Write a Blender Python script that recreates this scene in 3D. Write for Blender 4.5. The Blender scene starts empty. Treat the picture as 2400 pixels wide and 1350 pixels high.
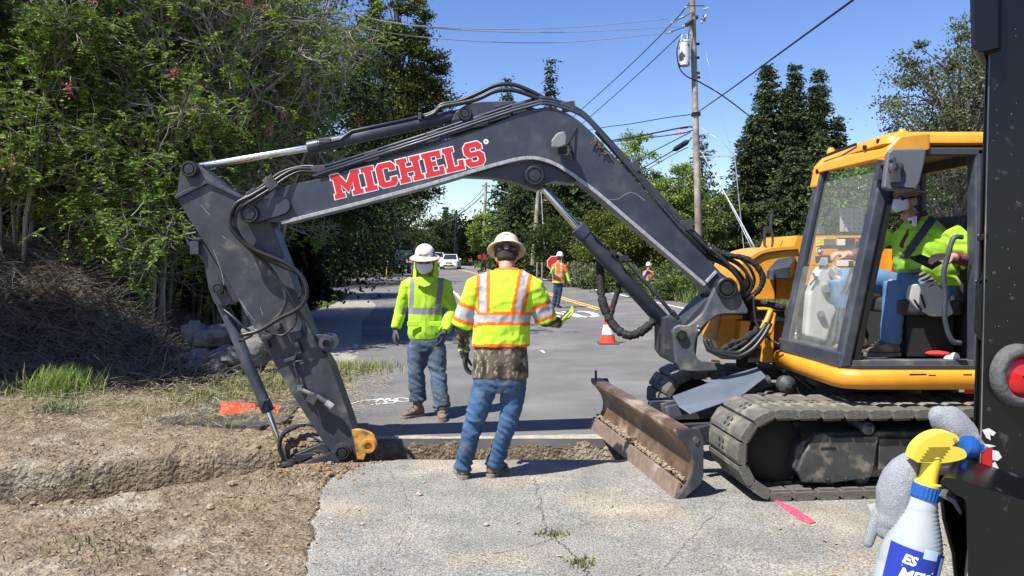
import bpy, bmesh, math, random
import numpy as np
from mathutils import Vector, Matrix, noise as mn, geometry as mg
random.seed(7); RNG = np.random.default_rng(7)
PI = math.pi
SC = bpy.context.scene
COL = SC.collection
# ---------------------------------------------------------------- camera
F = 1800.0; CX, HY = 1200.0, 601.0; CH = 1.68
cam = bpy.data.cameras.new('camera'); camo = bpy.data.objects.new('camera', cam); COL.objects.link(camo)
cam.sensor_width = 36.0; cam.lens = 36.0*F/2400.0
cam.shift_y = -(675.0-HY)/2400.0
cam.clip_start = 0.05; cam.clip_end = 6000
camo.location = (0, 0, CH); camo.rotation_euler = (PI/2, 0, 0)
SC.camera = camo
# ---------------------------------------------------------------- sky and sun
SUN = Vector((-0.50, -0.40, 1.0)).normalized()
wd = bpy.data.worlds.new("World"); SC.world = wd; wd.use_nodes = True
nt = wd.node_tree; nt.nodes.clear()
sky = nt.nodes.new('ShaderNodeTexSky'); sky.sky_type = 'NISHITA'; sky.sun_disc = False
sky.sun_elevation = math.asin(SUN.z); sky.sun_rotation = math.atan2(SUN.x, SUN.y)
sky.air_density = 1.0; sky.dust_density = 0.25; sky.ozone_density = 1.6; sky.altitude = 300
hs = nt.nodes.new('ShaderNodeHueSaturation'); hs.inputs['Saturation'].default_value = 1.22; hs.inputs['Hue'].default_value = 0.518
bg = nt.nodes.new('ShaderNodeBackground'); bg.inputs[1].default_value = 0.106
wo = nt.nodes.new('ShaderNodeOutputWorld')
nt.links.new(sky.outputs[0], hs.inputs['Color']); nt.links.new(hs.outputs[0], bg.inputs[0]); nt.links.new(bg.outputs[0], wo.inputs[0])
sl = bpy.data.lights.new('sun', 'SUN'); sl.energy = 5.0; sl.angle = math.radians(0.53); sl.color = (1.0, 0.955, 0.88)
so = bpy.data.objects.new('sun', sl); COL.objects.link(so); so.rotation_euler = SUN.to_track_quat('Z', 'Y').to_euler()
so.location = (0, 0, 30)
SC.view_settings.view_transform = 'Standard'; SC.view_settings.look = 'None'
SC.view_settings.exposure = 0.80; SC.view_settings.gamma = 1.0; SC.view_settings.use_curve_mapping = False
SC.cycles.max_bounces = 8; SC.cycles.transparent_max_bounces = 12
SC.cycles.use_denoising = True

# ---------------------------------------------------------------- helpers
def P(px, py, Y): return Vector(((px-CX)/F*Y, Y, CH-(py-HY)/F*Y))
def sm(a, b, x):
    t = min(1.0, max(0.0, (x-a)/(b-a))); return t*t*(3-2*t)
def lerp_tab(tab, x):
    if x <= tab[0][0]: return tab[0][1]
    for (a, va), (b, vb) in zip(tab, tab[1:]):
        if x <= b: return va+(vb-va)*(x-a)/(b-a)
    return tab[-1][1]
def N3(x, y, z=0.0): return mn.noise(Vector((x, y, z)))
def FR(x, y, z=0.0, o=4): return mn.fractal(Vector((x, y, z)), 1.0, 2.0, o)

MATS = {}
def mat(name, col, rough=0.6, metal=0.0, var=0.0, vscale=8.0, bump=0.0, bscale=60.0, col2=None, c2scale=3.0, c2lo=.5, c2hi=.6,
        attr=False, spec=0.5, coat=0.0, trans=0.0, alpha=1.0, emit=None, speck=None, detail=6, bdist=0.01, transl=0.0, sheen=0.0, rvar=0.0):
    """one procedural material: base colour x noise variation, an optional second colour in patches, bump"""
    if name in MATS: return MATS[name]
    m = bpy.data.materials.new(name); m.use_nodes = True; t = m.node_tree; N = t.nodes; L = t.links
    b = N['Principled BSDF']; out = N['Material Output']
    b.inputs['Roughness'].default_value = rough; b.inputs['Metallic'].default_value = metal
    b.inputs['Specular IOR Level'].default_value = spec; b.inputs['Coat Weight'].default_value = coat
    b.inputs['Transmission Weight'].default_value = trans; b.inputs['Alpha'].default_value = alpha
    b.inputs['Sheen Weight'].default_value = sheen
    tc = N.new('ShaderNodeTexCoord'); src = tc.outputs['Object']
    if attr:
        a = N.new('ShaderNodeAttribute'); a.attribute_name = 'Col'; c = a.outputs['Color']
    else:
        r = N.new('ShaderNodeRGB'); r.outputs[0].default_value = (*col, 1); c = r.outputs[0]
    if col2 is not None:
        n = N.new('ShaderNodeTexNoise'); n.inputs['Scale'].default_value = c2scale; n.inputs['Detail'].default_value = detail
        L.new(src, n.inputs['Vector'])
        mr = N.new('ShaderNodeMapRange'); mr.inputs['From Min'].default_value = c2lo; mr.inputs['From Max'].default_value = c2hi
        L.new(n.outputs[0], mr.inputs['Value'])
        mx = N.new('ShaderNodeMix'); mx.data_type = 'RGBA'; L.new(mr.outputs[0], mx.inputs[0]); L.new(c, mx.inputs[6])
        mx.inputs[7].default_value = (*col2, 1); c = mx.outputs[2]
    if speck is not None:   # (scale, dark, light) : fine aggregate
        n = N.new('ShaderNodeTexNoise'); n.inputs['Scale'].default_value = speck[0]; n.inputs['Detail'].default_value = 3; n.inputs['Roughness'].default_value = .8
        L.new(src, n.inputs['Vector'])
        mr = N.new('ShaderNodeMapRange'); mr.inputs['From Min'].default_value = .36; mr.inputs['From Max'].default_value = .64
        mr.inputs['To Min'].default_value = speck[1]; mr.inputs['To Max'].default_value = speck[2]
        L.new(n.outputs[0], mr.inputs['Value'])
        vm = N.new('ShaderNodeVectorMath'); vm.operation = 'SCALE'; L.new(c, vm.inputs[0]); L.new(mr.outputs[0], vm.inputs['Scale']); c = vm.outputs[0]
    if var > 0:
        n = N.new('ShaderNodeTexNoise'); n.inputs['Scale'].default_value = vscale; n.inputs['Detail'].default_value = 8
        n.inputs['Roughness'].default_value = .62
        L.new(src, n.inputs['Vector'])
        mr = N.new('ShaderNodeMapRange'); mr.inputs['From Min'].default_value = .3; mr.inputs['From Max'].default_value = .7
        mr.inputs['To Min'].default_value = 1-var; mr.inputs['To Max'].default_value = 1+var
        L.new(n.outputs[0], mr.inputs['Value'])
        vm = N.new('ShaderNodeVectorMath'); vm.operation = 'SCALE'; L.new(c, vm.inputs[0]); L.new(mr.outputs[0], vm.inputs['Scale']); c = vm.outputs[0]
        if rvar > 0:
            m2 = N.new('ShaderNodeMapRange'); m2.inputs['From Min'].default_value = .3; m2.inputs['From Max'].default_value = .7
            m2.inputs['To Min'].default_value = max(.03, rough-rvar); m2.inputs['To Max'].default_value = min(1, rough+rvar)
            L.new(n.outputs[0], m2.inputs['Value']); L.new(m2.outputs[0], b.inputs['Roughness'])
    L.new(c, b.inputs['Base Color'])
    if bump > 0:
        n = N.new('ShaderNodeTexNoise'); n.inputs['Scale'].default_value = bscale; n.inputs['Detail'].default_value = 5
        L.new(src, n.inputs['Vector'])
        bm_ = N.new('ShaderNodeBump'); bm_.inputs['Strength'].default_value = bump; bm_.inputs['Distance'].default_value = bdist
        L.new(n.outputs[0], bm_.inputs['Height']); L.new(bm_.outputs[0], b.inputs['Normal'])
    if transl > 0:
        tr = N.new('ShaderNodeBsdfTranslucent'); L.new(c, tr.inputs['Color'])
        ms = N.new('ShaderNodeMixShader'); ms.inputs[0].default_value = transl
        L.new(b.outputs[0], ms.inputs[1]); L.new(tr.outputs[0], ms.inputs[2]); L.new(ms.outputs[0], out.inputs['Surface'])
    if emit is not None:
        b.inputs['Emission Color'].default_value = (*emit[:3], 1); b.inputs['Emission Strength'].default_value = emit[3]
    MATS[name] = m
    return m

def tag(o, label=None, cat=None, group=None, kind=None):
    if label: o['label'] = label
    if cat: o['category'] = cat
    if group: o['group'] = group
    if kind: o['kind'] = kind
    return o
def thing(name, label, cat, loc=(0, 0, 0), group=None):
    o = bpy.data.objects.new(name, None); COL.objects.link(o); o.location = loc; o.empty_display_size = .2
    o['_loc'] = [float(v) for v in loc]
    return tag(o, label, cat, group)
def attach(o, parent):
    o.parent = parent
    if parent.type == 'EMPTY' and '_loc' in parent:
        o.matrix_parent_inverse = Matrix.Translation(Vector(parent['_loc'])).inverted()
    return o
def copy_tree(o, parent=None):
    c = o.copy(); COL.objects.link(c)
    if parent: c.parent = parent
    for ch in o.children: copy_tree(ch, c)
    return c

class MB:
    """collects vertices and faces of one mesh"""
    def __init__(s): s.v = []; s.f = []; s.mi = []; s.cm = 0
    def add(s, vs, fs):
        n = len(s.v); s.v.extend([tuple(v) for v in vs]); s.f.extend([tuple(i+n for i in f) for f in fs]); s.mi.extend([s.cm]*len(fs)); return s
    def box(s, c, d, rot=None):
        c = Vector(c); hx, hy, hz = d[0]/2, d[1]/2, d[2]/2
        vs = [Vector((x, y, z)) for x in (-hx, hx) for y in (-hy, hy) for z in (-hz, hz)]
        if rot is not None: vs = [rot @ v for v in vs]
        return s.add([v+c for v in vs], [(0, 1, 3, 2), (4, 6, 7, 5), (0, 4, 5, 1), (2, 3, 7, 6), (0, 2, 6, 4), (1, 5, 7, 3)])
    def bar(s, a, b, w, h, up=(0, 0, 1)):
        a = Vector(a); b = Vector(b); d = (b-a); L = d.length; d.normalize(); u = Vector(up)
        x = d.cross(u)
        if x.length < 1e-4: x = d.cross(Vector((1, 0, 0)))
        x.normalize(); u = x.cross(d)
        vs = [p + x*(sx*w/2) + u*(sz*h/2) for p in (a, b) for sx in (-1, 1) for sz in (-1, 1)]
        return s.add(vs, [(0, 1, 3, 2), (4, 6, 7, 5), (0, 4, 5, 1), (2, 3, 7, 6), (0, 2, 6, 4), (1, 5, 7, 3)])
    def prism(s, near, far):
        """near, far: matching closed outlines"""
        n = len(near); tris = mg.tessellate_polygon([[Vector(v) for v in near]])
        fs = [tuple(t) for t in tris] + [tuple(i+n for i in reversed(t)) for t in tris]
        fs += [(i, (i+1) % n, (i+1) % n+n, i+n) for i in range(n)]
        return s.add(list(near)+list(far), fs)
    def tube(s, pts, r, seg=10, caps=True, round_end=False):
        pts = [Vector(p) for p in pts]; n = len(pts)
        rr = r if isinstance(r, (list, tuple)) else [r]*n
        if round_end:
            a, b = pts[0], pts[-1]; da = (pts[0]-pts[1]).normalized(); db = (pts[-1]-pts[-2]).normalized()
            pts = [a+da*rr[0]*.98, a+da*rr[0]*.75]+pts+[b+db*rr[-1]*.75, b+db*rr[-1]*.98]
            rr = [rr[0]*.2, rr[0]*.66]+list(rr)+[rr[-1]*.66, rr[-1]*.2]; n += 4
        t0 = (pts[1]-pts[0]).normalized()
        u = t0.cross(Vector((0, 0, 1)))
        if u.length < .05: u = t0.cross(Vector((1, 0, 0)))
        u.normalize(); vs = []
        for i in range(n):
            t = (pts[min(i+1, n-1)]-pts[max(i-1, 0)])
            t = t.normalized() if t.length > 1e-9 else t0
            u = (u - t*u.dot(t)); u.normalize(); w = t.cross(u)
            for k in range(seg):
                a = 2*PI*k/seg; vs.append(pts[i]+(u*math.cos(a)+w*math.sin(a))*rr[i])
        fs = [(i*seg+k, i*seg+(k+1) % seg, (i+1)*seg+(k+1) % seg, (i+1)*seg+k) for i in range(n-1) for k in range(seg)]
        if caps: fs += [tuple(range(seg-1, -1, -1)), tuple((n-1)*seg+k for k in range(seg))]
        return s.add(vs, fs)
    def cyl(s, a, b, r, seg=20): return s.tube([a, b], r, seg)
    def ring(s, c, axis, r0, r1, d, seg=28):
        """flat annulus of outer r0, inner r1 and depth d along axis"""
        c = Vector(c); a = Vector(axis).normalized(); u = a.orthogonal().normalized(); w = a.cross(u); vs = []
        for (r, h) in ((r0, 0), (r0, d), (r1, d), (r1, 0)):
            vs += [c+a*h+(u*math.cos(2*PI*k/seg)+w*math.sin(2*PI*k/seg))*r for k in range(seg)]
        return s.add(vs, [(q*seg+k, q*seg+(k+1) % seg, ((q+1) % 4)*seg+(k+1) % seg, ((q+1) % 4)*seg+k) for q in range(4) for k in range(seg)])
    def lathe(s, c, prof, axis=(0, 0, 1), seg=24, caps=True, sx=1.0, sy=1.0, u0=None):
        c = Vector(c); a = Vector(axis).normalized(); u = Vector(u0).normalized() if u0 else a.orthogonal().normalized(); w = a.cross(u); vs = []
        for (r, h) in prof: vs += [c+a*h+(u*(math.cos(2*PI*k/seg)*sx)+w*(math.sin(2*PI*k/seg)*sy))*r for k in range(seg)]
        n = len(prof)
        fs = [(i*seg+k, i*seg+(k+1) % seg, (i+1)*seg+(k+1) % seg, (i+1)*seg+k) for i in range(n-1) for k in range(seg)]
        if caps: fs += [tuple(range(seg-1, -1, -1)), tuple((n-1)*seg+k for k in range(seg))]
        return s.add(vs, fs)
    def ell(s, c, r, rot=None, seg=20, rings=12):
        c = Vector(c); vs = []; fs = []
        for i in range(rings+1):
            th = PI*i/rings; z = math.cos(th); q = max(math.sin(th), 1e-3)
            for k in range(seg):
                a = 2*PI*k/seg; v = Vector((r[0]*q*math.cos(a), r[1]*q*math.sin(a), r[2]*z))
                if rot is not None: v = rot @ v
                vs.append(c+v)
        fs = [(i*seg+k, (i+1)*seg+k, (i+1)*seg+(k+1) % seg, i*seg+(k+1) % seg) for i in range(rings) for k in range(seg)]
        fs += [tuple(range(seg)), tuple(rings*seg+k for k in range(seg-1, -1, -1))]
        return s.add(vs, fs)
    def loft(s, rings, caps=True):
        n = len(rings[0]); base = []
        for r in rings: base += list(r)
        fs = [(i*n+k, i*n+(k+1) % n, (i+1)*n+(k+1) % n, (i+1)*n+k) for i in range(len(rings)-1) for k in range(n)]
        if caps: fs += [tuple(range(n-1, -1, -1)), tuple((len(rings)-1)*n+k for k in range(n))]
        return s.add(base, fs)
    def grid(s, fn, nu, nv):
        vs = [fn(i/nu, j/nv) for j in range(nv+1) for i in range(nu+1)]
        return s.add(vs, [(j*(nu+1)+i, j*(nu+1)+i+1, (j+1)*(nu+1)+i+1, (j+1)*(nu+1)+i) for j in range(nv) for i in range(nu)])
    def build(s, name, m, parent=None, smooth=False, bevel=0.0, bseg=2, keep_origin=False, cols=None, fixn=True, angle=None, thick=0.0):
        me = bpy.data.meshes.new(name)
        vs = s.v; loc = None
        if parent is None and not keep_origin and vs:
            a = np.array(vs); lo = a.min(0); hi = a.max(0); loc = ((lo[0]+hi[0])/2, (lo[1]+hi[1])/2, lo[2]); vs = (a-np.array(loc)).tolist()
        me.from_pydata(vs, [], s.f)
        for mm in (m if isinstance(m, (list, tuple)) else [m]): me.materials.append(mm)
        if isinstance(m, (list, tuple)): me.polygons.foreach_set('material_index', s.mi)
        if fixn:
            bm = bmesh.new(); bm.from_mesh(me); bmesh.ops.recalc_face_normals(bm, faces=bm.faces); bm.to_mesh(me); bm.free()
        if cols is not None:
            ca = me.color_attributes.new('Col', 'FLOAT_COLOR', 'POINT')
            ca.data.foreach_set('color', np.concatenate([np.asarray(cols, dtype=np.float32), np.ones((len(s.v), 1), np.float32)], 1).ravel())
        if smooth:
            if angle is not None: me.shade_smooth(); me.set_sharp_from_angle(angle=math.radians(angle))
            else: me.shade_smooth()
        o = bpy.data.objects.new(name, me); COL.objects.link(o)
        if loc is not None: o.location = loc
        if thick > 0:
            md = o.modifiers.new('solid', 'SOLIDIFY'); md.thickness = thick; md.offset = 0
        if bevel > 0:
            md = o.modifiers.new('bevel', 'BEVEL'); md.width = bevel; md.segments = bseg; md.limit_method = 'ANGLE'; md.angle_limit = math.radians(35)
        if parent is not None: attach(o, parent)
        return o
def crom(pts, n=6, closed=False):
    """Catmull-Rom through points of any dimension"""
    p = [Vector(q) for q in pts]; out = []; m = len(p)
    rng = range(m if closed else m-1)
    for i in rng:
        a, b, c, d = (p[(i-1) % m] if closed or i > 0 else p[i]*2-p[i+1]), p[i], p[(i+1) % m], (p[(i+2) % m] if closed or i+2 < m else p[i+1]*2-p[i])
        for k in range(n):
            t = k/n
            out.append(.5*((2*b)+(c-a)*t+(2*a-5*b+4*c-d)*t*t+(3*b-a-3*c+d)*t**3))
    if not closed: out.append(p[-1])
    return out
def text_mesh(body, size, xf, extrude=0.0, align='CENTER', bold=0.0, res=3):
    """built-in font turned into mesh; xf maps (u, v, w) to world"""
    cu = bpy.data.curves.new('txt', 'FONT'); cu.body = body; cu.size = size; cu.align_x = align; cu.align_y = 'CENTER'
    cu.extrude = extrude; cu.offset = bold; cu.resolution_u = res
    o = bpy.data.objects.new('txt', cu); COL.objects.link(o)
    dg = bpy.context.evaluated_depsgraph_get(); me = bpy.data.meshes.new_from_object(o.evaluated_get(dg))
    mb = MB(); mb.add([xf(*v.co) for v in me.vertices], [tuple(p.vertices) for p in me.polygons])
    bpy.data.objects.remove(o); bpy.data.curves.remove(cu); bpy.data.meshes.remove(me)
    return mb
# ================================================================ terrain
CL = [(0, 5.35), (7, 4.6), (15, 3.75), (25.8, 2.6), (34, 1.6), (50, -0.9), (70, -4.4), (100, -11.5), (150, -26), (260, -60)]
def cl(y): return lerp_tab(CL, y)
def road_l(y): return lerp_tab([(7, -1.42), (8.7, -1.9), (12, -2.45), (15, -2.95), (20, -3.9), (26, -4.6), (33, -6.2), (50, -7.2), (70, cl(70)-5.4), (150, cl(150)-5.0), (260, -65)], y)
def road_r(y): return cl(y)+3.3+0.5*sm(10, 30, y)
def rise(y): return 0.010*max(0, y-30) if y < 230 else 2.0
def bank_d(x, y):
    xb = -0.375*y - 0.15 + .25*N3(y*.5, 3.1)
    yb = 9.9 + .35*N3(x*.7, 5.3)
    return min((xb-x)/0.93, y-yb)
def t_center(x): return lerp_tab([(-7, 5.4), (-4, 5.5), (-3.3, 5.65), (-2, 6.25), (-1.35, 6.6), (-1.0, 6.695), (9, 6.695)], x)
def ground_h(x, y):
    h = rise(y)
    # left bank
    d = bank_d(x, y)
    if d > 0: h += 1.75*sm(0, 3.3, d) + 0.05*max(0, d-3.3) + .22*N3(x*.8, y*.8)*sm(0, 1.5, d)
    # right verge dips into a swale, then rises
    rr = road_r(y)
    if x > rr: h += -0.25*sm(0, 2.5, x-rr) + .45*sm(3, 12, x-rr) + .15*N3(x*.25, y*.25)*sm(0, 4, x-rr)
    # far hills
    h += 0 if y < 250 else 6*sm(250, 700, y)
    # bare soil lumps
    if y < 11 and x < -0.9:
        a = sm(-1.15, -1.8, x) if y < 6.3 else sm(-1.3, -2.2, x)
        n = FR(x*2.2, y*2.2, .3, 5)
        h += a*(.034*n + .030*abs(FR(x*7, y*9, 2.2, 4)) + .04*N3(x*.9, y*.9, 7) + .03*max(0, N3(x*4.5, y*6.5, 31)-.12))
        if y < 9.5:
            cd = abs(N3(x*11, y*13, 5)); h += a*.018*max(0, .45-cd)
    # trench
    if 3.5 < y < 9 and x < 1.15:
        c = t_center(x); hw = lerp_tab([(-5, .50), (-3, .48), (-2, .42), (-.9, .355), (2, .355)], x)
        dep = lerp_tab([(-6, .60), (-3.4, .52), (-2.6, .42), (-1.9, .38), (-1.35, .42), (-.8, .46), (2, .46)], x)
        soft = lerp_tab([(-4, .15), (-1.8, .20), (-1.0, .05), (9, .05)], x)
        q = abs(y-c) + .05*N3(x*3, y*2, 1.7) * sm(-.8, -1.6, x) + .018*N3(x*14, y*6, 4)
        w = 1-sm(hw-soft, hw+.01, q)
        w *= 1-sm(1.0, 1.06, x)
        h -= w*(dep + .05*FR(x*5, y*5, 1, 4) + .03*N3(x*17, y*17))
        # spoil thrown up along the left part
        s_ = math.exp(-((y-c-hw-.28)/.22)**2)*sm(-1.2, -1.9, x)*(1-sm(-2.8, -4.5, x)*.6)
        h += s_*(.035+.04*FR(x*4, y*4, 9, 4))
        s2 = math.exp(-((y-c+hw+.20)/.2)**2)*sm(-.95, -1.5, x)*(1-sm(-2.2, -3.2, x))
        h += s2*(.03+.035*FR(x*5, y*5, 3, 4))
    return h
def pave_l(y): return lerp_tab([(0, -.75), (3, -.95), (4.04, -1.12), (5, -1.27), (5.9, -1.42), (6.2, -1.15), (6.36, -.92)], y) + .05*N3(y*4, 1.3) + .03*N3(y*13, 4.3)
def pave_top(x): return 6.335 + .015*N3(x*6, 0) + .008*N3(x*23, 0) if x < 1.02 else 7.045
def on_paved(x, y):
    if y < 6.2 and x > pave_l(y)+.0: return True
    if y < 7.05 and x > pave_l(y) and y < pave_top(x): return True
    if y >= 7.045 and road_l(y) < x < road_r(y): return True
    return False
def in_side(x, y):   # driveway that turns off left
    return 30 < y < 60 and -40 < x <= road_l(y)+.2 and y > 33 + (.04*(x+6)**2 if x > -14 else 2.5)

def axis(parts):
    out = []
    for a, b, n in parts: out += list(np.linspace(a, b, n, endpoint=False))
    return out+[parts[-1][1]]
xs = axis([(-1500, -300, 6), (-300, -60, 12), (-60, -20, 22), (-20, -8, 40), (-8, -5, 40), (-5, -.4, 210), (-.4, 1.3, 56), (1.3, 12, 50), (12, 60, 40), (60, 300, 10), (300, 1500, 5)])
ys = axis([(-40, 0, 6), (0, 2.8, 8), (2.8, 4.4, 50), (4.4, 7.6, 150), (7.6, 11, 90), (11, 20, 70), (20, 60, 80), (60, 260, 50), (260, 2500, 12)])
nx, ny = len(xs), len(ys)
gv = np.zeros((ny, nx, 3)); gc = np.zeros((ny, nx, 3))
dirt = np.array((.215, .172, .118)); dirt2 = np.array((.13, .098, .065)); grassc = np.array((.07, .095, .028)); litter = np.array((.135, .10, .062)); dry = np.array((.22, .18, .10))
for j, y in enumerate(ys):
    for i, x in enumerate(xs):
        h = ground_h(x, y)
        if on_paved(x, y) or in_side(x, y): h = min(h, rise(y)-.03) if not (6.30 < y < 7.1 and x < 1.1) else h-.0
        gv[j, i] = (x, y, h)
        near = (1-sm(7.2, 9.0, y+.4*N3(x*1.5, y*1.5))); n = .5+.5*N3(x*.9, y*.9, 11)
        c = dirt*(1-n*.35)+dirt2*n*.35
        k = (1-near); g = sm(-.15, .35, N3(x*.7, y*.7, 3))
        far = litter*(1-g)+(dry*.5+grassc*.5)*g
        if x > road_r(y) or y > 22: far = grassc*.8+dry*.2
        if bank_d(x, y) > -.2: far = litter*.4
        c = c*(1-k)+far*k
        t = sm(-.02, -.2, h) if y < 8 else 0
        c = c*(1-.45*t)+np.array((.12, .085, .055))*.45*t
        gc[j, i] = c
me = bpy.data.meshes.new('ground')
fs = [(j*nx+i, j*nx+i+1, (j+1)*nx+i+1, (j+1)*nx+i) for j in range(ny-1) for i in range(nx-1)]
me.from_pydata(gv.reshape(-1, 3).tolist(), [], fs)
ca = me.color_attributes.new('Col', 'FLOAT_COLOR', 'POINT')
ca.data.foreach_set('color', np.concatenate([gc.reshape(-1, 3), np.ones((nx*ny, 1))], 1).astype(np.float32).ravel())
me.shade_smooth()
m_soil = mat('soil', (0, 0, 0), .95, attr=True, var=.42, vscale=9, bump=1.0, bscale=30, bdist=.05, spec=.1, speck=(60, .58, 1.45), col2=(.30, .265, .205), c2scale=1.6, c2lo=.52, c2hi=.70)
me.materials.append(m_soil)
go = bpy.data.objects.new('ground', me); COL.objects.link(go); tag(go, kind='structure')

def sheet(name, m, y0, y1, fl, fr, dy, nxc, dz, thick=.0, cap=None, keep=None):
    """a paved sheet between two edge curves, with a cut front and side face"""
    b = MB(); ysl = []; y = y0
    while y < y1: ysl.append(y); y += max(dy, (y-5)*.03)
    ysl.append(y1); rows = []
    for y in ysl:
        a, c = fl(y), fr(y)
        rows.append([(a+(c-a)*(k/nxc)**1.0, y, rise(y)+dz) for k in range(nxc+1)])
    n = nxc+1
    vs = [p for r in rows for p in r]
    fs = [(j*n+i, j*n+i+1, (j+1)*n+i+1, (j+1)*n+i) for j in range(len(rows)-1) for i in range(nxc)]
    b.add(vs, fs)
    if thick:
        r = rows[0]; b.add(list(r)+[(p[0]+0, p[1]+.02*N3(p[0]*9, 2), p[2]-thick*(1+.5*N3(p[0]*7, 5))) for p in r], [(k, k+1, k+1+n, k+n) for k in range(nxc)])
        r = [q[0] for q in rows]; nn = len(r); b.add(list(r)+[(p[0], p[1], p[2]-thick) for p in r], [(k, k+1, k+1+nn, k+nn) for k in range(nn-1)])
    return tag(b.build(name, m, keep_origin=True), kind='structure')
m_road = mat('asphalt', (.142, .138, .134), .9, var=.24, vscale=.9, bump=.5, bscale=160, bdist=.006, spec=.25, speck=(140, .75, 1.3), col2=(.19, .183, .168), c2scale=.55, c2lo=.5, c2hi=.72)
m_pave = mat('worn_pavement', (.232, .224, .203), .93, var=.22, vscale=2.6, bump=.8, bscale=95, bdist=.012, spec=.2, speck=(85, .34, 1.66), col2=(.36, .315, .245), c2scale=1.1, c2lo=.50, c2hi=.70)
sheet('road', m_road, 7.05, 255, lambda y: road_l(y)+.05*N3(y*2.2, 7)*(y < 30), road_r, .12, 60, .004, .09)
# near pavement, cut to the trench lip
b = MB(); TT = axis([(0, 1, 260)]); UU = axis([(0, .25, 90), (.25, 1, 40)]); nU = len(UU); vs = []
for t in TT:
    y = -6+12.34*(1-(1-t)**1.7); l = pave_l(y)+.02*N3(y*31, 8)
    for u in UU:
        x = l+(9-l)*u; yy = y if t < 1 else pave_top(min(x, 1.0)); vs.append((x, yy, .004-.006*max(0, N3(x*1.2, y*1.2))-(.012 if u == 0 else 0)))
b.add(vs, [(j*nU+i, j*nU+i+1, (j+1)*nU+i+1, (j+1)*nU+i) for j in range(len(TT)-1) for i in range(nU-1)])
top = vs[-nU:]; n = nU
b.add(top+[(p[0], p[1]-.015, p[2]-.11-.03*N3(p[0]*8, 1)) for p in top], [(k, k+1, k+1+n, k+n) for k in range(n-1)])
b.add([(1.02, 6.34, .0035), (9, 6.34, .0035), (9, 7.048, .0035), (1.02, 7.048, .0035)], [(0, 1, 2, 3)])
tag(b.build('pavement', m_pave, keep_origin=True), kind='structure')
# driveway on the left
def side_fn(u, v):
    x = -40+(u)*(40-4.5); ylo = 33+(.04*(x+6)**2 if x > -14 else 2.5); y = ylo+(57-ylo)*v
    return (x, y, rise(y)+.0-.004*0+.001)
b = MB().grid(side_fn, 60, 30); tag(b.build('driveway', m_road, keep_origin=True), kind='structure')
# gravel shoulder on the left
m_grav = mat('gravel', (.30, .28, .24), .95, var=.3, vscale=5, bump=.9, bscale=60, bdist=.02, speck=(45, .6, 1.4), spec=.2)
def grav_fn(u, v):
    y = 9.5+v*23.5; r = road_l(y)+.12; l = r-lerp_tab([(9.5, .25), (12, .7), (16, 1.3), (22, 2.2), (28, 1.5), (33, 1.0)], y)*(1+.15*N3(y*1.3, 3)); x = l+(r-l)*u
    return (x, y, ground_h(x, y)*0+rise(y)+.0015)
b = MB().grid(grav_fn, 16, 120); tag(b.build('gravel_shoulder', m_grav, keep_origin=True), kind='structure')

# road paint
m_white = mat('road_paint_white', (.72, .72, .70), .8, var=.2, vscale=12); m_yel = mat('road_paint_yellow', (.72, .42, .06), .8, var=.2, vscale=12)
def line(name, m, f, w, y0, y1, dz=.009, dash=None):
    b = MB(); y = y0
    while y < y1:
        y2 = min(y1, y+max(.6, y*.03))
        if dash is None or (y % dash[0]) < dash[1]:
            b.add([(f(y)-w/2, y, rise(y)+dz), (f(y)+w/2, y, rise(y)+dz), (f(y2)+w/2, y2, rise(y2)+dz), (f(y2)-w/2, y2, rise(y2)+dz)], [(0, 1, 2, 3)])
        y = y2
    return tag(b.build(name, m, keep_origin=True), kind='structure')
line('edge_line', m_white, lambda y: cl(y)+2.5+.4*sm(10, 30, y), .12, 12, 250)
line('edge_line', m_white, lambda y: cl(y)-4.1, .12, 30, 250)
line('centre_line', m_yel, lambda y: cl(y)-.11, .11, 24, 250); line('centre_line', m_yel, lambda y: cl(y)+.11, .11, 24, 250)
# road marking letters, read from the far side
b = MB()
def stroke(pts, w=.13):
    pts = [Vector((p[0], p[1], .0095)) for p in pts]
    for a, c in zip(pts, pts[1:]):
        d = (c-a); nrm = Vector((-d.y, d.x, 0)).normalized()*w/2
        b.add([a-nrm, a+nrm, c+nrm, c-nrm], [(0, 1, 2, 3)])
def gp(px, py): Yg = CH*F/(py-HY); return ((px-CX)/F*Yg, Yg)
g = [gp(*p) for p in ((1352, 730), (1375, 731), (1392, 736), (1397, 741), (1380, 744), (1356, 741), (1338, 734), (1320, 731))]; stroke(g, .2)
stroke([gp(1290, 731), gp(1362, 744)], .2); stroke([gp(1282, 737), gp(1320, 745)], .2)
tag(b.build('road_lettering', m_white, keep_origin=True), kind='structure')
# spray-painted utility marks
b = MB()
def spray(pts, w, Yf=None):
    global b
    q = [gp(*p) for p in pts]; q = crom([Vector((*v, 0)) for v in q], 5)
    for k, (a, c) in enumerate(zip(q, q[1:])):
        d = (c-a); nrm = Vector((-d.y, d.x, 0)).normalized()*w*(.5+.18*N3(k*.7, w*30))
        z = Vector((0, 0, .0092+.0004*(k % 3)))
        b.add([a-nrm+z, a+nrm+z, c+nrm+z, c-nrm+z], [(0, 1, 2, 3)])
spray([(822, 948), (850, 941), (890, 938), (905, 946), (870, 950), (925, 946)], .03)
spray([(880, 945), (893, 935), (900, 941), (910, 935), (916, 942), (930, 936), (925, 945)], .028)
spray([(962, 938), (940, 934), (924, 938), (940, 943), (960, 941)], .028)
spray([(826, 955), (818, 962), (822, 966)], .022)
tag(b.build('utility_mark', mat('spray_white', (.62, .62, .60), .9, var=.3, vscale=40), keep_origin=True), kind='structure')
b = MB()
spray([(1268, 822), (1276, 828)], .05); spray([(700+70, 816), (808, 818)], .04)
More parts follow.
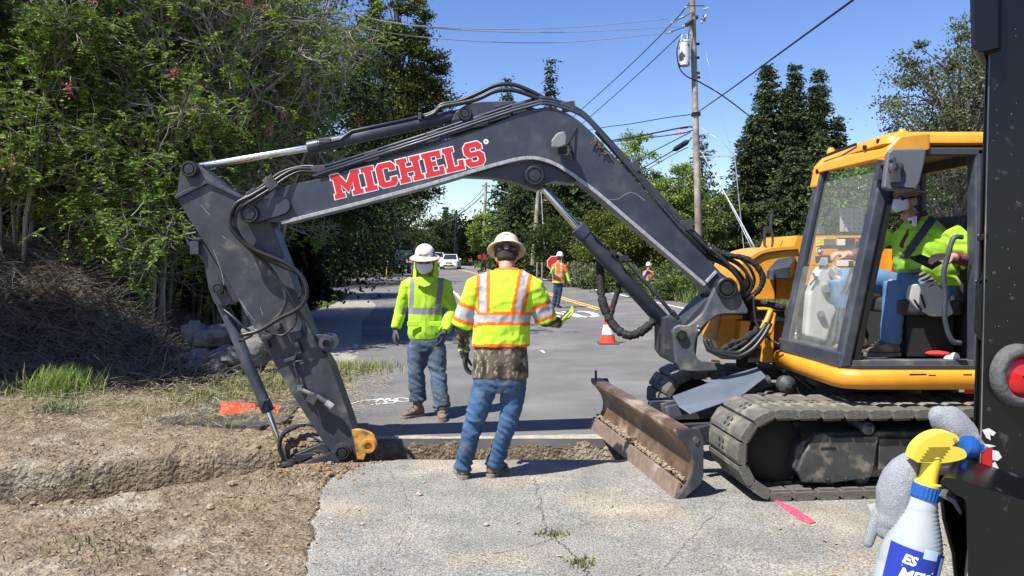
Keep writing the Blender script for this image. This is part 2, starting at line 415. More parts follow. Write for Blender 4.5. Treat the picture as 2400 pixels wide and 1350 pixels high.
tag(b.build('utility_mark', MATS['spray_white'], keep_origin=True), kind='structure')
b = MB(); q0 = [gp(*p) for p in ((1816, 1178), (1826, 1177), (1868, 1196), (1912, 1226), (1898, 1230), (1880, 1224), (1850, 1203))]
b.prism([(x, y, .0095) for x, y in q0], [(x, y, .0065) for x, y in q0])
tag(b.build('pink_mark', mat('spray_pink', (.78, .06, .13), .85, var=.35, vscale=30, col2=(.3, .2, .18), c2scale=40, c2lo=.55, c2hi=.68), keep_origin=True), kind='structure')

# far hills
b = MB(); NX = 120
def hill(u, v):
    a = -1.1+2.2*u; R_ = 1500+500*v; hgt = (60+45*FR(a*3, 1.2, 4, 4)+40*math.exp(-((a+.12)/.1)**2))*math.sin(PI*min(1, v*1.2)*.5+.0) if v < .8 else 70
    return (R_*math.sin(a), R_*math.cos(a), -5+hgt*min(1, v*2.2))
b.grid(hill, NX, 8)
tag(b.build('hills', mat('hill_green', (.07, .11, .14), 1, var=.3, vscale=.02, spec=0), keep_origin=True, smooth=True), kind='structure')

# dusty strip on the far lip of the trench, cracks in the near pavement
b = MB(); X_ = list(np.linspace(-1.3, 1.02, 90)); vs = []
for x in X_: vs += [(x, 7.052, .0072), (x, 7.052+.10+.07*sm(-.2, .6, x)+.05*N3(x*4, 3)+.02*N3(x*19, 3), .0072)]
b.add(vs, [(2*i, 2*i+2, 2*i+3, 2*i+1) for i in range(len(X_)-1)]); tag(b.build('trench_edge', mat('dusty_edge', (.36, .325, .27), .95, var=.3, vscale=9, bump=.6, bscale=70, speck=(90, .7, 1.25)), keep_origin=True), kind='structure')
b = MB(); m_crack = mat('crack', (.07, .06, .045), 1, var=.4, vscale=30)
def crack(pts, w):
    q = crom([Vector((*gp(*p), 0)) for p in pts], 14)
    for k, (a, c) in enumerate(zip(q, q[1:])):
        ja = Vector((N3(k*.8, w*99), N3(k*.8, w*55), 0))*.035; jc = Vector((N3((k+1)*.8, w*99), N3((k+1)*.8, w*55), 0))*.035
        d = (c+jc)-(a+ja); n_ = Vector((-d.y, d.x, 0)).normalized()*w*(.35+.8*abs(N3(k*.5, 2))); z = Vector((0, 0, .0052+.0003*(k % 2)))
        b.add([a+ja-n_+z, a+ja+n_+z, c+jc+n_+z, c+jc-n_+z], [(0, 1, 2, 3)])
crack([(1252, 1120), (1262, 1165), (1275, 1220), (1300, 1262), (1345, 1300), (1375, 1345), (1390, 1400)], .006)
crack([(1300, 1262), (1240, 1282), (1160, 1300)], .003); crack([(1700, 1180), (1640, 1240), (1560, 1330)], .003); crack([(900, 1090), (960, 1180), (930, 1300)], .0025)
tag(b.build('pavement_crack', m_crack, keep_origin=True), kind='structure')
# ================================================================ excavator
m_gray = mat('machine_grey', (.044, .052, .070), .40, var=.22, vscale=5, bump=.06, bscale=150, spec=.45, col2=(.095, .092, .085), c2scale=5, c2lo=.54, c2hi=.85, rvar=.1)
m_grayd = mat('worn_grey', (.040, .045, .054), .48, var=.35, vscale=6, bump=.14, bscale=70, col2=(.17, .15, .115), c2scale=6, c2lo=.58, c2hi=.86, rvar=.12)
m_cast = mat('bracket_grey', (.085, .094, .11), .45, var=.2, vscale=7, col2=(.28, .26, .21), c2scale=4.5, c2lo=.54, c2hi=.72, bump=.08, bscale=90)
m_flange = mat('edge_grey', (.34, .35, .36), .35, var=.3, vscale=30, spec=.6)
m_black = mat('hose_rubber', (.018, .019, .02), .42, var=.2, vscale=30, bump=.05, bscale=200)
m_sleeve = mat('hose_sleeve', (.013, .013, .014), .7, var=.4, vscale=30, bump=.7, bscale=60, bdist=.02)
m_chrome = mat('chrome', (.85, .83, .78), .22, metal=1.0)
m_pin = mat('pin_steel', (.05, .052, .055), .4, metal=.5, var=.3, vscale=40)
m_yel_m = mat('machine_yellow', (.70, .305, .028), .38, var=.10, vscale=5, spec=.5, col2=(.50, .24, .05), c2scale=9, c2lo=.6, c2hi=.85, bump=.03, bscale=120, rvar=.08)
m_yel_w = mat('worn_yellow', (.60, .30, .05), .5, var=.25, vscale=12, col2=(.16, .12, .08), c2scale=14, c2lo=.5, c2hi=.66)
m_pad = mat('track_pad', (.115, .108, .093), .85, var=.3, vscale=10, bump=.4, bscale=60, bdist=.01, col2=(.27, .24, .18), c2scale=6, c2lo=.5, c2hi=.7)
m_frame = mat('track_frame', (.05, .052, .055), .55, var=.35, vscale=10, bump=.2, bscale=50, col2=(.25, .22, .18), c2scale=8, c2lo=.52, c2hi=.72)
m_dark = mat('dark_recess', (.012, .012, .013), .7, var=.2, vscale=20)
m_rust = mat('blade_rust', (.11, .070, .045), .46, var=.4, vscale=7, bump=.12, bscale=40, col2=(.30, .24, .19), c2scale=3.0, c2lo=.48, c2hi=.66, rvar=.15)
m_redt = mat('lettering_red', (.62, .022, .028), .5, var=.06, vscale=30)
m_whitet = mat('lettering_white', (.80, .80, .80), .5)
m_plast = mat('cab_plastic', (.50, .50, .47), .6, var=.06, vscale=20)
m_plastd = mat('dark_plastic', (.05, .052, .055), .6, var=.1, vscale=20)
m_lamp = mat('lamp_housing', (.22, .23, .23), .5, var=.15, vscale=20)

TH = math.radians(3); AW = Vector((-math.sin(TH), math.cos(TH), 0)); AD = Vector((math.cos(TH), math.sin(TH), 0)); AC = AW.dot(Vector((2.0, 6.66, 0)))
def AP(px, py, off=0.0):
    d = Vector(((px-CX)/F, 1, -(py-HY)/F)); o = Vector((0, 0, CH)); s = (AC+off)/AW.dot(d); return o+d*s
exc = thing('excavator', 'yellow and dark grey tracked excavator with its boom reaching left across the photo', 'excavator', (2.9, 6.5, 0))
def plate(name, m, pts, off, th, parent=exc, bevel=.006, **k):
    near = [AP(x, y, off) for x, y in pts]; return MB().prism(near, [v+AW*th for v in near]).build(name, m, parent, bevel=bevel, **k)
def S2(pts, n=5): return [(v[0], v[1]) for v in crom([Vector((a, b, 0)) for a, b in pts], n)]

# ---- boom
top = [(607, 474), (649, 441), (690, 431), (770, 415)]+S2([(1000, 342), (1140, 297), (1215, 266), (1250, 256), (1285, 252), (1322, 262), (1358, 284), (1395, 318)], 4)+[(1690, 640), (1722, 662), (1730, 684), (1715, 706), (1690, 712), (1668, 692), (1655, 664)]
low = S2([(1400, 452), (1368, 428), (1340, 408), (1304, 386), (1272, 374), (1240, 370), (1200, 376), (1120, 398), (1000, 434)], 4)+[(844, 476), (700, 512), (660, 522), (630, 520), (610, 508)]
boom = plate('boom', m_gray, top+low, 0, .36, bevel=.007)
b = MB(); fl = [(1652, 668)]+low[:-2]      # weld flange along the lower edge
for (a, c) in zip(fl, fl[1:]): b.bar(AP(*a, -.012), AP(*c, -.012), .030, .022, up=AW)
b.build('flange', m_flange, boom, bevel=.003)
plate('lower_bracket', m_gray, [(1070, 412)]+S2([(1140, 395), (1240, 378), (1310, 395), (1352, 425)], 3)+[(1340, 430), (1300, 424), (1275, 432), (1262, 446), (1242, 440), (1200, 424), (1150, 415)], .05, .23, boom)
plate('tip_boss', m_gray, S2([(584, 476), (620, 466), (655, 461), (676, 470), (679, 485), (668, 500), (630, 512), (600, 521), (575, 518), (563, 500), (568, 484)], 3), -.045, .42, boom, bevel=.008)
b = MB(); b.bar(AP(1655, 661, -.012), AP(1679, 636, -.012), .025, .022, up=AW); b.build('weld_rib', m_flange, boom, bevel=.003)
plate('cylinder_mount', m_gray, [(1040, 322), (1068, 262), (1095, 243), (1130, 238), (1205, 236), (1262, 256), (1200, 280), (1100, 312)], .10, .12, boom)
def pin(px, py, r, off=-.05, parent=exc, L=.46, inner=.6, m=m_gray):
    a = AP(px, py, off); b = MB()
    b.lathe(a+AW*L, [(r, 0), (r, L-.0), (r*.9, L+.012), (r*inner*1.25, L+.012), (r*inner*1.2, L-.004), (r*inner, L-.004), (r*inner*.95, L+.01), (.003, L+.012)], axis=-AW, seg=28)
    o = b.build('pin', m, parent, smooth=True, angle=35); return o
pin(584, 501, .078, -.075, boom, .48, .62, m_pin); pin(1253, 411, .085, -.03, boom, .4, .6, m_pin); pin(1090, 266, .06, .05, boom, .22, .55, m_pin)
# lettering
LET = {
 'M': (12.5, [(0,0),(4.6,0),(4.6,1.9),(3.6,1.9),(3.6,5.6),(6.25,1.5),(8.9,5.6),(8.9,1.9),(7.9,1.9),(7.9,0),(12.5,0),(12.5,1.9),(11.6,1.9),(11.6,8.1),(12.5,8.1),(12.5,10),(9.0,10),(6.25,5.6),(3.5,10),(0,10),(0,8.1),(.9,8.1),(.9,1.9),(0,1.9)]),
 'I': (5.4, [(0,0),(5.4,0),(5.4,1.9),(4.2,1.9),(4.2,8.1),(5.4,8.1),(5.4,10),(0,10),(0,8.1),(1.2,8.1),(1.2,1.9),(0,1.9)]),
 'C': (8.5, [(1.6,0),(6.9,0),(8.4,1.6),(8.4,3.6),(5.7,3.6),(5.7,2.6),(5.2,2.1),(3.3,2.1),(2.9,2.6),(2.9,7.4),(3.3,7.9),(5.2,7.9),(5.7,7.4),(5.7,6.4),(8.4,6.4),(8.4,8.4),(6.9,10),(1.6,10),(.1,8.4),(.1,1.6)]),
 'H': (10.3, [(0,0),(4.5,0),(4.5,1.9),(3.6,1.9),(3.6,4.1),(6.7,4.1),(6.7,1.9),(5.8,1.9),(5.8,0),(10.3,0),(10.3,1.9),(9.4,1.9),(9.4,8.1),(10.3,8.1),(10.3,10),(5.8,10),(5.8,8.1),(6.7,8.1),(6.7,6.0),(3.6,6.0),(3.6,8.1),(4.5,8.1),(4.5,10),(0,10),(0,8.1),(.9,8.1),(.9,1.9),(0,1.9)]),
 'E': (8.3, [(0,0),(8.3,0),(8.3,3.4),(6.3,3.4),(6.3,1.9),(3.7,1.9),(3.7,4.1),(5.6,4.1),(5.6,6.0),(3.7,6.0),(3.7,8.1),(6.1,8.1),(6.1,6.8),(8.1,6.8),(8.1,10),(0,10),(0,8.1),(.9,8.1),(.9,1.9),(0,1.9)]),
 'L': (8.0, [(0,0),(8,0),(8,4),(5.8,4),(5.8,1.9),(3.7,1.9),(3.7,8.1),(4.8,8.1),(4.8,10),(0,10),(0,8.1),(.9,8.1),(.9,1.9),(0,1.9)]),
 'S': (8.5, [(0.1,3.6),(0.1,1.6),(1.6,0),(6.9,0),(8.4,1.6),(8.4,4.5),(6.9,6.0),(3.2,6.0),(2.9,6.4),(2.9,7.5),(3.3,7.9),(5.2,7.9),(5.6,7.5),(5.6,6.7),(8.2,6.7),(8.2,8.4),(6.7,10),(1.7,10),(.2,8.4),(.2,5.6),(1.7,4.1),(5.4,4.1),(5.7,3.7),(5.7,2.5),(5.2,2.0),(3.2,2.0),(2.8,2.5),(2.8,3.6)])}
def offs(poly, d):
    p = [Vector((a, b)) for a, b in poly]; n = len(p)
    ar = sum(p[i].x*p[(i+1) % n].y-p[(i+1) % n].x*p[i].y for i in range(n)); s = 1 if ar > 0 else -1; out = []
    for i in range(n):
        e1 = (p[i]-p[i-1]).normalized(); e2 = (p[(i+1) % n]-p[i]).normalized()
        n1 = Vector((e1.y, -e1.x))*s; n2 = Vector((e2.y, -e2.x))*s; m = n1+n2; k = max(.35, 1+n1.dot(n2))
        out.append(p[i]+m*(d/k))
    return [(v.x, v.y) for v in out]
def lettering(word, p0, p1, hpx, fn, name, parent, mw, mr, wo=.40, gap=.75):
    tot = sum(LET[c][0] for c in word)+gap*(len(word)-1)
    e = Vector((p1[0]-p0[0], p1[1]-p0[1])); s = e.length/tot; e.normalize(); up = Vector((e.y, -e.x)); sv = hpx/10
    w = MB(); r = MB(); u = 0
    for i, c in enumerate(word):
        f = lambda q: (p0[0]+e.x*(u+q[0])*s+up.x*q[1]*sv, p0[1]+e.y*(u+q[0])*s+up.y*q[1]*sv)
        ow = .0018+.0004*(i % 2)
        w.prism([fn(*f(q), -ow) for q in offs(LET[c][1], wo)], [fn(*f(q), -.0001) for q in offs(LET[c][1], wo)])
        r.prism([fn(*f(q), -.0034) for q in LET[c][1]], [fn(*f(q), -.0015) for q in LET[c][1]])
        u += LET[c][0]+gap
    o = w.build(name+'_outline', mw, parent); r.build(name, mr, o); return o
lettering('MICHELS', (786, 467), (1140, 384), 57, AP, 'lettering', boom, m_whitet, m_redt)
c0 = AP(1139, 332, -.0005); b = MB().cyl(c0, c0-AW*.0015, .0225, 24); rg = b.build('trademark_disc', m_whitet, boom)
text_mesh('R', .028, lambda u, v, w: c0+AD*u+Vector((0, 0, v))-AW*.0028).build('trademark_letter', mat('print_black', (.02, .02, .02), .6), rg)
# scratch on the boom
b = MB()
for q in ([(1425, 469), (1450, 466), (1462, 457)], [(1462, 457), (1478, 450), (1492, 455), (1512, 470)]):
    for a, c in zip(q, q[1:]): b.bar(AP(*a, -.0008), AP(*c, -.0008), .0035, .001, up=AW)
b.build('scratch', m_flange, boom)

# ---- work light on the boom
wl = MB().prism([AP(x, y, -.20) for x, y in ((1291, 330), (1305, 312), (1322, 307), (1328, 322), (1327, 340), (1312, 346), (1294, 342))], [AP(x, y, -.08) for x, y in ((1296, 330), (1306, 314), (1324, 309), (1332, 322), (1328, 342), (1312, 348), (1298, 342))]).build('work_light', m_lamp, boom, bevel=.012, bseg=3)
MB().box(AP(1303, 340, -.15), (.07, .09, .03)).build('lens', mat('lamp_glass', (.65, .66, .62), .15, spec=.8), wl, bevel=.006)
b = MB(); b.box(AP(1318, 352, -.09), (.07, .14, .05)); b.bar(AP(1330, 340, -.05), AP(1352, 300, 0), .012, .012); b.tube(crom([AP(1332, 335, -.1), AP(1340, 350, -.08), AP(1345, 372, -.03), AP(1338, 352, -.02)], 5), .007, 6); b.build('lamp_bracket', m_dark, wl)
b = MB()
for k in range(16):
    q = AP(1395+k*1.6+random.uniform(-4, 4), 322+k*2.6+random.uniform(-4, 4), -.015); b.bar(q, q+Vector((random.uniform(-.05, .05), -.01, random.uniform(-.05, .03))), .006, .012)
b.build('caught_twig', mat('dry_twig', (.12, .10, .05), .9, var=.3), boom); b = MB()
for k in range(12):
    q = AP(1330+random.uniform(0, 10), 345+k*3.2, -.02); b.bar(q, q+Vector((random.uniform(-.03, .03), -.01, random.uniform(-.04, .02))), .005, .01)
b.build('caught_twig', mat('dry_twig', (.12, .10, .05), .9, var=.3), boom)

# ---- hydraulic pipes and hoses along the boom
def hose(pts, r, m=m_black, parent=exc, off=0.0, name='hose', n=6, seg=8, wob=0):
    q = crom([AP(p[0], p[1], p[2] if len(p) > 2 else off) for p in pts], n)
    rr = [r*(1+wob*N3(i*.9, r*50)) for i in range(len(q))] if wob else r
    b = MB().tube(q, rr, seg); return b.build(name, m, parent, smooth=True)
def shift(pts, dx, dy): return [(p[0]+dx, p[1]+dy)+tuple(p[2:]) for p in pts]
L1 = [(741, 397), (1000, 314), (1200, 247), (1265, 229), (1300, 234), (1360, 258), (1400, 296), (1600, 516), (1660, 576)]
for i, (dx, dy, o) in enumerate(((0, 0, .06), (2, 7, .02), (3, 13, -.01))):
    q = [AP(x, y, o) for x, y in shift(L1[:4], dx, dy)]+crom([AP(x, y, o) for x, y in shift(L1[3:7], dx*1.0, dy)], 5)+[AP(x, y, o) for x, y in shift(L1[7:], -dx*2, dy+i*2)]
    MB().tube(q, .013, 8).build('hydraulic_pipe', m_gray, boom, smooth=True)
for (x, y) in ((745, 400), (870, 366), (1012, 322), (1125, 285), (1215, 254), (1330, 250), (1605, 528), (1480, 392)):
    b = MB(); b.bar(AP(x, y-12, .02), AP(x+4, y+12, .02), .12, .02, up=AW); b.build('pipe_clamp', m_plastd, boom, bevel=.004)
MB().bar(AP(800, 398, .10), AP(1195, 272, .10), .16, .02).build('pipe_rail', m_gray, boom)
MB().bar(AP(1400, 305, .12), AP(1660, 592, .12), .20, .025).build('pipe_rail', m_grayd, boom)
TIP = [(741, 397), (690, 398), (660, 412), (618, 443), (592, 458), (560, 480), (543, 505), (547, 545), (575, 575)]
hose([(741, 397, .05), (700, 396, .03), (668, 408, .0), (625, 437, -.05), (590, 458, -.09), (556, 476, -.11), (540, 505, -.12), (545, 540, -.12), (590, 582, -.1), (668, 616, -.09), (708, 649, -.09), (719, 684, -.1), (710, 712, -.1), (689, 730, -.09), (657, 745, -.07), (607, 775, -.06), (564, 786, -.06)], .017)
hose([(745, 404, .02), (705, 402, .0), (672, 416, -.03), (632, 444, -.07), (600, 464, -.1), (566, 486, -.1), (552, 510, -.1), (556, 550, -.09), (597, 596, -.05), (631, 625, -.04), (660, 669, -.04), (670, 697, -.05), (660, 731, -.05), (626, 765, -.05), (593, 776, -.05)], .012)
hose([(740, 390, .09), (705, 391, .1), (660, 404, .08), (615, 436, .0), (575, 462, -.06), (550, 490, -.07), (548, 520, -.06), (575, 570, -.06), (640, 615, -.05), (695, 640, -.02), (712, 670, .0), (700, 700, .0)], .014)
hose([(600, 590, -.03), (640, 640, -.04), (672, 680, -.05), (694, 726, -.06), (690, 762, -.07), (660, 786, -.06), (622, 775, -.05)], .009)
for (x, y) in ((634, 430), (595, 460)): b = MB(); b.bar(AP(x-9, y-14, -.075), AP(x+9, y+12, -.075), .09, .02, up=AW); b.build('hose_clamp', m_grayd, boom, bevel=.004)
# coil protector on the thin hose
b = MB(); q = crom([AP(*p) for p in [(552, 510, -.1), (556, 550, -.09), (597, 596, -.05), (631, 625, -.04), (660, 669, -.04), (670, 697, -.05), (660, 731, -.05), (626, 765, -.05)]], 40)
for k in range(0, len(q)-1, 3): b.ring(q[k], q[k+1]-q[k], .0165, .010, .0045, 10)
b.build('coil_guard', m_grayd, exc)
# big hoses arching over the boom
for dx, dy, o in ((0, 0, .1), (3, 13, .04)):
    hose([(992+dx, 272+dy*.3, o), (1018, 262+dy*.3, o), (1036, 245+dy*.4, o), (1075, 238+dy*.4, o), (1120, 219+dy, o), (1160, 201+dy, o), (1200, 198+dy, o), (1240, 212+dy*.8, o), (1275, 230+dy*.6, o), (1312, 243+dy*.3, o)], .019, parent=boom)

# ---- stick
st_body = [(413, 463), (424, 391), (432, 381), (443, 377), (456, 381), (489, 406), (520, 432), (560, 461), (600, 468), (620, 490), (636, 524), (670, 611), (694, 683), (732, 784), (776, 856), (824, 991), (848, 1073), (838, 1080), (815, 1080), (790, 1070), (766, 1049), (737, 1006), (684, 924), (607, 789), (544, 678), (487, 582), (443, 514)]
stick = plate('stick', m_grayd, st_body, .045, .24, bevel=.007)
for o in (.035, .285):
    b = MB()
    for a, c in zip([(411, 463), (486, 426), (525, 442), (566, 462)], [(486, 426), (525, 442), (566, 462), (590, 474)]): b.bar(AP(*a, o), AP(*c, o), .03, .028, up=AW)
    b.build('stick_rib', m_gray, stick, bevel=.004)
pin(443, 396, .068, .0, stick, .33, .6, m_pin)
plate('cylinder_bracket', m_grayd, [(452, 556), (470, 560), (545, 678), (560, 705), (530, 716), (503, 712), (489, 678), (479, 620), (458, 590)], .08, .17, stick)
pin(511, 676, .05, .03, stick, .27, .6, m_pin)
b = MB(); b.tube([AP(452, 585, .05), AP(437, 560, .05), AP(437, 549, .05), AP(460, 545, .05)], .011, 8); b.box(AP(458, 580, .06), (.07, .05, .11)); b.build('guard', m_grayd, stick)
boss = plate('rear_lug', m_grayd, [(728, 784), (752, 784), (764, 784), (778, 792), (784, 806), (777, 821), (766, 827), (772, 850), (770, 866), (760, 850)], .09, .15, stick)
c = AP(765, 805, .05); MB().ring(c, AW, .066, .033, .23).build('lug_ring', m_gray, boss, smooth=True, angle=30)
b = MB()
for q in ([(500, 585), (520, 640), (528, 690)], [(560, 700), (590, 745), (598, 752)], [(568, 712), (580, 740)], [(520, 552), (530, 560)], [(640, 860), (655, 885)], [(744, 960), (752, 990)], [(700, 880), (706, 892)], [(470, 480), (492, 505)], [(610, 720), (616, 738)]):
    for a, c in zip(q, q[1:]): b.bar(AP(*a, .0445), AP(*c, .0445), .0028, .001, up=AW)
b.build('scratch', m_flange, stick)
# small fittings on the stick
for (x, y, w, h) in ((628, 790, .10, .045), (695, 785, .10, .07), (680, 842, .09, .03), (700, 815, .04, .10), (652, 765, .05, .05), (625, 800, .03, .12)): MB().box(AP(x, y, .02), (w, .06, h), Matrix.Rotation(-.35, 3, 'Y')).build('hose_fitting', m_grayd, stick, bevel=.004)
b = MB(); b.tube(crom([AP(698, 818, .0), AP(690, 842, -.0), AP(684, 860, .02)], 4), .011, 8); b.tube(crom([AP(712, 846, .01), AP(690, 850, .0), AP(697, 880, .0), AP(703, 905, .01)], 4), .008, 8); b.build('steel_line', m_gray, stick, smooth=True)
vb = MB().box(AP(733, 934, -.02), (.085, .08, .075), Matrix.Rotation(.5, 3, 'Y'))  .build('valve_block', m_frame, stick, bevel=.005)
b = MB(); b.cyl(AP(742, 928, -.03), AP(768, 945, -.03), .022, 12); b.cyl(AP(708, 914, -.02), AP(735, 926, -.02), .018, 12); b.box(AP(704, 908, .0), (.04, .06, .04)); b.build('coupling', m_cast, vb, smooth=True, angle=40)
MB().cyl(AP(764, 943, -.03), AP(779, 954, -.03), .028, 16).build('coupling_ring', m_flange, vb, smooth=True, angle=40)
# yellow coupler ear on the stick's foot
plate('coupler_ear', m_yel_w, S2([(824, 1008), (845, 1008), (872, 1018), (882, 1034), (881, 1052), (868, 1062), (858, 1062)], 3)+[(852, 1078), (838, 1076)], .02, .05, stick)
plate('coupler_ear', m_yel_w, S2([(824, 1008), (845, 1008), (872, 1018), (882, 1034), (881, 1052), (868, 1062), (858, 1062)], 3)+[(852, 1078), (838, 1076)], .25, .05, stick)
c = AP(863, 1046, -.01); MB().ring(c, AW, .058, .033, .10).build('bushing', m_yel_w, stick, smooth=True, angle=30)

# ---- cylinders
def cyl_part(name, a, c, r, off, m, parent, cap=True):
    A, B = AP(*a, off), AP(*c, off); d = (B-A); L = d.length
    pr = [(r*.9, 0), (r, .006), (r, L-.006), (r*.93, L)]
    if cap: pr = [(r*.9, 0), (r*1.1, .006), (r*1.1, .14*L if L < 1 else .10), (r, .145*L if L < 1 else .105), (r, L-.006), (r*.93, L)]
    return MB().lathe(A, pr, axis=d, seg=28).build(name, m, parent, smooth=True, angle=40)
ac = cyl_part('arm_cylinder', (721, 347), (1062, 272), .054, .165, m_gray, exc)
cyl_part('rod', (474, 389), (721, 347), .030, .165, m_chrome, ac, False)
MB().ring(AP(443, 396, .12), AW, .06, .03, .09).build('rod_eye', m_grayd, ac, smooth=True, angle=30)
MB().cyl(AP(452, 394, .165), AP(480, 388, .165), .032, 16).build('rod_end', m_grayd, ac, smooth=True, angle=40)
b = MB(); b.ring(AP(1090, 266, .11), AW, .055, .03, .11); b.cyl(AP(1058, 273, .165), AP(1080, 268, .165), .05, 16); b.build('barrel_end', m_gray, ac, smooth=True, angle=40)
b = MB(); b.tube([AP(745, 340, .11), AP(798, 327, .10), AP(806, 320, .10), AP(824, 307, .12), AP(992, 272, .12)], .012, 8); b.build('feed_pipe', m_gray, ac, smooth=True)
MB().box(AP(762, 330, .115), (.10, .05, .04)).build('pipe_block', m_grayd, ac, bevel=.004); MB().box(AP(985, 273, .12), (.03, .06, .06)).build('pipe_block', m_grayd, ac, bevel=.004)
bc = cyl_part('boom_cylinder', (1353, 533), (1583, 784), .067, .16, m_gray, exc)
cyl_part('rod', (1258, 424), (1353, 533), .033, .16, m_chrome, bc, False)
MB().ring(AP(1253, 411, .10), AW, .062, .03, .12).build('rod_eye', m_grayd, bc, smooth=True, angle=30)
b = MB(); b.tube([AP(1440, 592, .12), AP(1452, 596, .10), AP(1470, 612, .08), AP(1577, 735, .08), AP(1590, 748, .1)], .017, 10); b.build('feed_pipe', m_grayd, bc, smooth=True)
b = MB(); b.cyl(AP(1573, 730, .08), AP(1588, 748, .08), .026, 12); b.box(AP(1462, 606, .09), (.08, .06, .05)); b.box(AP(1438, 592, .12), (.06, .05, .05)); b.build('pipe_block', m_pin, bc, bevel=.004)
kc = cyl_part('bucket_cylinder', (629, 965), (517, 700), .050, .165, m_gray, exc)
cyl_part('rod', (671, 1086), (629, 965), .027, .165, m_chrome, kc, False)
MB().box(AP(613, 945, .10), (.05, .05, .07), Matrix.Rotation(.4, 3, 'Y')).build('port_block', m_grayd, kc, bevel=.005)
hose([(524, 725, .09), (545, 742, .05), (566, 762, .03), (590, 784, .04), (560, 800, .06)], .012, parent=kc)
b = MB(); b.ring(AP(511, 676, .11), AW, .05, .02, .11); b.ring(AP(672, 1104, .11), AW, .045, .02, .11); b.cyl(AP(671, 1082, .165), AP(673, 1100, .165), .035, 16); b.build('end_eye', m_grayd, kc, smooth=True, angle=30)
# links
for o in (.02, .27):
    lk = plate('link', m_grayd, S2([(672, 1084), (690, 1092), (730, 1078), (770, 1064), (786, 1046), (802, 1039), (820, 1046), (825, 1061), (818, 1078), (800, 1084), (780, 1084), (740, 1096), (700, 1112), (690, 1122), (672, 1125), (656, 1116), (654, 1100), (660, 1088)], 3), o, .045, exc)
pin(802, 1061, .062, -.01, lk, .34, .6, m_pin); pin(672, 1104, .058, -.01, lk, .34, .6, m_pin)
plate('inner_link', m_grayd, [(690, 1066), (752, 1040), (775, 1040), (800, 1058), (790, 1070), (745, 1062), (705, 1084), (694, 1082)], .13, .10, exc)
hose([(660, 1018, .15), (680, 1002, .14), (705, 994, .13), (735, 998, .12), (757, 1020, .12), (770, 1050, .12)], .013)
hose([(666, 1080, .13), (655, 1050, .13), (664, 1018, .13), (700, 998, .13), (715, 996, .13)], .017, m=m_sleeve, wob=.3)

# ---- swing bracket
br = [(1679, 669), (1686, 656), (1700, 650), (1714, 654), (1727, 668), (1740, 700), (1754, 728), (1752, 736), (1700, 736), (1680, 740)]+S2([(1664, 752), (1646, 768), (1634, 790), (1629, 818), (1634, 838), (1646, 848)], 3)+[(1674, 850), (1684, 869), (1640, 872), (1596, 869), (1584, 850), (1579, 797), (1576, 778), (1582, 767), (1594, 762), (1612, 764)]+S2([(1630, 752), (1650, 730), (1664, 700)], 3)
sb = plate('swing_bracket', m_cast, br, -.07, .06, bevel=.012)
plate('bracket_far_side', m_cast, br, .34, .06, sb, bevel=.012)
plate('bracket_web', m_grayd, [(1556, 745), (1576, 740), (1600, 760), (1655, 700), (1676, 690), (1690, 735), (1664, 752), (1636, 790), (1630, 845), (1600, 862), (1570, 848), (1556, 830)], -.008, .35, sb)
b = MB(); b.box((2.3, 6.95, .80), (.45, .4, .12)); b.box((2.25, 6.95, 1.15), (.30, .4, .10)); b.cyl((2.12, 6.95, .68), (2.12, 6.95, 1.25), .09, 20); b.build('swing_post', m_dark, sb, bevel=.01)
pin(1704, 675, .092, -.10, sb, .5, .62, m_pin); pin(1598, 787, .048, -.085, sb, .45, .7, m_pin)
b = MB()
for (x, y) in ((1636, 765), (1638, 775)): b.ell(AP(x, y, -.075), (.011, .011, .011), seg=8, rings=5)
b.build('grease_nipple', m_flange, sb, smooth=True)

# ---- sleeved and loose hoses at the boom foot
hose([(1405, 600, .25), (1407, 640, .25), (1411, 700, .2), (1425, 742, .15), (1447, 772, .1), (1474, 786, .05), (1503, 777, .05), (1533, 752, .08)], .038, m=m_sleeve, wob=.5, n=8)
hose([(1452, 625, .2), (1450, 670, .2), (1436, 720, .18), (1428, 745, .15)], .026, m=m_sleeve, wob=.3, n=8)
hose([(1656, 577, .05), (1700, 597, .02), (1742, 604, .0), (1772, 622, -.02), (1788, 652, -.02), (1778, 680, .0), (1752, 700, .05), (1730, 706, .1)], .026, m=m_sleeve, wob=.3, n=8)
for k, (dx, dy, o) in enumerate(((0, 0, .08), (-10, 8, .12), (-20, 18, .1), (-30, 20, .06), (-6, 14, .03))):
    hose([(1640+dx*.3, 566+dy*.4, o), (1690+dx, 590+dy*.6, o), (1735+dx, 606+dy, o), (1760+dx, 632+dy, o-.02), (1768+dx, 662+dy*.5, o-.03), (1752+dx*.6, 690+dy*.2, o), (1732+dx*.3, 703, o+.05)], .013+.002*(k % 2))
hose([(1662, 580, .0), (1700, 612, -.05), (1732, 652, -.08), (1745, 680, -.05), (1742, 696, .0)], .016)
hose([(1766, 690, -.1), (1768, 730, -.12), (1774, 762, -.14), (1800, 792, -.2), (1828, 808, -.3)], .010)
for dx, r_, o in ((0, .020, -.22), (9, .020, -.20)):
    hose([(1652+dx, 796, o), (1662+dx, 818, o-.03), (1692+dx*.5, 830-dx*.5, o-.05), (1728, 836-dx, o-.06), (1762-dx, 820-dx, o-.06), (1788-dx, 790-dx*.5, o-.04), (1806-dx, 758, o)], r_)
hose([(1690, 822, -.1), (1715, 806, -.1), (1745, 794, -.1), (1770, 778, -.08), (1790, 762, -.05)], .032, m=m_sleeve, wob=.7, n=8)
hose([(1700, 826, -.12), (1728, 812, -.14), (1748, 800, -.12), (1766, 790, -.1)], .016, m=m_sleeve, wob=.7, n=8)
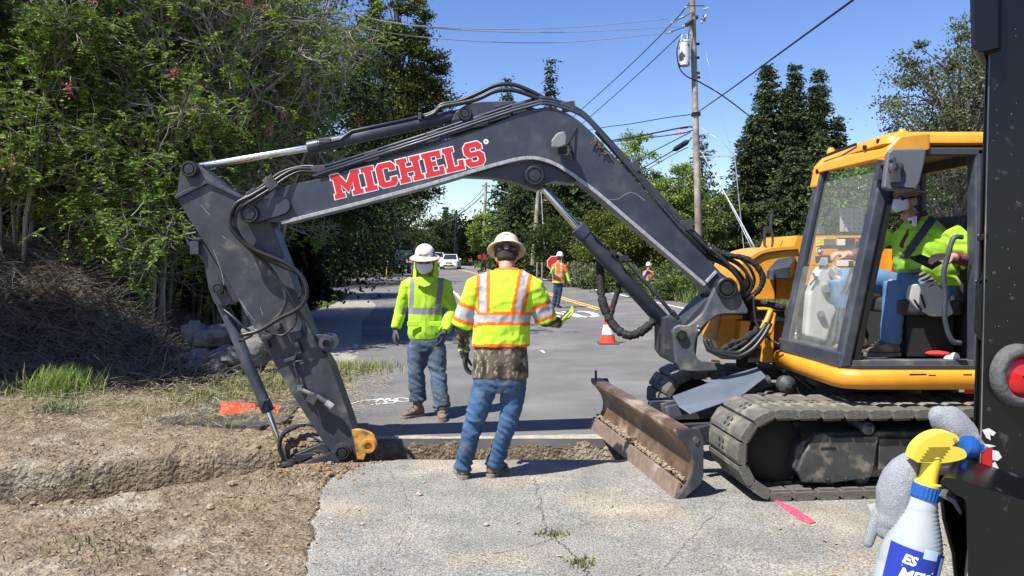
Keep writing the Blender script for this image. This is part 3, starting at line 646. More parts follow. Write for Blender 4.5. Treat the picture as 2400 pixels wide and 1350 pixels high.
hose([(1806, 728, -.08), (1796, 752, -.12), (1785, 772, -.14)], .022, m=m_yel_m); hose([(1812, 735, -.06), (1808, 762, -.1), (1801, 782, -.12)], .026, m=m_yel_m)
hose([(1735, 706, .2), (1790, 712, .1), (1840, 722, .05)], .03, m=m_sleeve, wob=.4)
for k in range(5): hose([(1690+k*7, 818+random.uniform(-3, 3), -.08), (1715+k*7, 808+random.uniform(-8, 8), -.12), (1745+k*5, 800+random.uniform(-10, 6), -.1), (1775+k*3, 775+random.uniform(-6, 6), -.06)], .010, m=m_sleeve, wob=.3)
MB().bar(AP(1664, 845, -.15), AP(1690, 848, -.15), .03, .02).build('hose_bracket', m_yel_w, exc)

# ---- house (upper body)
YH = 7.05
def pb(name, m, pts, Y0, Y1, parent=exc, bevel=.01, **k):
    near = [P(x, y, Y0) for x, y in pts]; return MB().prism(near, [Vector((v.x, Y1, v.z)) for v in near]).build(name, m, parent, bevel=bevel, **k)
house = pb('engine_cover', m_yel_m, [(1722, 700), (1722, 668)]+S2([(1728, 645), (1738, 622), (1756, 604), (1782, 589), (1815, 580), (1860, 577)], 4)+[(1870, 552), (2130, 552), (2130, 700)], YH, 8.0, bevel=.02, bseg=3)
b = MB(); q = crom([P(x, y, YH-.012) for x, y in [(1764, 611), (1790, 595), (1830, 588), (1870, 585)]], 4)
for a, c in zip(q, q[1:]): b.bar(a, c, .02, .012)
b.build('cover_seam', m_dark, house)
for (x0, y0, x1, y1) in ((1742, 640, 1756, 690), (1812, 650, 1822, 700)): MB().box(P((x0+x1)/2, (y0+y1)/2, YH-.006), (.014, .01, .2)).build('panel_gap', m_dark, house)
tb = MB().prism([P(x, y, 6.72) for x, y in ((1797, 632), (1850, 625), (1852, 654), (1796, 654))], [P(x, y, 7.05) for x, y in ((1823, 606), (1865, 600), (1865, 640), (1797, 640))]).build('step_box', m_gray, house, bevel=.012)
MB().box(P(1808, 644, 6.70), (.035, .02, .09)).build('latch', m_cast, tb, bevel=.004)
mh = MB(); mh.tube([P(1812, 600, 7.3), P(1792, 575, 7.3), P(1792, 535, 7.3)], .014, 8); mh.box(P(1798, 535, 7.3), (.05, .03, .04)); mh.build('mirror_stalk', m_grayd, house, smooth=True, angle=30)
b = MB(); b.tube(crom([P(1808, 590, 7.3), P(1811, 560, 7.3), P(1806, 528, 7.3), P(1810, 500, 7.3)], 4), .012, 8); b.box(P(1810, 590, 7.28), (.08, .06, .05)); b.build('side_mirror', m_grayd, house)
fr = pb('main_frame', m_yel_m, [(1696, 722), (1840, 722), (1840, 850), (1690, 842), (1680, 800)], 6.95, 7.5, bevel=.012)
pb('frame_rib', m_yel_m, [(1690, 738), (1840, 740), (1840, 750), (1690, 748)], 6.88, 6.95, fr, bevel=.004)
pb('frame_post', m_yel_m, [(1790, 752), (1815, 752), (1812, 850), (1786, 850)], 6.70, 6.96, fr, bevel=.008)
pb('frame_post', m_yel_m, [(1736, 752), (1760, 752), (1738, 842), (1728, 842)], 6.80, 6.96, fr, bevel=.008)
b = MB(); b.box((3.4, 6.7, .80), (1.9, 2.1, .10)); b.box((2.9, 6.6, .72), (1.0, 1.0, .14)); b.build('deck', m_frame, exc, bevel=.01)
b = MB(); b.cyl((2.9, 6.55, .42), (2.9, 6.55, .70), .52, 40); b.build('slew_ring', m_dark, exc, smooth=True, angle=40)
# rear of the machine (behind the black truck)
b = MB(); b.prism([(3.45, 5.5, .80), (4.5, 5.5, .80), (4.75, 5.5, 1.0), (4.75, 5.5, 1.7), (4.5, 5.5, 1.85), (3.45, 5.5, 1.85)], [(3.45, 7.9, .80), (4.5, 7.9, .80), (4.75, 7.9, 1.0), (4.75, 7.9, 1.7), (4.5, 7.9, 1.85), (3.45, 7.9, 1.85)]); b.build('rear_body', m_yel_m, exc, bevel=.05, bseg=3)
# skirt under the cab
sk0 = [(1.0, 1.0)]
def skirt_sec(x, y, d): # outward bulged section, d outward unit
    zs = [(0, .872), (.03, .865), (.045, .83), (.04, .78), (.015, .745), (-.05, .735)]
    return [Vector((x, y, z))+Vector(d)*o for o, z in zs]
r_ = [skirt_sec(*a) for a in ((2.30, 6.62, (-1, 0, 0)), (2.31, 6.2, (-1, 0, 0)), (2.34, 5.58, (-1, -.05, 0)), (2.38, 5.49, (-.75, -.75, 0)), (2.47, 5.445, (-.1, -1, 0)), (2.9, 5.44, (0, -1, 0)), (3.9, 5.44, (0, -1, 0)), (4.6, 5.5, (.1, -1, 0)))]
b = MB(); n = 6; vs = [v for s_ in r_ for v in s_]
b.add(vs, [(i*n+k, i*n+k+1, (i+1)*n+k+1, (i+1)*n+k) for i in range(len(r_)-1) for k in range(n-1)]); sk = b.build('skirt', m_yel_m, exc, smooth=True, thick=.012)
b = MB(); b.box((2.85, 5.394, .855), (.12, .006, .004)); b.box((2.95, 5.393, .848), (.05, .006, .003)); b.box((3.2, 5.394, .852), (.06, .006, .004)); b.build('scrape', m_dark, sk)
MB().box((3.35, 5.43, .725), (.30, .01, .028)).build('reflector', mat('reflector_red', (.65, .04, .02), .4), sk)
# ================================================================ cab
YN, YF = 5.50, 6.55
cab = MB().box((2.90, (YN+YF)/2, .885), (1.05, 1.04, .03)).build('cab_floor', m_plastd, exc, bevel=.004)
XB, XT = 2.39, 2.72   # front face: bottom and top x
def fx(z, y=5.5): return XB+(XT-XB)*(z-.9)/1.55-.075*(y-5.5)
b = MB()
def pil(y, w, t, z0=.88, z1=2.46): # slanted front pillars
    b.prism(*[[Vector((fx(z, q)+s*t/2, q, z)) for z, s in ((z0, -1), (z0, 1), (z1, 1), (z1, -1))] for q in (y, y+w)])
pil(YN, .10, .085); fpil = b.build('front_pillar', m_gray, exc, bevel=.018, bseg=3)
b = MB(); pil(YF-.09, .09, .08); b.build('front_pillar', m_gray, exc, bevel=.018, bseg=3)
# inner door post beside the near pillar
b = MB(); b.prism([Vector((fx(.94)+.06, YN+.013, .94)), Vector((fx(.94)+.10, YN+.013, .94)), Vector((fx(2.4)+.09, YN+.01, 2.4)), Vector((fx(2.4)+.06, YN+.01, 2.4))], [Vector((fx(.94)+.06, YN+.08, .94)), Vector((fx(.94)+.10, YN+.08, .94)), Vector((fx(2.4)+.09, YN+.08, 2.4)), Vector((fx(2.4)+.06, YN+.08, 2.4))]); b.build('door_seal', m_black, exc)
b = MB(); b.box((3.385, YN+.04, 1.66), (.15, .12, 1.60)); bp = b.build('rear_pillar', m_gray, exc, bevel=.02, bseg=3)
b = MB(); b.box((3.345, YN-.028, 1.66), (.05, .02, 1.5)); b.build('door_edge', m_gray, bp, bevel=.006)
b = MB()
for z in (2.33, 1.03): b.box((3.36, YN-.03, z), (.05, .05, .16))
b.build('hinge', m_grayd, bp, bevel=.006)
b = MB()
for z in (2.40, 2.36, 2.31, 2.27, 1.12, 1.08, .98): b.cyl((3.36, YN-.052, z), (3.36, YN-.064, z), .010, 8)
b.build('bolt', m_dark, bp)
b = MB(); b.box((3.385, YF-.04, 1.66), (.12, .08, 1.58)); b.build('rear_pillar', m_gray, exc, bevel=.01)
# sills
b = MB(); b.bar((XB+.05, YN+.053, .907), (3.4, YN+.053, .907), .085, .056); b.build('door_sill', m_cast, exc, bevel=.006)
b = MB(); b.prism(*[[Vector((fx(.93, q)+a, q, z)) for a, z in ((-.05, .875), (.035, .875), (.035, .99), (-.05, .99))] for q in (YN+.007, YF-.007)]); b.build('front_sill', m_gray, exc, bevel=.012)
# black rubber floor lip and mat
MB().box((2.9, 5.66, .905), (.85, .2, .012)).build('floor_mat', m_pad, cab)
# roof
def rr(z, dx0, dy, x1=3.62): # rounded ring of roof at height z
    x0 = XT-.04+dx0; y0 = YN-.03+dy; y1 = YF+.04-dy; r = .09; pts = []
    for (cx_, cy_, a0) in ((x0+r, y0+r, 180), (x1-r, y0+r, 270), (x1-r, y1-r, 0), (x0+r, y1-r, 90)):
        for k in range(6): a = math.radians(a0+18*k); pts.append(Vector((cx_+r*math.cos(a), cy_+r*math.sin(a), z)))
    return pts
roof = MB().loft([rr(2.475, .0, .03), rr(2.49, -.02, 0), rr(2.54, .0, .0), rr(2.572, .05, .03), rr(2.58, .14, .10)]).build('roof', m_yel_m, exc, smooth=True, angle=50)
b = MB(); hd = []
for y in (YN-.037, YF+.047):
    hd.append([Vector((fx(2.38, y)-.055, y, 2.38)), Vector((fx(2.46, y)-.05, y, 2.45)), Vector((fx(2.5, y)+.02, y, 2.535)), Vector((fx(2.5, y)+.25, y, 2.56)), Vector((fx(2.5, y)+.25, y, 2.44)), Vector((fx(2.44, y)+.05, y, 2.42))])
b.prism(*hd); b.build('roof_header', m_yel_m, roof, bevel=.02, bseg=3)
b = MB(); q = [(YF-.075, 2.46), (YF+.035, 2.46), (YF+.035, 2.26), (YF-.075, 2.26)]
b.prism([Vector((fx(z, y)-.052, y, z)) for y, z in q], [Vector((fx(z, y)+.045, y, z)) for y, z in q]); b.build('header_corner', m_yel_m, roof, bevel=.02, bseg=3)
b = MB(); q = [(YN-.02, 2.45), (YN+.12, 2.45), (YN+.10, 2.38), (YN-.02, 2.36)]
b.prism([Vector((fx(z, y)-.05, y, z)) for y, z in q], [Vector((fx(z, y)+.05, y, z)) for y, z in q]); b.build('header_corner', m_yel_m, roof, bevel=.015)
b = MB(); b.box((3.10, YN+.0, 2.43), (.62, .04, .06)); b.build('door_header', m_plastd, roof, bevel=.01)
b = MB(); b.box((3.15, (YN+YF)/2, 2.455), (.7, .96, .03)); b.build('roof_lining', m_plastd, roof)
for (x, y) in ((XT+.10, YN+.05), (XT-.02, YF-.05)):
    MB().lathe((x, y, 2.545), [(.035, 0), (.035, .03), (.022, .05), (.018, .055)], seg=14).build('roof_cap', m_yel_m, roof, smooth=True, angle=40)
b = MB(); b.bar((fx(2.5, YF)-.045, YF-.1, 2.515), (fx(2.5, YN+.45)-.03, YN+.45, 2.55), .012, .02); b.build('rain_gutter', m_dark, roof)
b = MB()
for y, z in ((YN+.28, 2.50), (YF-.06, 2.40), (YN+.10, 2.52)): b.cyl((fx(z, y)-.065, y, z), (fx(z, y)-.045, y, z), .018, 10)
b.build('roof_bolt', m_dark, roof)
# glass
m_glass = mat('cab_glass', (.9, .95, .93), .03, trans=0, alpha=.05, spec=.7)
m_gdirty = mat('dusty_glass', (.55, .60, .52), .12, alpha=.10, spec=.6, var=.4, vscale=9)
b = MB(); zz = (1.02, 1.60); yy = (YN+.14, YF-.11); q = []
def glassplate(name, m, y0, y1, z0, z1, off, parent=exc, rad=.05):
    pts = []
    for (cy_, cz_, a0) in ((y0+rad, z0+rad, 180), (y1-rad, z0+rad, 270), (y1-rad, z1-rad, 0), (y0+rad, z1-rad, 90)):
        for k in range(5): a = math.radians(a0+22.5*k); pts.append((cy_+rad*math.cos(a), cz_+rad*math.sin(a)))
    return MB().prism([Vector((fx(z, y)+off, y, z)) for y, z in pts], [Vector((fx(z, y)+off+.005, y, z)) for y, z in pts]).build(name, m, parent)
glassplate('lower_windscreen', m_gdirty, YN+.09, YF-.08, .985, 1.60, -.02)
glassplate('upper_windscreen', m_glass, YN+.09, YF-.08, 1.61, 2.40, .01)
# window seal frame
def seal(y0, y1, z0, z1, t, off, name):
    b = MB(); 
    for (a, c) in (((y0, z0), (y1, z0)), ((y1, z0), (y1, z1)), ((y1, z1), (y0, z1)), ((y0, z1), (y0, z0))):
        b.bar((fx(a[1], a[0])+off, a[0], a[1]), (fx(c[1], c[0])+off, c[0], c[1]), t, t)
    return b.build(name, m_black, exc)
seal(YN+.09, YF-.085, .98, 2.42, .028, .012, 'window_seal')
# far side: window ledge, glass bar
b = MB(); b.bar((fx(1.75)+.05, YF-.03, 1.76), (3.35, YF-.03, 1.76), .03, .03); b.bar((fx(2.1)+.02, YF-.03, 2.03), (3.35, YF-.03, 2.03), .025, .025); b.build('side_rail', m_plastd, exc)
MB().box((2.9, YF-.02, 1.16), (.95, .03, .55)).build('side_panel', m_plastd, exc)
# rear wall with window
b = MB(); b.box((3.46, 6.02, 1.30), (.04, 1.0, .80)); b.box((3.46, 5.66, 2.05), (.04, .22, .8)); b.box((3.46, 6.5, 2.05), (.04, .10, .8)); b.box((3.46, 6.02, 2.42), (.04, 1.0, .10)); b.build('rear_wall', m_plastd, exc)
MB().box((3.46, 6.1, 2.04), (.008, .72, .66)).build('rear_window', m_glass, exc)
# seat
seat = MB().box((3.12, 5.98, 1.30), (.50, .50, .12)).build('seat', m_plastd, exc, bevel=.03, bseg=3)
MB().box((3.39, 5.98, 1.66), (.11, .48, .66), Matrix.Rotation(.12, 3, 'Y')).build('backrest', m_plastd, seat, bevel=.03, bseg=3)
MB().box((3.15, 5.98, 1.08), (.36, .40, .32)).build('seat_base', m_dark, seat, bevel=.01)
# consoles
con = MB().prism([P(x, y, 5.72) for x, y in ((2128, 700), (2134, 668), (2195, 660), (2222, 690), (2238, 735), (2225, 742), (2188, 742), (2150, 725))], [P(x, y, 5.72)+Vector((0, .17, 0)) for x, y in ((2128, 700), (2134, 668), (2195, 660), (2222, 690), (2238, 735), (2225, 742), (2188, 742), (2150, 725))]).build('left_console', m_plast, exc, bevel=.03, bseg=4)
MB().prism([P(x, y, 5.74) for x, y in ((2205, 690), (2242, 688), (2244, 720), (2236, 736), (2200, 736))], [P(x, y, 5.74)+Vector((0, .14, 0)) for x, y in ((2205, 690), (2242, 688), (2244, 720), (2236, 736), (2200, 736))]).build('console_end', m_plast, con, bevel=.03, bseg=4)
b = MB(); b.bar(P(2158, 690, 5.715), P(2168, 722, 5.715), .016, .01); b.bar(P(2142, 702, 5.715), P(2160, 728, 5.715), .012, .01); b.build('console_slot', m_dark, con)
bt = MB(); c = P(2165, 655, 5.80)
for k in range(5): bt.lathe(P(2170-k*5, 668-k*9, 5.80), [(.078-k*.009, -.012), (.085-k*.009, 0), (.078-k*.009, .012)], axis=(-.5, 0, 1), seg=20)
bt.build('lever_boot', mat('boot_rubber', (.16, .15, .13), .8), con, smooth=True, angle=50)
rc = MB().prism([P(x+20, y, 6.30) for x, y in ((1868, 790), (1876, 690), (1893, 640), (1905, 622), (1940, 628), (1962, 665), (1958, 700), (1935, 750), (1920, 805))], [P(x+20, y, 6.30)+Vector((.02, .16, 0)) for x, y in ((1868, 790), (1876, 690), (1893, 640), (1905, 622), (1940, 628), (1962, 665), (1958, 700), (1935, 750), (1920, 805))]).build('right_console', m_plast, exc, bevel=.03, bseg=4)
b = MB()
for x, y, r in ((1916, 676, .042), (1902, 735, .03)): b.lathe(P(x+20, y, 6.30), [(r, 0), (r, .03), (r*.8, .04), (.002, .04)], axis=(-.2, -1, 0), seg=22)
b.build('console_knob', mat('knob_grey', (.16, .17, .17), .6), rc, smooth=True, angle=40)
b = MB(); b.prism([P(x+20, y, 6.29) for x, y in ((1896, 622), (1906, 603), (1922, 618), (1918, 626))], [P(x+20, y, 6.4) for x, y in ((1896, 622), (1906, 603), (1922, 618), (1918, 626))]); b.prism([P(x+20, y, 6.28) for x, y in ((1925, 624), (1958, 665), (1956, 680), (1920, 640))], [P(x+20, y, 6.31) for x, y in ((1925, 624), (1958, 665), (1956, 680), (1920, 640))]); b.build('console_trim', mat('trim_grey', (.30, .30, .29), .6), rc, bevel=.006)
b = MB(); b.bar(P(1905, 640, 6.29), P(1913, 655, 6.29), .02, .01); b.bar(P(1898, 668, 6.29), P(1916, 648, 6.29), .012, .01); b.build('console_slot', m_dark, rc)
lv = MB()
for x in (0, 9): lv.tube([P(1972+x, 690, 5.95), P(1988+x, 650, 5.95), P(1994+x, 636, 5.95)], .009, 8); lv.lathe(P(1993+x, 640, 5.95), [(.012, 0), (.017, .02), (.015, .05), (.004, .055)], axis=(.3, 0, 1), seg=12)
lv.build('travel_lever', m_plastd, exc, smooth=True, angle=50)
b = MB(); b.prism([P(x, y, 6.3) for x, y in ((1950, 620), (1990, 640), (1985, 668), (1958, 650))], [P(x, y, 6.4) for x, y in ((1950, 620), (1990, 640), (1985, 668), (1958, 650))]); b.build('monitor', m_plast, exc, bevel=.01)
# pedals and clutter on the floor
b = MB(); b.box((2.62, 6.05, .97), (.05, .10, .16), Matrix.Rotation(.5, 3, 'Y')); b.box((2.62, 5.88, .97), (.05, .10, .16), Matrix.Rotation(.5, 3, 'Y')); b.tube([P(1964, 800, 5.9), P(1970, 770, 5.9), P(1976, 720, 5.9)], .014, 8); b.tube([P(1952, 800, 5.9), P(1958, 760, 5.9), P(1966, 720, 5.9)], .014, 8); b.build('pedal', m_plastd, exc, bevel=.006)
# grab rail in the doorway
q = crom([P(x, y, 5.46) for x, y in ((2256, 556), (2238, 556), (2228, 575), (2222, 600), (2212, 640), (2216, 690), (2214, 740), (2222, 780), (2234, 800), (2252, 804))], 5)
MB().tube(q, .018, 10).build('grab_rail', m_gray, exc, smooth=True)
# mirror on the near pillar
mr_ = [(2072, 440), (2076, 400), (2082, 356), (2092, 349), (2166, 347), (2172, 354), (2168, 380), (2156, 430), (2148, 443), (2140, 445), (2084, 446)]
mir = MB().prism([P(x, y, 5.30) for x, y in mr_], [P(CX+(x-CX)*1.0, y, 5.30)+Vector((.01, .07, 0)) for x, y in mr_]).build('mirror', mat('mirror_shell', (.12, .128, .145), .55, var=.06, vscale=30), exc, bevel=.022, bseg=4)
b = MB(); b.lathe(P(2098, 395, 5.30), [(.05, 0), (.052, .02), (.03, .035), (.002, .035)], axis=(0, -1, 0), seg=20); b.box(P(2098, 412, 5.27), (.05, .05, .09)); b.build('mirror_knuckle', m_plastd, mir, smooth=True, angle=40)
b = MB(); b.tube([P(2098, 395, 5.25), P(2096, 372, 5.25), P(2070, 385, 5.4), P(2060, 390, 5.5)], .013, 8); b.box(P(2062, 400, 5.47), (.05, .06, .13)); b.build('mirror_arm', m_gray, mir)
# decals on the machine body beyond the cab and inside the far window
def decal(name, px, py, w, h, Y, m, parent=house, txt=None, tm=None, ts=.4, d=.003):
    c = P(px, py, Y); o = MB().box(c, (w, d, h)).build(name, m, parent)
    if txt:
        for i, t in enumerate(txt.split('\n')):
            text_mesh(t, h*ts, lambda u, v, ww: c+Vector((u, -d*.5-.002, v+h*(.28-.34*i)))).build(name+'_print', tm or MATS['print_black'], o)
    return o
m_dy = mat('decal_yellow', (.75, .62, .05), .5); m_dw = mat('decal_white', (.72, .72, .68), .5); m_dk = mat('decal_black', (.02, .02, .022), .5); m_do = mat('decal_orange', (.75, .16, .02), .5); m_dg = mat('decal_olive', (.12, .14, .08), .5)
YD = YH-.003
decal('decal', 1922, 567, .07, .075, YD, m_dy, txt='------\n------\n------', ts=.3); decal('decal', 1944, 558, .105, .016, YD, m_dy, txt='CAUTION', ts=.95); decal('decal', 1944, 569, .105, .068, YD, m_dg)
decal('decal', 1984, 570, .15, .10, YD, m_dk); decal('decal', 1972, 571, .07, .085, YD-.004, m_dw); decal('decal', 2018, 570, .10, .10, YD, m_dk); decal('decal', 2008, 563, .03, .02, YD-.004, m_do)
c = P(1920, 587, YD); rd = MB().cyl(c, c+Vector((0, -.003, 0)), .028, 24).build('round_decal', m_dw, house); MB().ring(c+Vector((0, -.0045, 0)), (0, -1, 0), .023, .017, .001).build('round_decal_print', MATS['print_black'], rd); 
decal('decal', 1930, 607, .15, .055, YD, m_dk); decal('decal', 1932, 611, .06, .06, YD-.004, mat('decal_blue', (.25, .5, .7), .5)); decal('decal', 1932, 598, .10, .012, YD-.004, mat('decal_red', (.35, .02, .02), .5)); 
decal('decal', 1978, 600, .07, .012, YD, m_do); decal('decal', 1984, 603, .14, .03, YD+.001, m_dk); decal('decal', 1980, 617, .15, .055, YD, m_dw); decal('decal', 1994, 617, .04, .045, YD-.004, m_dk)
sh = decal('notice_sheet', 1996, 515, .20, .20, 6.50, mat('paper', (.50, .52, .50), .6, alpha=.8), exc); 
for r_i in range(5):
    b = MB()
    for c_i in range(4): b.box(P(1978+c_i*12, 488+r_i*12, 6.49), (.014, .002, .012))
    b.build('notice_print', MATS['knob_grey'], sh)
for o in [o for o in bpy.data.objects if o.name.startswith('notice_print')][1:]: pass
b = MB(); b.cyl(P(1917, 548, 7.2), P(1917, 530, 7.2), .05, 18); b.cyl(P(1900, 546, 7.2), P(1900, 538, 7.2), .03, 14); b.build('filler_cap', m_cast, house, smooth=True, angle=40)
# rag, red tool roll on the floor (carried in the cab, loose things)
b = MB(); b.ell(P(2228, 843, 5.62), (.045, .05, .035)); b.ell(P(2238, 836, 5.62), (.03, .04, .03))
rag = b.build('rag', mat('white_cloth', (.7, .7, .72), .9, bump=.8, bscale=25, bdist=.03), smooth=True); tag(rag, 'crumpled white rag lying on the cab floor by the rear door post', 'rag')
b = MB().ell(P(2198, 828, 5.75), (.09, .06, .02)); tag(b.build('cloth', mat('red_cloth', (.55, .03, .03), .9, bump=.8, bscale=25, bdist=.02), smooth=True), 'folded red cloth on the cab floor behind the operator\'s boots', 'cloth')
# ================================================================ undercarriage
UA = math.radians(5); UC = Vector((2.85, 6.5, 0))
def U(x, y, z): return Vector((UC.x+x*math.cos(UA)-y*math.sin(UA), UC.y+x*math.sin(UA)+y*math.cos(UA), z))
UR = Matrix.Rotation(UA, 3, 'Z')
def shoe_mesh():
    """one rubber-padded track shoe with four bolt recesses, lying in the xy plane, outer face up"""
    b = MB(); w, l, h = .60, .146, .060
    sec = [(-l/2, -h), (l/2, -h), (l/2, -.012), (l/2-.026, 0), (-l/2+.026, 0), (-l/2, -.012)]
    b.prism([(x, -w/2, z) for x, z in sec], [(x, w/2, z) for x, z in sec])
    b.cm = 1
    for dx, dy in ((-.022, -.03), (.022, -.03), (-.022, .045), (.022, .045)):
        b.lathe((dx, dy, .0012), [(.0165, -.003), (.0165, 0)], seg=14)
    b.cm = 0
    b.box((0, -.27, -.062), (.12, .03, .03)); b.box((0, .06, -.07), (.13, .10, .04))
    return b
shoe_bm = shoe_mesh()
def shoe_path(n, L=2.22, R=.315, z0=.318):
    per = 2*L+2*PI*R; out = []
    for k in range(n):
        s = per*k/n+.03
        if s < L: p = Vector((-L/2+s, 0, z0+R-.012*math.sin(PI*s/L)*1.5)); a = 0
        elif s < L+PI*R: t = (s-L)/R; p = Vector((L/2+R*math.sin(t), 0, z0+R*math.cos(t))); a = t
        elif s < 2*L+PI*R: p = Vector((L/2-(s-L-PI*R), 0, z0-R)); a = PI
        else: t = (s-2*L-PI*R)/R; p = Vector((-L/2-R*math.sin(t), 0, z0-R*math.cos(t))); a = PI+t
        out.append((p, a))
    return out
proto = None
def make_track(yc, side):
    global proto
    # side: -1 near the camera
    b = MB()
    # side frame (box section with guard plates)
    z0 = .30
    def pr(pts, ya, yb, bb): bb.prism([U(x, yc+ya, z) for x, z in pts], [U(x, yc+yb, z) for x, z in pts])
    yo = -.20*(1 if side < 0 else -1)
    pr([(-.98, .20), (-.90, .12), (.98, .12), (1.02, .20), (1.02, .44), (-.80, .44), (-.95, .36)], -.19, .19, b)
    tr = b.build('track', m_frame, exc, bevel=.012)
    b = MB(); s = -1 if side < 0 else 1; y1 = s*.215
    pr([(-.97, .19), (-.93, .11), (-.72, .10), (-.44, .13), (-.42, .16), (-.38, .42), (-.70, .42), (-.78, .45), (-.84, .44), (-.90, .34)], y1-.02, y1+.02, b); b.build('idler_guard', m_frame, tr, bevel=.008)
    b = MB(); pr([(-.37, .17), (.95, .17), (.95, .20), (-.37, .20)], y1-.06, y1+.03, b); pr([(-.37, .20), (1.0, .20), (1.0, .36), (-.37, .40)], y1-.01, y1+.006, b); b.build('frame_rail', m_frame, tr, bevel=.005)
    b = MB()
    for x, z, r in ((-.62, .355, .001), ): pass
    b.prism([U(x, yc+y1-.0225, z) for x, z in ((-.80, .335), (-.69, .335), (-.69, .352), (-.80, .352))], [U(x, yc+y1-.018, z) for x, z in ((-.80, .335), (-.69, .335), (-.69, .352), (-.80, .352))])
    pts = [( .46+.062*math.cos(a)*(1 if abs(math.cos(a)) < .8 else .95), .31+.055*math.sin(a)) for a in [2*PI*k/16 for k in range(16)]]
    b.prism([U(x, yc+y1-.013, z) for x, z in pts], [U(x, yc+y1-.009, z) for x, z in pts])
    for k in range(4): b.ell(U(-.88+k*.13, yc+y1-.02, .125), (.018, .018, .018), seg=8, rings=5)
    b.build('frame_opening', m_dark, tr)
    for k in range(7):
        x = -.70+k*.24
        MB().lathe(U(x, yc-.17, .115), [(.05, 0), (.062, .02), (.062, .09), (.045, .10), (.045, .24), (.062, .25), (.062, .32), (.05, .34)], axis=UR @ Vector((0, 1, 0)), seg=20).build('roller', m_frame, tr, smooth=True, angle=40)
    for x in (-.45, .48):
        MB().lathe(U(x, yc+s*.24, .475), [(.02, -.02), (.032, 0), (.045, .01), (.045, .05), (.03, .06), (.03, .25)], axis=UR @ Vector((0, -s, 0)), seg=18).build('carrier_roller', m_cast, tr, smooth=True, angle=40)
    for x, nm in ((-1.08, 'idler'), (1.08, 'sprocket')):
        wb = MB().lathe(U(x, yc-.08, z0), [(.10, -.04), (.21, -.02), (.235, 0), (.235, .05), (.215, .06), (.215, .10), (.235, .11), (.235, .16), (.21, .18), (.10, .20)], axis=UR @ Vector((0, 1, 0)), seg=32).build(nm, m_dark, tr, smooth=True, angle=35)
        b = MB()
        for k in range(5):
            a = k*2*PI/5; b.cyl(U(x+.14*math.cos(a), yc+s*.11, z0+.14*math.sin(a)), U(x+.14*math.cos(a), yc+s*.105, z0+.14*math.sin(a)), .03, 12)
        b.build('wheel_hole', m_dark, wb)
    # chain links inside the shoes
    b = MB()
    for p, a in shoe_path(38, R=.265):
        q = U(p.x, yc+p.y, p.z); rot = UR @ Matrix.Rotation(a, 3, 'Y')
        b.box(q+rot @ Vector((0, -.07, 0)), (.135, .03, .05), rot); b.box(q+rot @ Vector((0, .07, 0)), (.135, .03, .05), rot); b.box(q, (.03, .17, .03), rot)
    b.build('chain', m_frame, tr)
    for i, (p, a) in enumerate(shoe_path(38)):
        if proto is None:
            o = shoe_bm.build('track_shoe', [m_pad, m_dark], tr, bevel=.008, bseg=2); proto = o
        else:
            o = proto.copy(); COL.objects.link(o); attach(o, tr)
        rot = (UR @ Matrix.Rotation(a, 3, 'Y')).to_4x4()
        jit = Matrix.Rotation(random.uniform(-.02, .02), 4, 'Y')
        o.matrix_local = Matrix.Translation(U(p.x, yc+p.y, p.z)) @ rot @ jit
    return tr
make_track(-.86, -1); make_track(.90, 1)
# cross frame
b = MB(); b.prism([U(-.75, -.7, .22), U(.75, -.7, .22), U(.55, -.7, .48), U(-.55, -.7, .48)], [U(-.75, .7, .22), U(.75, .7, .22), U(.55, .7, .48), U(-.55, .7, .48)]); b.build('cross_frame', m_frame, exc, bevel=.01)
b = MB(); b.prism([U(-.62, -.66, .46), U(-.02, -.66, .46), U(-.02, .66, .46), U(-.62, .66, .46)], [U(-.62, -.66, .44), U(-.02, -.66, .44), U(-.02, .66, .44), U(-.62, .66, .44)]); b.build('cross_plate', m_cast, exc)

# ---- dozer blade
BN = Vector((1.13, 5.32, 0)); BF = Vector((.77, 7.50, 0)); bx = (BF-BN).normalized(); bn = Vector((bx.y, -bx.x, 0))  # bn points back (+x)
def prof(t): # height t in [0,1] : (back, z)
    z = .025+.455*t; back = .13*math.sin(PI*min(1, t*1.08))**.8 if t < .92 else .13*math.sin(PI*min(1, t*1.08))**.8
    return back, z
b = MB(); NB = 24
def blf(u, v):
    bk, z = prof(v); return BN+bx*((BF-BN).length*u)+bn*(bk+.01)+Vector((0, 0, z+.002*N3(u*14, v*4)))
b.grid(blf, 30, NB)
blade = b.build('dozer_blade', m_rust, exc, smooth=True, thick=.022, fixn=False)
L = (BF-BN).length
b = MB(); b.prism([BN+bx*0+bn*-.012+Vector((0, 0, .0)), BN+bn*.03, BN+bn*.045+Vector((0, 0, .115)), BN+bn*.022+Vector((0, 0, .115))], [BF+bn*-.012, BF+bn*.03, BF+bn*.045+Vector((0, 0, .115)), BF+bn*.022+Vector((0, 0, .115))])
b.build('cutting_edge', mat('edge_steel', (.26, .19, .15), .4, metal=.25, var=.25, vscale=14, col2=(.5, .45, .4), c2scale=5, c2lo=.62, c2hi=.75), blade, bevel=.004)
for q, s in ((BN, -1), (BF, 1)):
    pts = [(0, .0), (.05, .0), (.18, .10), (.20, .16), (.20, .42), (.17, .485), (.02, .485)]+[(prof(t)[0], prof(t)[1]) for t in (.9, .8, .65, .5, .35, .2, .08)]
    b = MB(); b.prism([q+bn*x+Vector((0, 0, z)) for x, z in pts], [q+bx*s*.022+bn*x+Vector((0, 0, z)) for x, z in pts]); ep = b.build('end_plate', m_grayd, blade, bevel=.004)
    c = q+bx*s*.02+bn*.14+Vector((0, 0, .41)); MB().cyl(c, c+bx*s*.012, .022, 14).build('bolt_head', m_cast, ep)
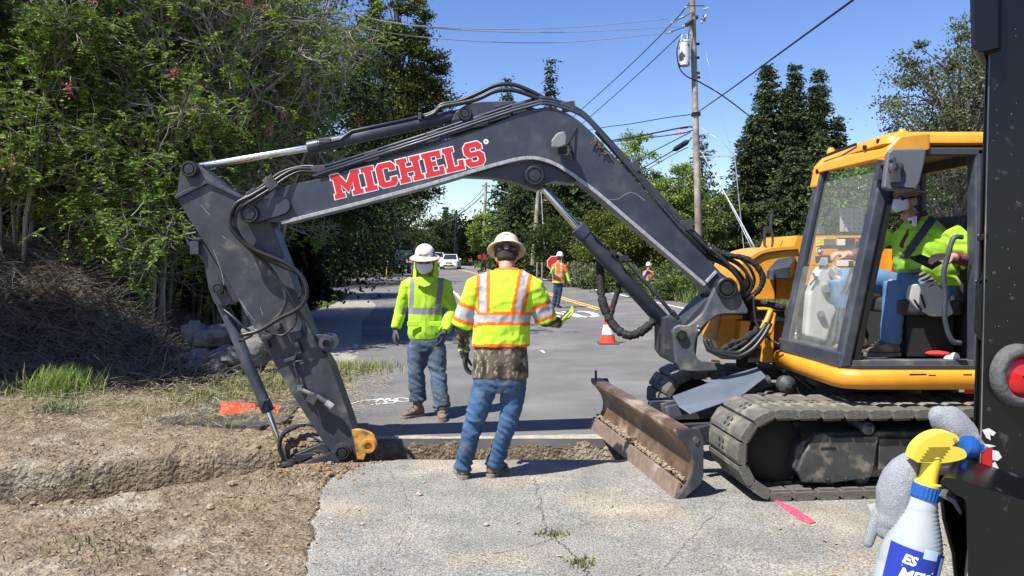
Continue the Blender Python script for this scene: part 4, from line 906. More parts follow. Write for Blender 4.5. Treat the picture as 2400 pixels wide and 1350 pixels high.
# top rail, dirt lying inside
b = MB(); b.bar(BN+bn*.05+Vector((0, 0, .483)), BF+bn*.05+Vector((0, 0, .483)), .10, .018); b.build('top_rail', m_rust, blade, bevel=.004)
b = MB(); b.box(BF+bn*.05+Vector((0, 0, .52)), (.02, .05, .09)); b.build('lifting_eye', m_grayd, blade, bevel=.004)
b = MB()
for k in range(420):
    u = random.random(); r0 = abs(random.gauss(0, .5)); q = BN+bx*(L*u)+bn*(.045+.03*random.random())+Vector((0, 0, .125+.05*random.random()*(.4+.6*abs(N3(u*9, 1)))))
    s = random.uniform(.004, .012); b.ell(q, (s*1.3, s, s*.8), seg=5, rings=3)
tag(b.build('dirt', mat('dry_dirt', (.30, .235, .165), .95, var=.3, vscale=30), blade), kind='stuff')
# push arms
for y0, y1 in ((-.52, -.46), (.40, .46)):
    b = MB(); b.prism([U(-1.62, y0, .24), U(-.55, y0, .24), U(-.5, y0, .42), U(-1.60, y0, .40)], [U(-1.62, y1, .24), U(-.55, y1, .24), U(-.5, y1, .42), U(-1.60, y1, .40)]); b.build('push_arm', m_grayd, exc, bevel=.006)
MB().bar(U(-1.55, -.62, .33), U(-1.0, -.40, .36), .05, .14).build('brace', m_grayd, exc, bevel=.006); MB().bar(U(-1.55, .60, .33), U(-1.0, .36, .36), .05, .14).build('brace', m_grayd, exc, bevel=.006)
b = MB(); b.bar(U(-1.60, -.08, .40), U(-1.42, -.08, .44), .02, .10); b.bar(U(-1.60, .06, .40), U(-1.42, .06, .44), .02, .10); b.cyl(U(-1.44, -.11, .44), U(-1.44, .09, .44), .03, 14); b.build('cylinder_lug', m_cast, exc, bevel=.004)
b = MB(); b.cyl(U(-1.44, -.01, .44), U(-.70, -.01, .64), .05, 18); bcx = b.build('blade_cylinder', m_grayd, exc, smooth=True, angle=40)
b = MB(); q0 = [U(-1.52, -.16, .47), U(-1.46, -.26, .43), U(-1.05, -.26, .56), U(-.78, -.14, .70), U(-.76, .10, .74), U(-1.05, .10, .66), U(-1.52, .02, .52)]
b.prism(q0, [v-Vector((0, 0, .012)) for v in q0]); b.build('cylinder_guard', mat('guard_blue_grey', (.10, .12, .155), .38, var=.12, vscale=8, rvar=.08), bcx, bevel=.004)
b = MB(); b.lathe(U(-.62, -.20, .63), [(.02, -.02), (.055, 0), (.075, .02), (.07, .09), (.03, .12)], axis=UR @ Vector((0, 1, 0)), seg=20); b.build('pivot', m_frame, exc, smooth=True, angle=30)
b = MB(); b.prism([U(-.58, -.12, .70), U(-.25, -.12, .46), U(-.62, -.12, .46)], [U(-.58, -.10, .70), U(-.25, -.10, .46), U(-.62, -.10, .46)]); b.bar(U(-.55, -.16, .70), U(-.3, -.22, .50), .04, .014); b.build('gusset', m_grayd, exc)
# ================================================================ vegetation
def leaf_mat(name, rough=.55, tl=.28):
    return mat(name, (0, 0, 0), rough, attr=True, transl=tl, spec=.12)
m_leaf = leaf_mat('foliage'); m_needle = leaf_mat('needles', .7, .12); m_flower = mat('petals', (.72, .15, .24), .7, var=.25, vscale=3, transl=.2)
m_bark = mat('bark', (.12, .10, .08), .95, var=.4, vscale=12, bump=.6, bscale=30, bdist=.03)
m_twig = mat('pale_bark', (.27, .245, .205), .85, var=.3, vscale=6)
def rnorm(n): v = RNG.normal(size=(n, 3)); return v/np.linalg.norm(v, axis=1)[:, None]
def leaf_cards(C, D, size, width, jit=.6):
    """rhombic leaves: centres C (n,3), directions D (n,3), per-leaf size (n,)"""
    n = len(C); D = D+RNG.normal(scale=jit, size=(n, 3)); D /= np.linalg.norm(D, axis=1)[:, None]
    R = np.cross(D, rnorm(n)); R /= (np.linalg.norm(R, axis=1)[:, None]+1e-9)
    s = size[:, None]; w = s*width
    V = np.stack([C-D*s*.5, C+R*w*.5+D*s*.05, C+D*s*.5, C-R*w*.5+D*s*.05], 1)
    return V.reshape(-1, 3)
def quads_obj(name, V, cols, m, parent, origin=(0, 0, 0)):
    n = len(V)//4; me = bpy.data.meshes.new(name)
    me.vertices.add(n*4); me.vertices.foreach_set('co', V.astype(np.float32).ravel())
    me.loops.add(n*4); me.loops.foreach_set('vertex_index', np.arange(n*4, dtype=np.int32))
    me.polygons.add(n); me.polygons.foreach_set('loop_start', np.arange(0, n*4, 4, dtype=np.int32))
    me.update(calc_edges=True); me.validate()
    if cols is not None:
        ca = me.color_attributes.new('Col', 'FLOAT_COLOR', 'POINT'); c4 = np.ones((n*4, 4), np.float32); c4[:, :3] = np.repeat(cols, 4, 0)
        ca.data.foreach_set('color', c4.ravel())
    me.materials.append(m); o = bpy.data.objects.new(name, me); COL.objects.link(o)
    if parent is not None: attach(o, parent)
    return o
def shades(n, base, var=.35, alt=None, altp=.2):
    c = np.array(base)[None, :]*(1+RNG.uniform(-var, var, (n, 1)))*(1+RNG.uniform(-.1, .1, (n, 3)))
    if alt is not None: k = RNG.random(n) < altp; c[k] = np.array(alt)[None]*(1+RNG.uniform(-var, var, (k.sum(), 1)))
    return np.clip(c, .002, 1)
def twig(b, a, d, L, r, seg=3, n=4, bend=.25, up=.1):
    """a bent tapering twig; returns its points"""
    p = Vector(a); d = Vector(d).normalized(); pts = [p.copy()]
    for i in range(n):
        d = (d+Vector((random.gauss(0, bend), random.gauss(0, bend), random.gauss(0, bend)+up))).normalized(); p = p+d*(L/n); pts.append(p.copy())
    b.tube(pts, [r*(1-.75*i/n) for i in range(n+1)], seg, caps=False); return pts, d

def locust(name, label, x, y, h, spread, nst=5, dens=1.0, zb=None, flowers=14, lean=(0, 0), green=(.14, .24, .036), group='tall flowering trees on the left bank', bare=.35, low=.25):
    z0 = ground_h(x, y)-.05 if zb is None else zb
    t = thing(name, label, 'tree', (x, y, z0), group)
    b = MB(); tips = []
    for s in range(nst):
        a = random.uniform(0, 2*PI); st = Vector((x+.25*math.cos(a), y+.25*math.sin(a), z0))
        tgt = Vector((x+spread*.75*math.cos(a)*random.uniform(.3, 1)+lean[0]*h, y+spread*.6*math.sin(a)*random.uniform(.3, 1)+lean[1]*h, z0+h*random.uniform(.75, 1)))
        n = 9; pts = []
        for i in range(n+1):
            f = i/n; p = st.lerp(tgt, f); p += Vector((N3(f*2.5, s*3.1+x)*.35*f*2, N3(f*2.5, s*3.1+50+x)*.35*f*2, 0)); p.x -= .25*spread*math.cos(a)*math.sin(PI*f)*.3
            pts.append(p)
        r0 = .045*random.uniform(.7, 1.1)*h/8; b.tube(pts, [r0*(1-.85*i/n)+.006 for i in range(n+1)], 6, caps=False)
        for i in range(int(22*dens)):
            f = random.uniform(low, 1)**.8; k = min(n-1, int(f*n)); p = pts[k].lerp(pts[k+1], f*n-k)
            az = random.uniform(0, 2*PI); dd = Vector((math.cos(az), math.sin(az)*.9, random.uniform(-.15, .9)))
            q, d2 = twig(b, p, dd, spread*random.uniform(.35, .75)*(1.15-f*.5), .020, 4, 5, .22, .05)
            for j in range(8):
                m_ = random.randint(1, 5); q2, d3 = twig(b, q[m_], (d2+Vector((random.gauss(0, .7), random.gauss(0, .7), random.gauss(.1, .5)))), random.uniform(.35, .9), .010, 3, 4, .3, .05)
                tips.append((q2, d3)); 
                for jj in range(3):
                    q3, d4 = twig(b, q2[random.randint(1, 4)], (d3+Vector((random.gauss(0, .8), random.gauss(0, .8), random.gauss(0, .6)))), random.uniform(.2, .5), .0065, 3, 3, .35, .0)
                    tips.append((q3, d4))
    tr = b.build('trunk', m_twig, t, fixn=False, keep_origin=True)
    # fronds
    C = []; D = []
    leafy = [tp for tp in tips if random.random() > bare]
    for q, d in leafy:
        for _ in range(2):
            p = q[random.randint(1, len(q)-1)]; fd = (d+Vector((random.gauss(0, .8), random.gauss(0, .8), random.gauss(.1, .4)))).normalized(); L = random.uniform(.14, .26)
            side = fd.cross(Vector((0, 0, 1)));
            if side.length < .1: side = Vector((1, 0, 0))
            side.normalize()
            for k in range(6):
                f = (k+1)/6; pp = p+fd*(L*f)-Vector((0, 0, .10*f*f*L/.2))
                for s in (-1, 1): C.append(pp+side*(s*.022)); D.append(side*s+fd*.3)
    C = np.array([tuple(v) for v in C]); D = np.array([tuple(v) for v in D]); n = len(C)
    cl_ = .7+.6*(.5+.5*np.sin(C[:, 0]*2.1+C[:, 2]*1.7)*np.cos(C[:, 1]*1.9+C[:, 2]))
    cols = shades(n, green, .35, (.20, .24, .05), .25)*cl_[:, None]
    quads_obj('crown', leaf_cards(C, D, RNG.uniform(.048, .076, n), .52, .25), cols, m_leaf, t)
    if flowers:
        C = []; front = sorted(tips, key=lambda tp: tp[0][-1].y)[:max(40, int(len(tips)*.35))]
        for _ in range(flowers):
            q, d = random.choice(front); c = np.array(q[-1]); k = random.randint(14, 30)
            C.append(c+RNG.normal(scale=(.045, .045, .065), size=(k, 3))-np.array((0, 0, .05)))
        C = np.concatenate(C); n = len(C)
        o = quads_obj('blossoms', leaf_cards(C, rnorm(n), RNG.uniform(.035, .06, n), .8, .5), None, m_flower, t); tag(o, kind='stuff')
    return t

def crown_tree(name, label, x, y, blobs, trunk_h, trunk_r, nleaf, size, green, alt=None, group=None, z0=None, width=.6, clump=.28, nclump=60, m=None, cat='tree', needle=False, limb=True, gap=0.0, lean=0):
    """trunk, limbs to leaf clumps spread over ellipsoid lobes: blobs = [(cx,cy,cz,rx,ry,rz)] relative to the base"""
    z0 = ground_h(x, y)-.05 if z0 is None else z0
    t = thing(name, label, cat, (x, y, z0), group); B = Vector((x, y, z0)); b = MB()
    tot = sum(q[3]*q[4]*q[5] for q in blobs)**1; C = []; Dv = []; SH = []
    cx_, cy_ = blobs[0][0]*.5, blobs[0][1]*.5
    if trunk_h > 0:
        b.tube([B, B+Vector((cx_*.2+lean*.3, cy_*.2, trunk_h*.35)), B+Vector((cx_*.6+lean*.7, cy_*.6, trunk_h*.7)), B+Vector((cx_+lean, cy_, trunk_h))], [trunk_r*1.25, trunk_r, trunk_r*.75, trunk_r*.45], 10)
    for q in blobs:
        k = max(4, int(nclump*(q[3]*q[4]*q[5])/tot)); nl = max(10, int(nleaf*(q[3]*q[4]*q[5])/tot/k))
        for _ in range(k):
            v = rnorm(1)[0]; rr_ = RNG.uniform(.45, 1.0)**.5; rag = 1+.22*N3(v[0]*2.3+q[0], v[1]*2.3+q[1], v[2]*2.3+x)
            c = np.array(q[:3])+v*np.array(q[3:])*rr_*rag; s = clump*RNG.uniform(.6, 1.35)*(q[3]*q[4]*q[5])**(1/3)
            cc = c+RNG.normal(size=(nl, 3))*np.array((s, s, s*.6))*.62
            if RNG.random() < gap: cc = cc[:nl//3]
            C.append(cc); dv = np.repeat((v*.6+np.array((0, 0, .1)))[None], len(cc), 0); Dv.append(dv); SH.append(np.full(len(cc), RNG.uniform(.72, 1.3)))
            if limb and RNG.random() < .5:
                st = B+Vector((cx_, cy_, 0))*min(1, c[2]/max(trunk_h, .1))+Vector((lean*min(1, c[2]/max(trunk_h, .1)), 0, min(trunk_h, c[2])*RNG.uniform(.55, .95)))
                e = B+Vector(c); mid = st.lerp(e, .5)+Vector((RNG.normal()*.15, RNG.normal()*.15, .12*(e-st).length))
                b.tube([st, mid, e], [trunk_r*.22+.01, trunk_r*.12+.008, .008], 4, caps=False)
    if len(b.v): b.build('trunk', m_bark, t, fixn=False, keep_origin=True)
    C = np.concatenate(C)+np.array((x, y, z0)); Dv = np.concatenate(Dv); SH = np.concatenate(SH); n = len(C)
    C[:, 2] = np.maximum(C[:, 2], z0+.05)
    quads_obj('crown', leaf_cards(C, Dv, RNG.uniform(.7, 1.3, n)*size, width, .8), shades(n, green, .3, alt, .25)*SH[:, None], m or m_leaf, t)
    return t

def conifer(name, label, x, y, h, r, green=(.030, .048, .018), alt=(.06, .085, .025), dens=1.0, z0=None, tiers=34, size=.26, droop=.35, group=None, bare=0.06, topr=.05, clear=.06, col=1.0, shape=.8, jag=.3):
    z0 = ground_h(x, y)-.05 if z0 is None else z0
    t = thing(name, label, 'tree', (x, y, z0), group); b = MB(); B = Vector((x, y, z0))
    b.tube([B, B+Vector((0, 0, h*.5)), B+Vector((0, 0, h*.97))], [.022*h+.03, .013*h, .012], 8); C = []; D = []; SH = []
    for i in range(tiers):
        f = clear+(1-clear)*(i+random.random())/tiers; z = h*f
        rad = r*((1-f)**shape)*random.uniform(1-jag, 1.08)*min(1, .45+f*4)+topr
        nb = max(3, int(dens*(5+7*(1-f))))
        a0 = random.uniform(0, 6.28)
        for k in range(nb):
            a = a0+2*PI*k/nb+random.uniform(-.3, .3); L = rad*random.uniform(.6, 1.12); sh = random.uniform(.65, 1.35)
            nn = max(3, int(L/size*2.6)); p0 = B+Vector((0, 0, z)); up = random.uniform(.0, .3)
            e = p0+Vector((math.cos(a)*L, math.sin(a)*L, L*(up-droop)))
            b.tube([p0, p0.lerp(e, .55)+Vector((0, 0, .12*L)), e], [.012+.006*L, .008+.003*L, .005], 3, caps=False)
            for j in range(nn):
                u = (j+.7)/nn
                if u < .15 and f < .8: continue
                q = p0.lerp(e, u)+Vector((0, 0, .12*L*math.sin(PI*u)))
                w = size*(1.15-.55*u)
                cc = np.array(q)+RNG.normal(size=(5, 3))*np.array((w*.75, w*.75, w*.35))
                C.append(cc); D.append(np.repeat(np.array([[math.cos(a), math.sin(a), -.35]]), 5, 0)); SH.append(np.full(5, sh*(.8+.4*u)))
    b.build('trunk', m_bark, t, fixn=False, keep_origin=True)
    C = np.concatenate(C); D = np.concatenate(D); SH = np.concatenate(SH); n = len(C)
    quads_obj('crown', leaf_cards(C, D, RNG.uniform(.6, 1.2, n)*size, .38, .5), shades(n, np.array(green)*col, .35, np.array(alt)*col, .3)*SH[:, None], m_needle, t)
    return t
# ---- flowering trees on the bank, left
LT = 'flowering_tree'
locust(LT, 'tall pale-twigged tree with pink blossoms, at the far left edge above the brushy bank', -8.7, 13.4, 7.6, 2.4, flowers=44, green=(.13, .23, .035), bare=.15, nst=6)
locust(LT, 'bushy pink-flowering tree second from the left edge, above the darkest part of the bank', -6.6, 14.2, 8.2, 2.6, flowers=34, nst=6, green=(.15, .25, .035), bare=.25)
locust(LT, 'tree with the densest tangle of bare pale twigs, above the top of the stick', -4.9, 14.6, 8.4, 2.5, flowers=40, nst=7, bare=.6, dens=1.25, lean=(.03, 0))
locust(LT, 'pink-blossomed tree leaning right, directly left of the tall dark conifer', -6.9, 17.2, 7.6, 2.5, flowers=90, nst=7, bare=.2, lean=(.12, 0))
locust(LT, 'low leafy tree with bare grey stems, seen just above the boom tip pin', -6.0, 12.9, 4.2, 1.9, flowers=6, nst=5, bare=.15, low=.15)
locust(LT, 'low green tree with few blossoms at the left edge, rooted on top of the bank', -8.2, 12.6, 4.6, 2.0, flowers=6, nst=5, bare=.1, low=.15)
locust(LT, 'small leafy tree below the lettered boom, at the right end of the bank', -6.4, 17.0, 4.6, 2.0, flowers=7, nst=5, bare=.12, low=.15)
# dark trees behind them
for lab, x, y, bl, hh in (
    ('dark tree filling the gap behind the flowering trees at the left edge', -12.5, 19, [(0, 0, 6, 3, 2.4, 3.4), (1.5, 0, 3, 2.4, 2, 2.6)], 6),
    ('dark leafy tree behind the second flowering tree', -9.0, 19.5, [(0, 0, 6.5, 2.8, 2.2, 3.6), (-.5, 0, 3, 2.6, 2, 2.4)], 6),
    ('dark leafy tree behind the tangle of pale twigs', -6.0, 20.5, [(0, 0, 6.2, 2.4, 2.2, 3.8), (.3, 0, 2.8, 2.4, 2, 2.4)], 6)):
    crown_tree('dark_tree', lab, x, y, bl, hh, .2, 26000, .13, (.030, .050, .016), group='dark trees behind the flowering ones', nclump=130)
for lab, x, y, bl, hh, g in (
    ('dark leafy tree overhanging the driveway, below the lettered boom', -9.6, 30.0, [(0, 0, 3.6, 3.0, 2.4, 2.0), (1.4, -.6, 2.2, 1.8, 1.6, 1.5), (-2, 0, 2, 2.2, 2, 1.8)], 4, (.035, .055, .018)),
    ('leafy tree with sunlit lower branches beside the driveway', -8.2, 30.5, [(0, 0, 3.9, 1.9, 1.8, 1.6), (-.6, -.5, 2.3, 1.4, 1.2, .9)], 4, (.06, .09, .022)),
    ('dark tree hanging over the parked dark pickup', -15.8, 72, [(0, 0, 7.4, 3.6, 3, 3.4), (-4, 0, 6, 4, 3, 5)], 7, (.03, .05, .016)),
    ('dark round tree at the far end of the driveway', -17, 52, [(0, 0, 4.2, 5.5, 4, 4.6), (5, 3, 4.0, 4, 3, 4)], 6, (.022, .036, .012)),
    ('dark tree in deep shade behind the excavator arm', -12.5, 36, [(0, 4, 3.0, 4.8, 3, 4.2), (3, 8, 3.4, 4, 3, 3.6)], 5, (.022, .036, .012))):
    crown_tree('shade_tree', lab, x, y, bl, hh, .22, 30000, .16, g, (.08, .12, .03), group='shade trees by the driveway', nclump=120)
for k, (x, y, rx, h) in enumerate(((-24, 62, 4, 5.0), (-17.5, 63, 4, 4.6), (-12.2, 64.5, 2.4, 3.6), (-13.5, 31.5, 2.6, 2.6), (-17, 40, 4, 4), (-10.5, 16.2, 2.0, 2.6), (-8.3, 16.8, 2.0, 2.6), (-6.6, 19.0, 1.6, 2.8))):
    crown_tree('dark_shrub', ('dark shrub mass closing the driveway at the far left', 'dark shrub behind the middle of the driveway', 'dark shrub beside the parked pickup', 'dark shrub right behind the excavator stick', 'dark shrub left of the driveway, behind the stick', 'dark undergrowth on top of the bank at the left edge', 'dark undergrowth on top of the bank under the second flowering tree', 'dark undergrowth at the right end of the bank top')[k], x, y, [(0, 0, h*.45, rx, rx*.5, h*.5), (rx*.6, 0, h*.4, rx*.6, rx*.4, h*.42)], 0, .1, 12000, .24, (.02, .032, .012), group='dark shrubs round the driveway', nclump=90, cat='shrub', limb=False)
# tall cedar at the end of the flowering trees
def cedar(label, x, y, h, r):
    bl = [(0, 0, h*.93, r*.40, r*.4, h*.08), (-.1, 0, h*.84, r*.62, r*.6, h*.11), (.1, 0, h*.70, r*.85, r*.8, h*.13), (-.2, 0, h*.55, r*.95, r*.9, h*.14), (.1, 0, h*.42, r*1.0, r*.9, h*.13), (-.2*r, 0, h*.28, r*.95, r*.9, h*.11), (-.7*r, 0, h*.16, r*.6, r*.8, h*.08)]
    return crown_tree('cedar_tree', label, x, y, bl, h*.95, .5, 90000, .38, (.042, .060, .014), (.12, .125, .022), nclump=480, clump=.20, width=.45, m=m_needle)  # yellow-green alt leaves, mixed in at random, put the sunlit sprays into the colour
cedar('tall dark cedar with yellowish sunlit sprays, standing alone against the sky above the arm cylinder', -13.2, 88, 33.7, 6.2)
# the tree off to the left that shades the bank
crown_tree('shade_tree', 'broad tree just outside the left edge that throws its shade over the bank', -8.2, 8.7, [(0, 0, 4.8, 1.8, .95, .7), (1.0, .1, 4.5, 1.3, .8, .6), (-1.6, .2, 5.0, 1.6, 1.0, .8)], 5, .22, 40000, .16, (.04, .06, .02), nclump=170, z0=0)
# ---- middle and right distance
conifer('pine_tree', 'thin ragged conifer top poking up over the bend of the boom', 3.9, 78, 20.5, 3.2, z0=1, size=.5, dens=.7, tiers=36, clear=.2, jag=.5)
conifer('pine_tree', 'small dark conifer top behind the hoses arching over the boom', -.5, 84, 20.0, 3.4, z0=1, size=.5, dens=.7, tiers=34, clear=.2, jag=.5)
G = 'dark conifers beyond the far verge'
conifer('pine_tree', 'broad dark conifer beneath the boom, right of the two far utility poles', 1.7, 60, 8.8, 4.6, z0=.2, size=.4, dens=1.3, tiers=34, group=G, shape=.55, col=1.35)
conifer('pine_tree', 'dark drooping conifer right behind the leaning pole', 3.9, 52, 9.6, 3.8, z0=.2, size=.36, dens=1.1, tiers=32, group=G, shape=.6, col=1.1)
conifer('pine_tree', 'dark low conifer just left of the leaning pole', .5, 56, 6.6, 3.2, z0=.2, size=.34, dens=1.3, tiers=30, group=G, shape=.5, col=1.3)
conifer('pine_tree', 'dark spreading conifer behind the boom cylinder rod', 6.6, 50, 7.6, 3.4, z0=.2, size=.34, dens=1.1, tiers=28, group=G, shape=.5)
crown_tree('leafy_tree', 'bright green young tree by the roadside left of the dark conifers', -2.6, 66, [(0, 0, 3.4, 1.1, 1, 1.5), (.5, 0, 2.3, .9, .8, .9)], 3.4, .08, 7000, .17, (.16, .24, .045), (.24, .30, .06), nclump=50)
crown_tree('leafy_tree', 'yellow-green bushy tree behind the boom cylinder barrel', 6.0, 40, [(0, 0, 2.9, 2.2, 1.8, 1.5), (1.4, 0, 2.0, 1.8, 1.5, 1.5), (-1.2, 0, 1.8, 1.5, 1.4, 1.4)], 2.8, .12, 26000, .15, (.085, .12, .022), (.20, .22, .035), nclump=130)
crown_tree('leafy_tree', 'dark hedge-like tree in front of the conifers near the flagger', 2.9, 47, [(0, 0, 2.4, 2.2, 1.6, 1.7), (2.2, 0, 2.0, 1.8, 1.5, 1.6)], 2.4, .1, 18000, .15, (.035, .058, .018), (.08, .11, .025), nclump=90)
# willows / light green trees
for lab, x, y, h, c_, n_ in (('tall thin-leaved pale green tree left of the main utility pole', 8.6, 52, 10.2, (.19, .27, .05), 26000), ('pale green loose tree at the left of the main pole, nearest the boom', 7.6, 46, 6.4, (.17, .26, .05), 22000),
                             ('pale green tree half hidden by the main pole', 11.0, 50, 7.6, (.17, .25, .05), 22000)):
    crown_tree('leafy_tree', lab, x, y, [(0, 0, h*.78, 1.5, 1.5, h*.22), (-.7, 0, h*.55, 1.6, 1.4, h*.2), (.9, 0, h*.45, 1.5, 1.4, h*.2), (0, 0, h*.3, 1.8, 1.4, h*.18)], h*.85, .12, n_, .17, c_, (.28, .34, .08), nclump=190, gap=.3, clump=.24, group='pale green trees near the main pole')
crown_tree('leafy_tree', 'green layered cypress-like tree right of the main pole', 11.9, 44, [(0, 0, 4.2, 1.6, 1.4, 1.0), (-.8, 0, 3.0, 1.9, 1.4, .7), (.6, 0, 2.0, 2.0, 1.4, .7), (0, 0, 1.0, 2.0, 1.4, .8)], 4.4, .14, 15000, .15, (.09, .13, .035), (.17, .20, .05), nclump=80)
conifer('spruce_tree', 'grey-green monkey-tail spruce with bare spiky branches between the main pole and the big conifers', 13.6, 55, 10.2, 3.4, green=(.06, .085, .06), alt=(.09, .12, .09), size=.22, dens=.55, tiers=26, z0=.3, droop=-.1, clear=.3, jag=.5)
conifer('spruce_tree', 'grey-green spruce on the near left of the big conifer clump', 14.3, 48, 8.6, 2.6, green=(.045, .07, .045), alt=(.07, .10, .06), size=.26, dens=.7, tiers=28, z0=.3, droop=0)
# three tall redwoods
for lab, x, y, h, r in (('left and widest of the three tall redwoods against the sky', 15.3, 46, 12.9, 2.8), ('middle redwood of the clump of three, its double top slightly lower', 17.3, 47, 13.1, 2.3), ('right-hand narrow redwood of the clump of three, beside the cab roof', 19.0, 47.5, 12.9, 2.0),
                        ('dark redwood filling the low front of the clump', 15.4, 42, 7.2, 2.9), ('shorter dark redwood at the left side of the clump', 14.2, 45, 9.6, 2.4), ('dark redwood top between the left and middle peaks', 16.3, 45.5, 11.2, 2.2), ('dark redwood top between the middle and right peaks', 18.1, 46, 11.6, 2.0), ('short redwood shoulder at the far right of the clump', 19.9, 47, 9.8, 1.8), ('dark redwood low at the right side of the clump, just left of the cab', 17.3, 43, 8.2, 2.6)):
    conifer('redwood_tree', lab, x, y, h, r, size=.26, dens=1.5, tiers=54, z0=.3, group='tall redwoods behind the cab', shape=.62, jag=.55, droop=.12, green=(.030, .046, .020), alt=(.085, .11, .035), topr=.10)  # lighter alt needles, scattered at random, paint in the sunny sides
# oak over the cab
crown_tree('oak_tree', 'grey-green small-leaved oak at the upper right, above the cab roof', 8.7, 15.0, [(0, 0, 5.0, 1.5, 1.4, 1.0), (.5, 0, 3.9, 1.7, 1.4, .9), (-.3, 0, 6.0, .8, .8, .55), (.9, 0, 5.8, 1.2, 1.2, 1.1), (1.8, .3, 4.8, 1.8, 1.5, 1.8), (.9, 0, 2.8, 1.3, 1.2, .8)], 5.2, .07, 62000, .060, (.095, .115, .060), (.16, .18, .09), nclump=430, gap=.25, clump=.2)
# trees seen through the cab
crown_tree('leafy_tree', 'bright green tree seen through the cab windscreen', 12.6, 27, [(0, 0, 4.0, 1.6, 1.5, 1.4), (.9, 0, 3.0, 1.6, 1.4, 1.2), (-.8, 0, 2.4, 1.3, 1.2, 1.0)], 3.8, .12, 20000, .13, (.10, .17, .03), (.17, .24, .05), nclump=110)
crown_tree('leafy_tree', 'dark leafy tree low behind the cab and engine cover', 11.0, 24, [(0, 0, 2.0, 2.2, 1.6, 1.3), (3, 0, 2.2, 2.2, 1.6, 1.5)], 2.2, .12, 16000, .13, (.03, .05, .018), nclump=80)
crown_tree('leafy_tree', 'tree seen through the rear cab window behind the operator', 15.2, 24, [(0, 0, 3.6, 2.2, 1.6, 2.0), (2, 0, 4.5, 2, 1.6, 2.5)], 3.6, .14, 16000, .12, (.05, .08, .03), nclump=100, gap=.4)
# far tree line behind the cars
k = 0
for lab, x, y, rx, h, c_ in (('far dark round tree right of the thin far pole', -7.4, 105, 4.2, 7.2, (.035, .052, .018)), ('far dark tree next to the road bend, behind the white car', -11.5, 112, 4.2, 6.4, (.03, .046, .018)), ('far dark tree at the left of the road bend', -16.5, 120, 4.5, 6.0, (.04, .06, .02)),
                             ('far tree between the bright young tree and the conifers', -2.6, 92, 3.8, 6.8, (.03, .046, .018)), ('far olive tree just above the parked pickup', -15.2, 88, 3.0, 4.2, (.06, .085, .028)), ('far rounded treetop low at the far right of the gap', .8, 88, 4.0, 7.5, (.028, .044, .016))):
    crown_tree('distant_tree', lab, x, y, [(0, 0, h*.55, rx, rx*.7, h*.42), (rx*.5, 0, h*.4, rx*.7, rx*.6, h*.36)], h*.5, .2, 9000, .34, c_, (.08, .10, .03), nclump=70, group='far trees along the road bend')
conifer('distant_tree', 'tiny pointed conifer rising over the far tree line', -13.0, 150, 9.8, 2.2, size=.6, dens=.8, tiers=20, z0=1.5)
for lab, x, y, rx, h in (('background wood tree far left behind the driveway', -26, 70, 8, 10), ('background wood tree behind the dark conifers, centre', 6, 95, 9, 11), ('background wood tree far behind the yellow-green tree', 16, 90, 9, 10), ('background wood tree far behind the redwoods', 32, 85, 10, 10), ('background wood tree far behind the oak', 44, 80, 10, 11)):
    crown_tree('distant_tree', lab, x, y, [(0, 0, h*.5, rx, rx*.6, h*.45)], h*.4, .3, 12000, .42, (.035, .055, .02), (.08, .11, .03), nclump=90, group='background wood')

# ---- verge bushes, grass and brush
def bush(label, x, y, rx, rz, n, c_, alt, size=.11, z=None, name='bush', group='bushes along the far verge', width=.6):
    return crown_tree(name, label, x, y, [(0, 0, rz*.55, rx, rx*.7, rz*.6), (rx*.5, 0, rz*.4, rx*.6, rx*.5, rz*.5)], 0, .03, n, size, c_, alt, group=group, nclump=60, cat='bush', limb=False, clump=.32, z0=z, width=width)
def vx(px, Y): return (px-CX)/F*Y
for lab, px, Y, rx, rz, n, c_, al in (
    ('grey-green feathery bush right of the flagger', 1345, 40, 1.2, 1.15, 7000, (.14, .17, .09), (.24, .25, .14)), ('feathery pale bush left of the boom cylinder', 1395, 38, 1.2, 1.15, 7000, (.13, .16, .08), (.22, .24, .14)),
    ('leafy bramble behind the boom cylinder barrel', 1440, 35, 1.1, 1.1, 7000, (.08, .12, .035), (.15, .19, .06)), ('leafy bramble right beside the far worker with the phone', 1490, 36, 1.2, 1.2, 7000, (.08, .12, .035), (.16, .2, .07)),
    ('leafy bramble just right of the far worker with the phone', 1575, 35, 1.3, 1.4, 8000, (.09, .13, .04), (.17, .21, .08)), ('large leafy bramble under the lower end of the boom', 1630, 33, 1.3, 1.3, 8000, (.09, .13, .04), (.18, .22, .08)),
    ('low leafy bramble at the road edge below the boom', 1600, 29.5, 1.2, .8, 7000, (.08, .13, .035), (.18, .22, .08)), ('low bramble at the road edge right of the boom cylinder', 1540, 31, 1.1, .7, 6000, (.08, .13, .035), (.18, .22, .08)),
    ('tall bramble behind the swing bracket', 1690, 31, 1.3, 1.6, 8000, (.07, .11, .03), (.15, .19, .06)), ('bramble behind the hoses at the boom foot', 1750, 30, 1.3, 1.6, 8000, (.06, .10, .03), (.15, .19, .06)),
    ('dark bush at the foot of the main pole', 1650, 38, 1.6, 1.9, 8000, (.04, .07, .02), (.1, .13, .04)), ('dark bush behind the far worker with the phone', 1530, 41, 1.7, 1.8, 8000, (.05, .08, .025), (.12, .15, .05))):
    bush(lab, vx(px, Y), Y, rx, rz, n, c_, al)
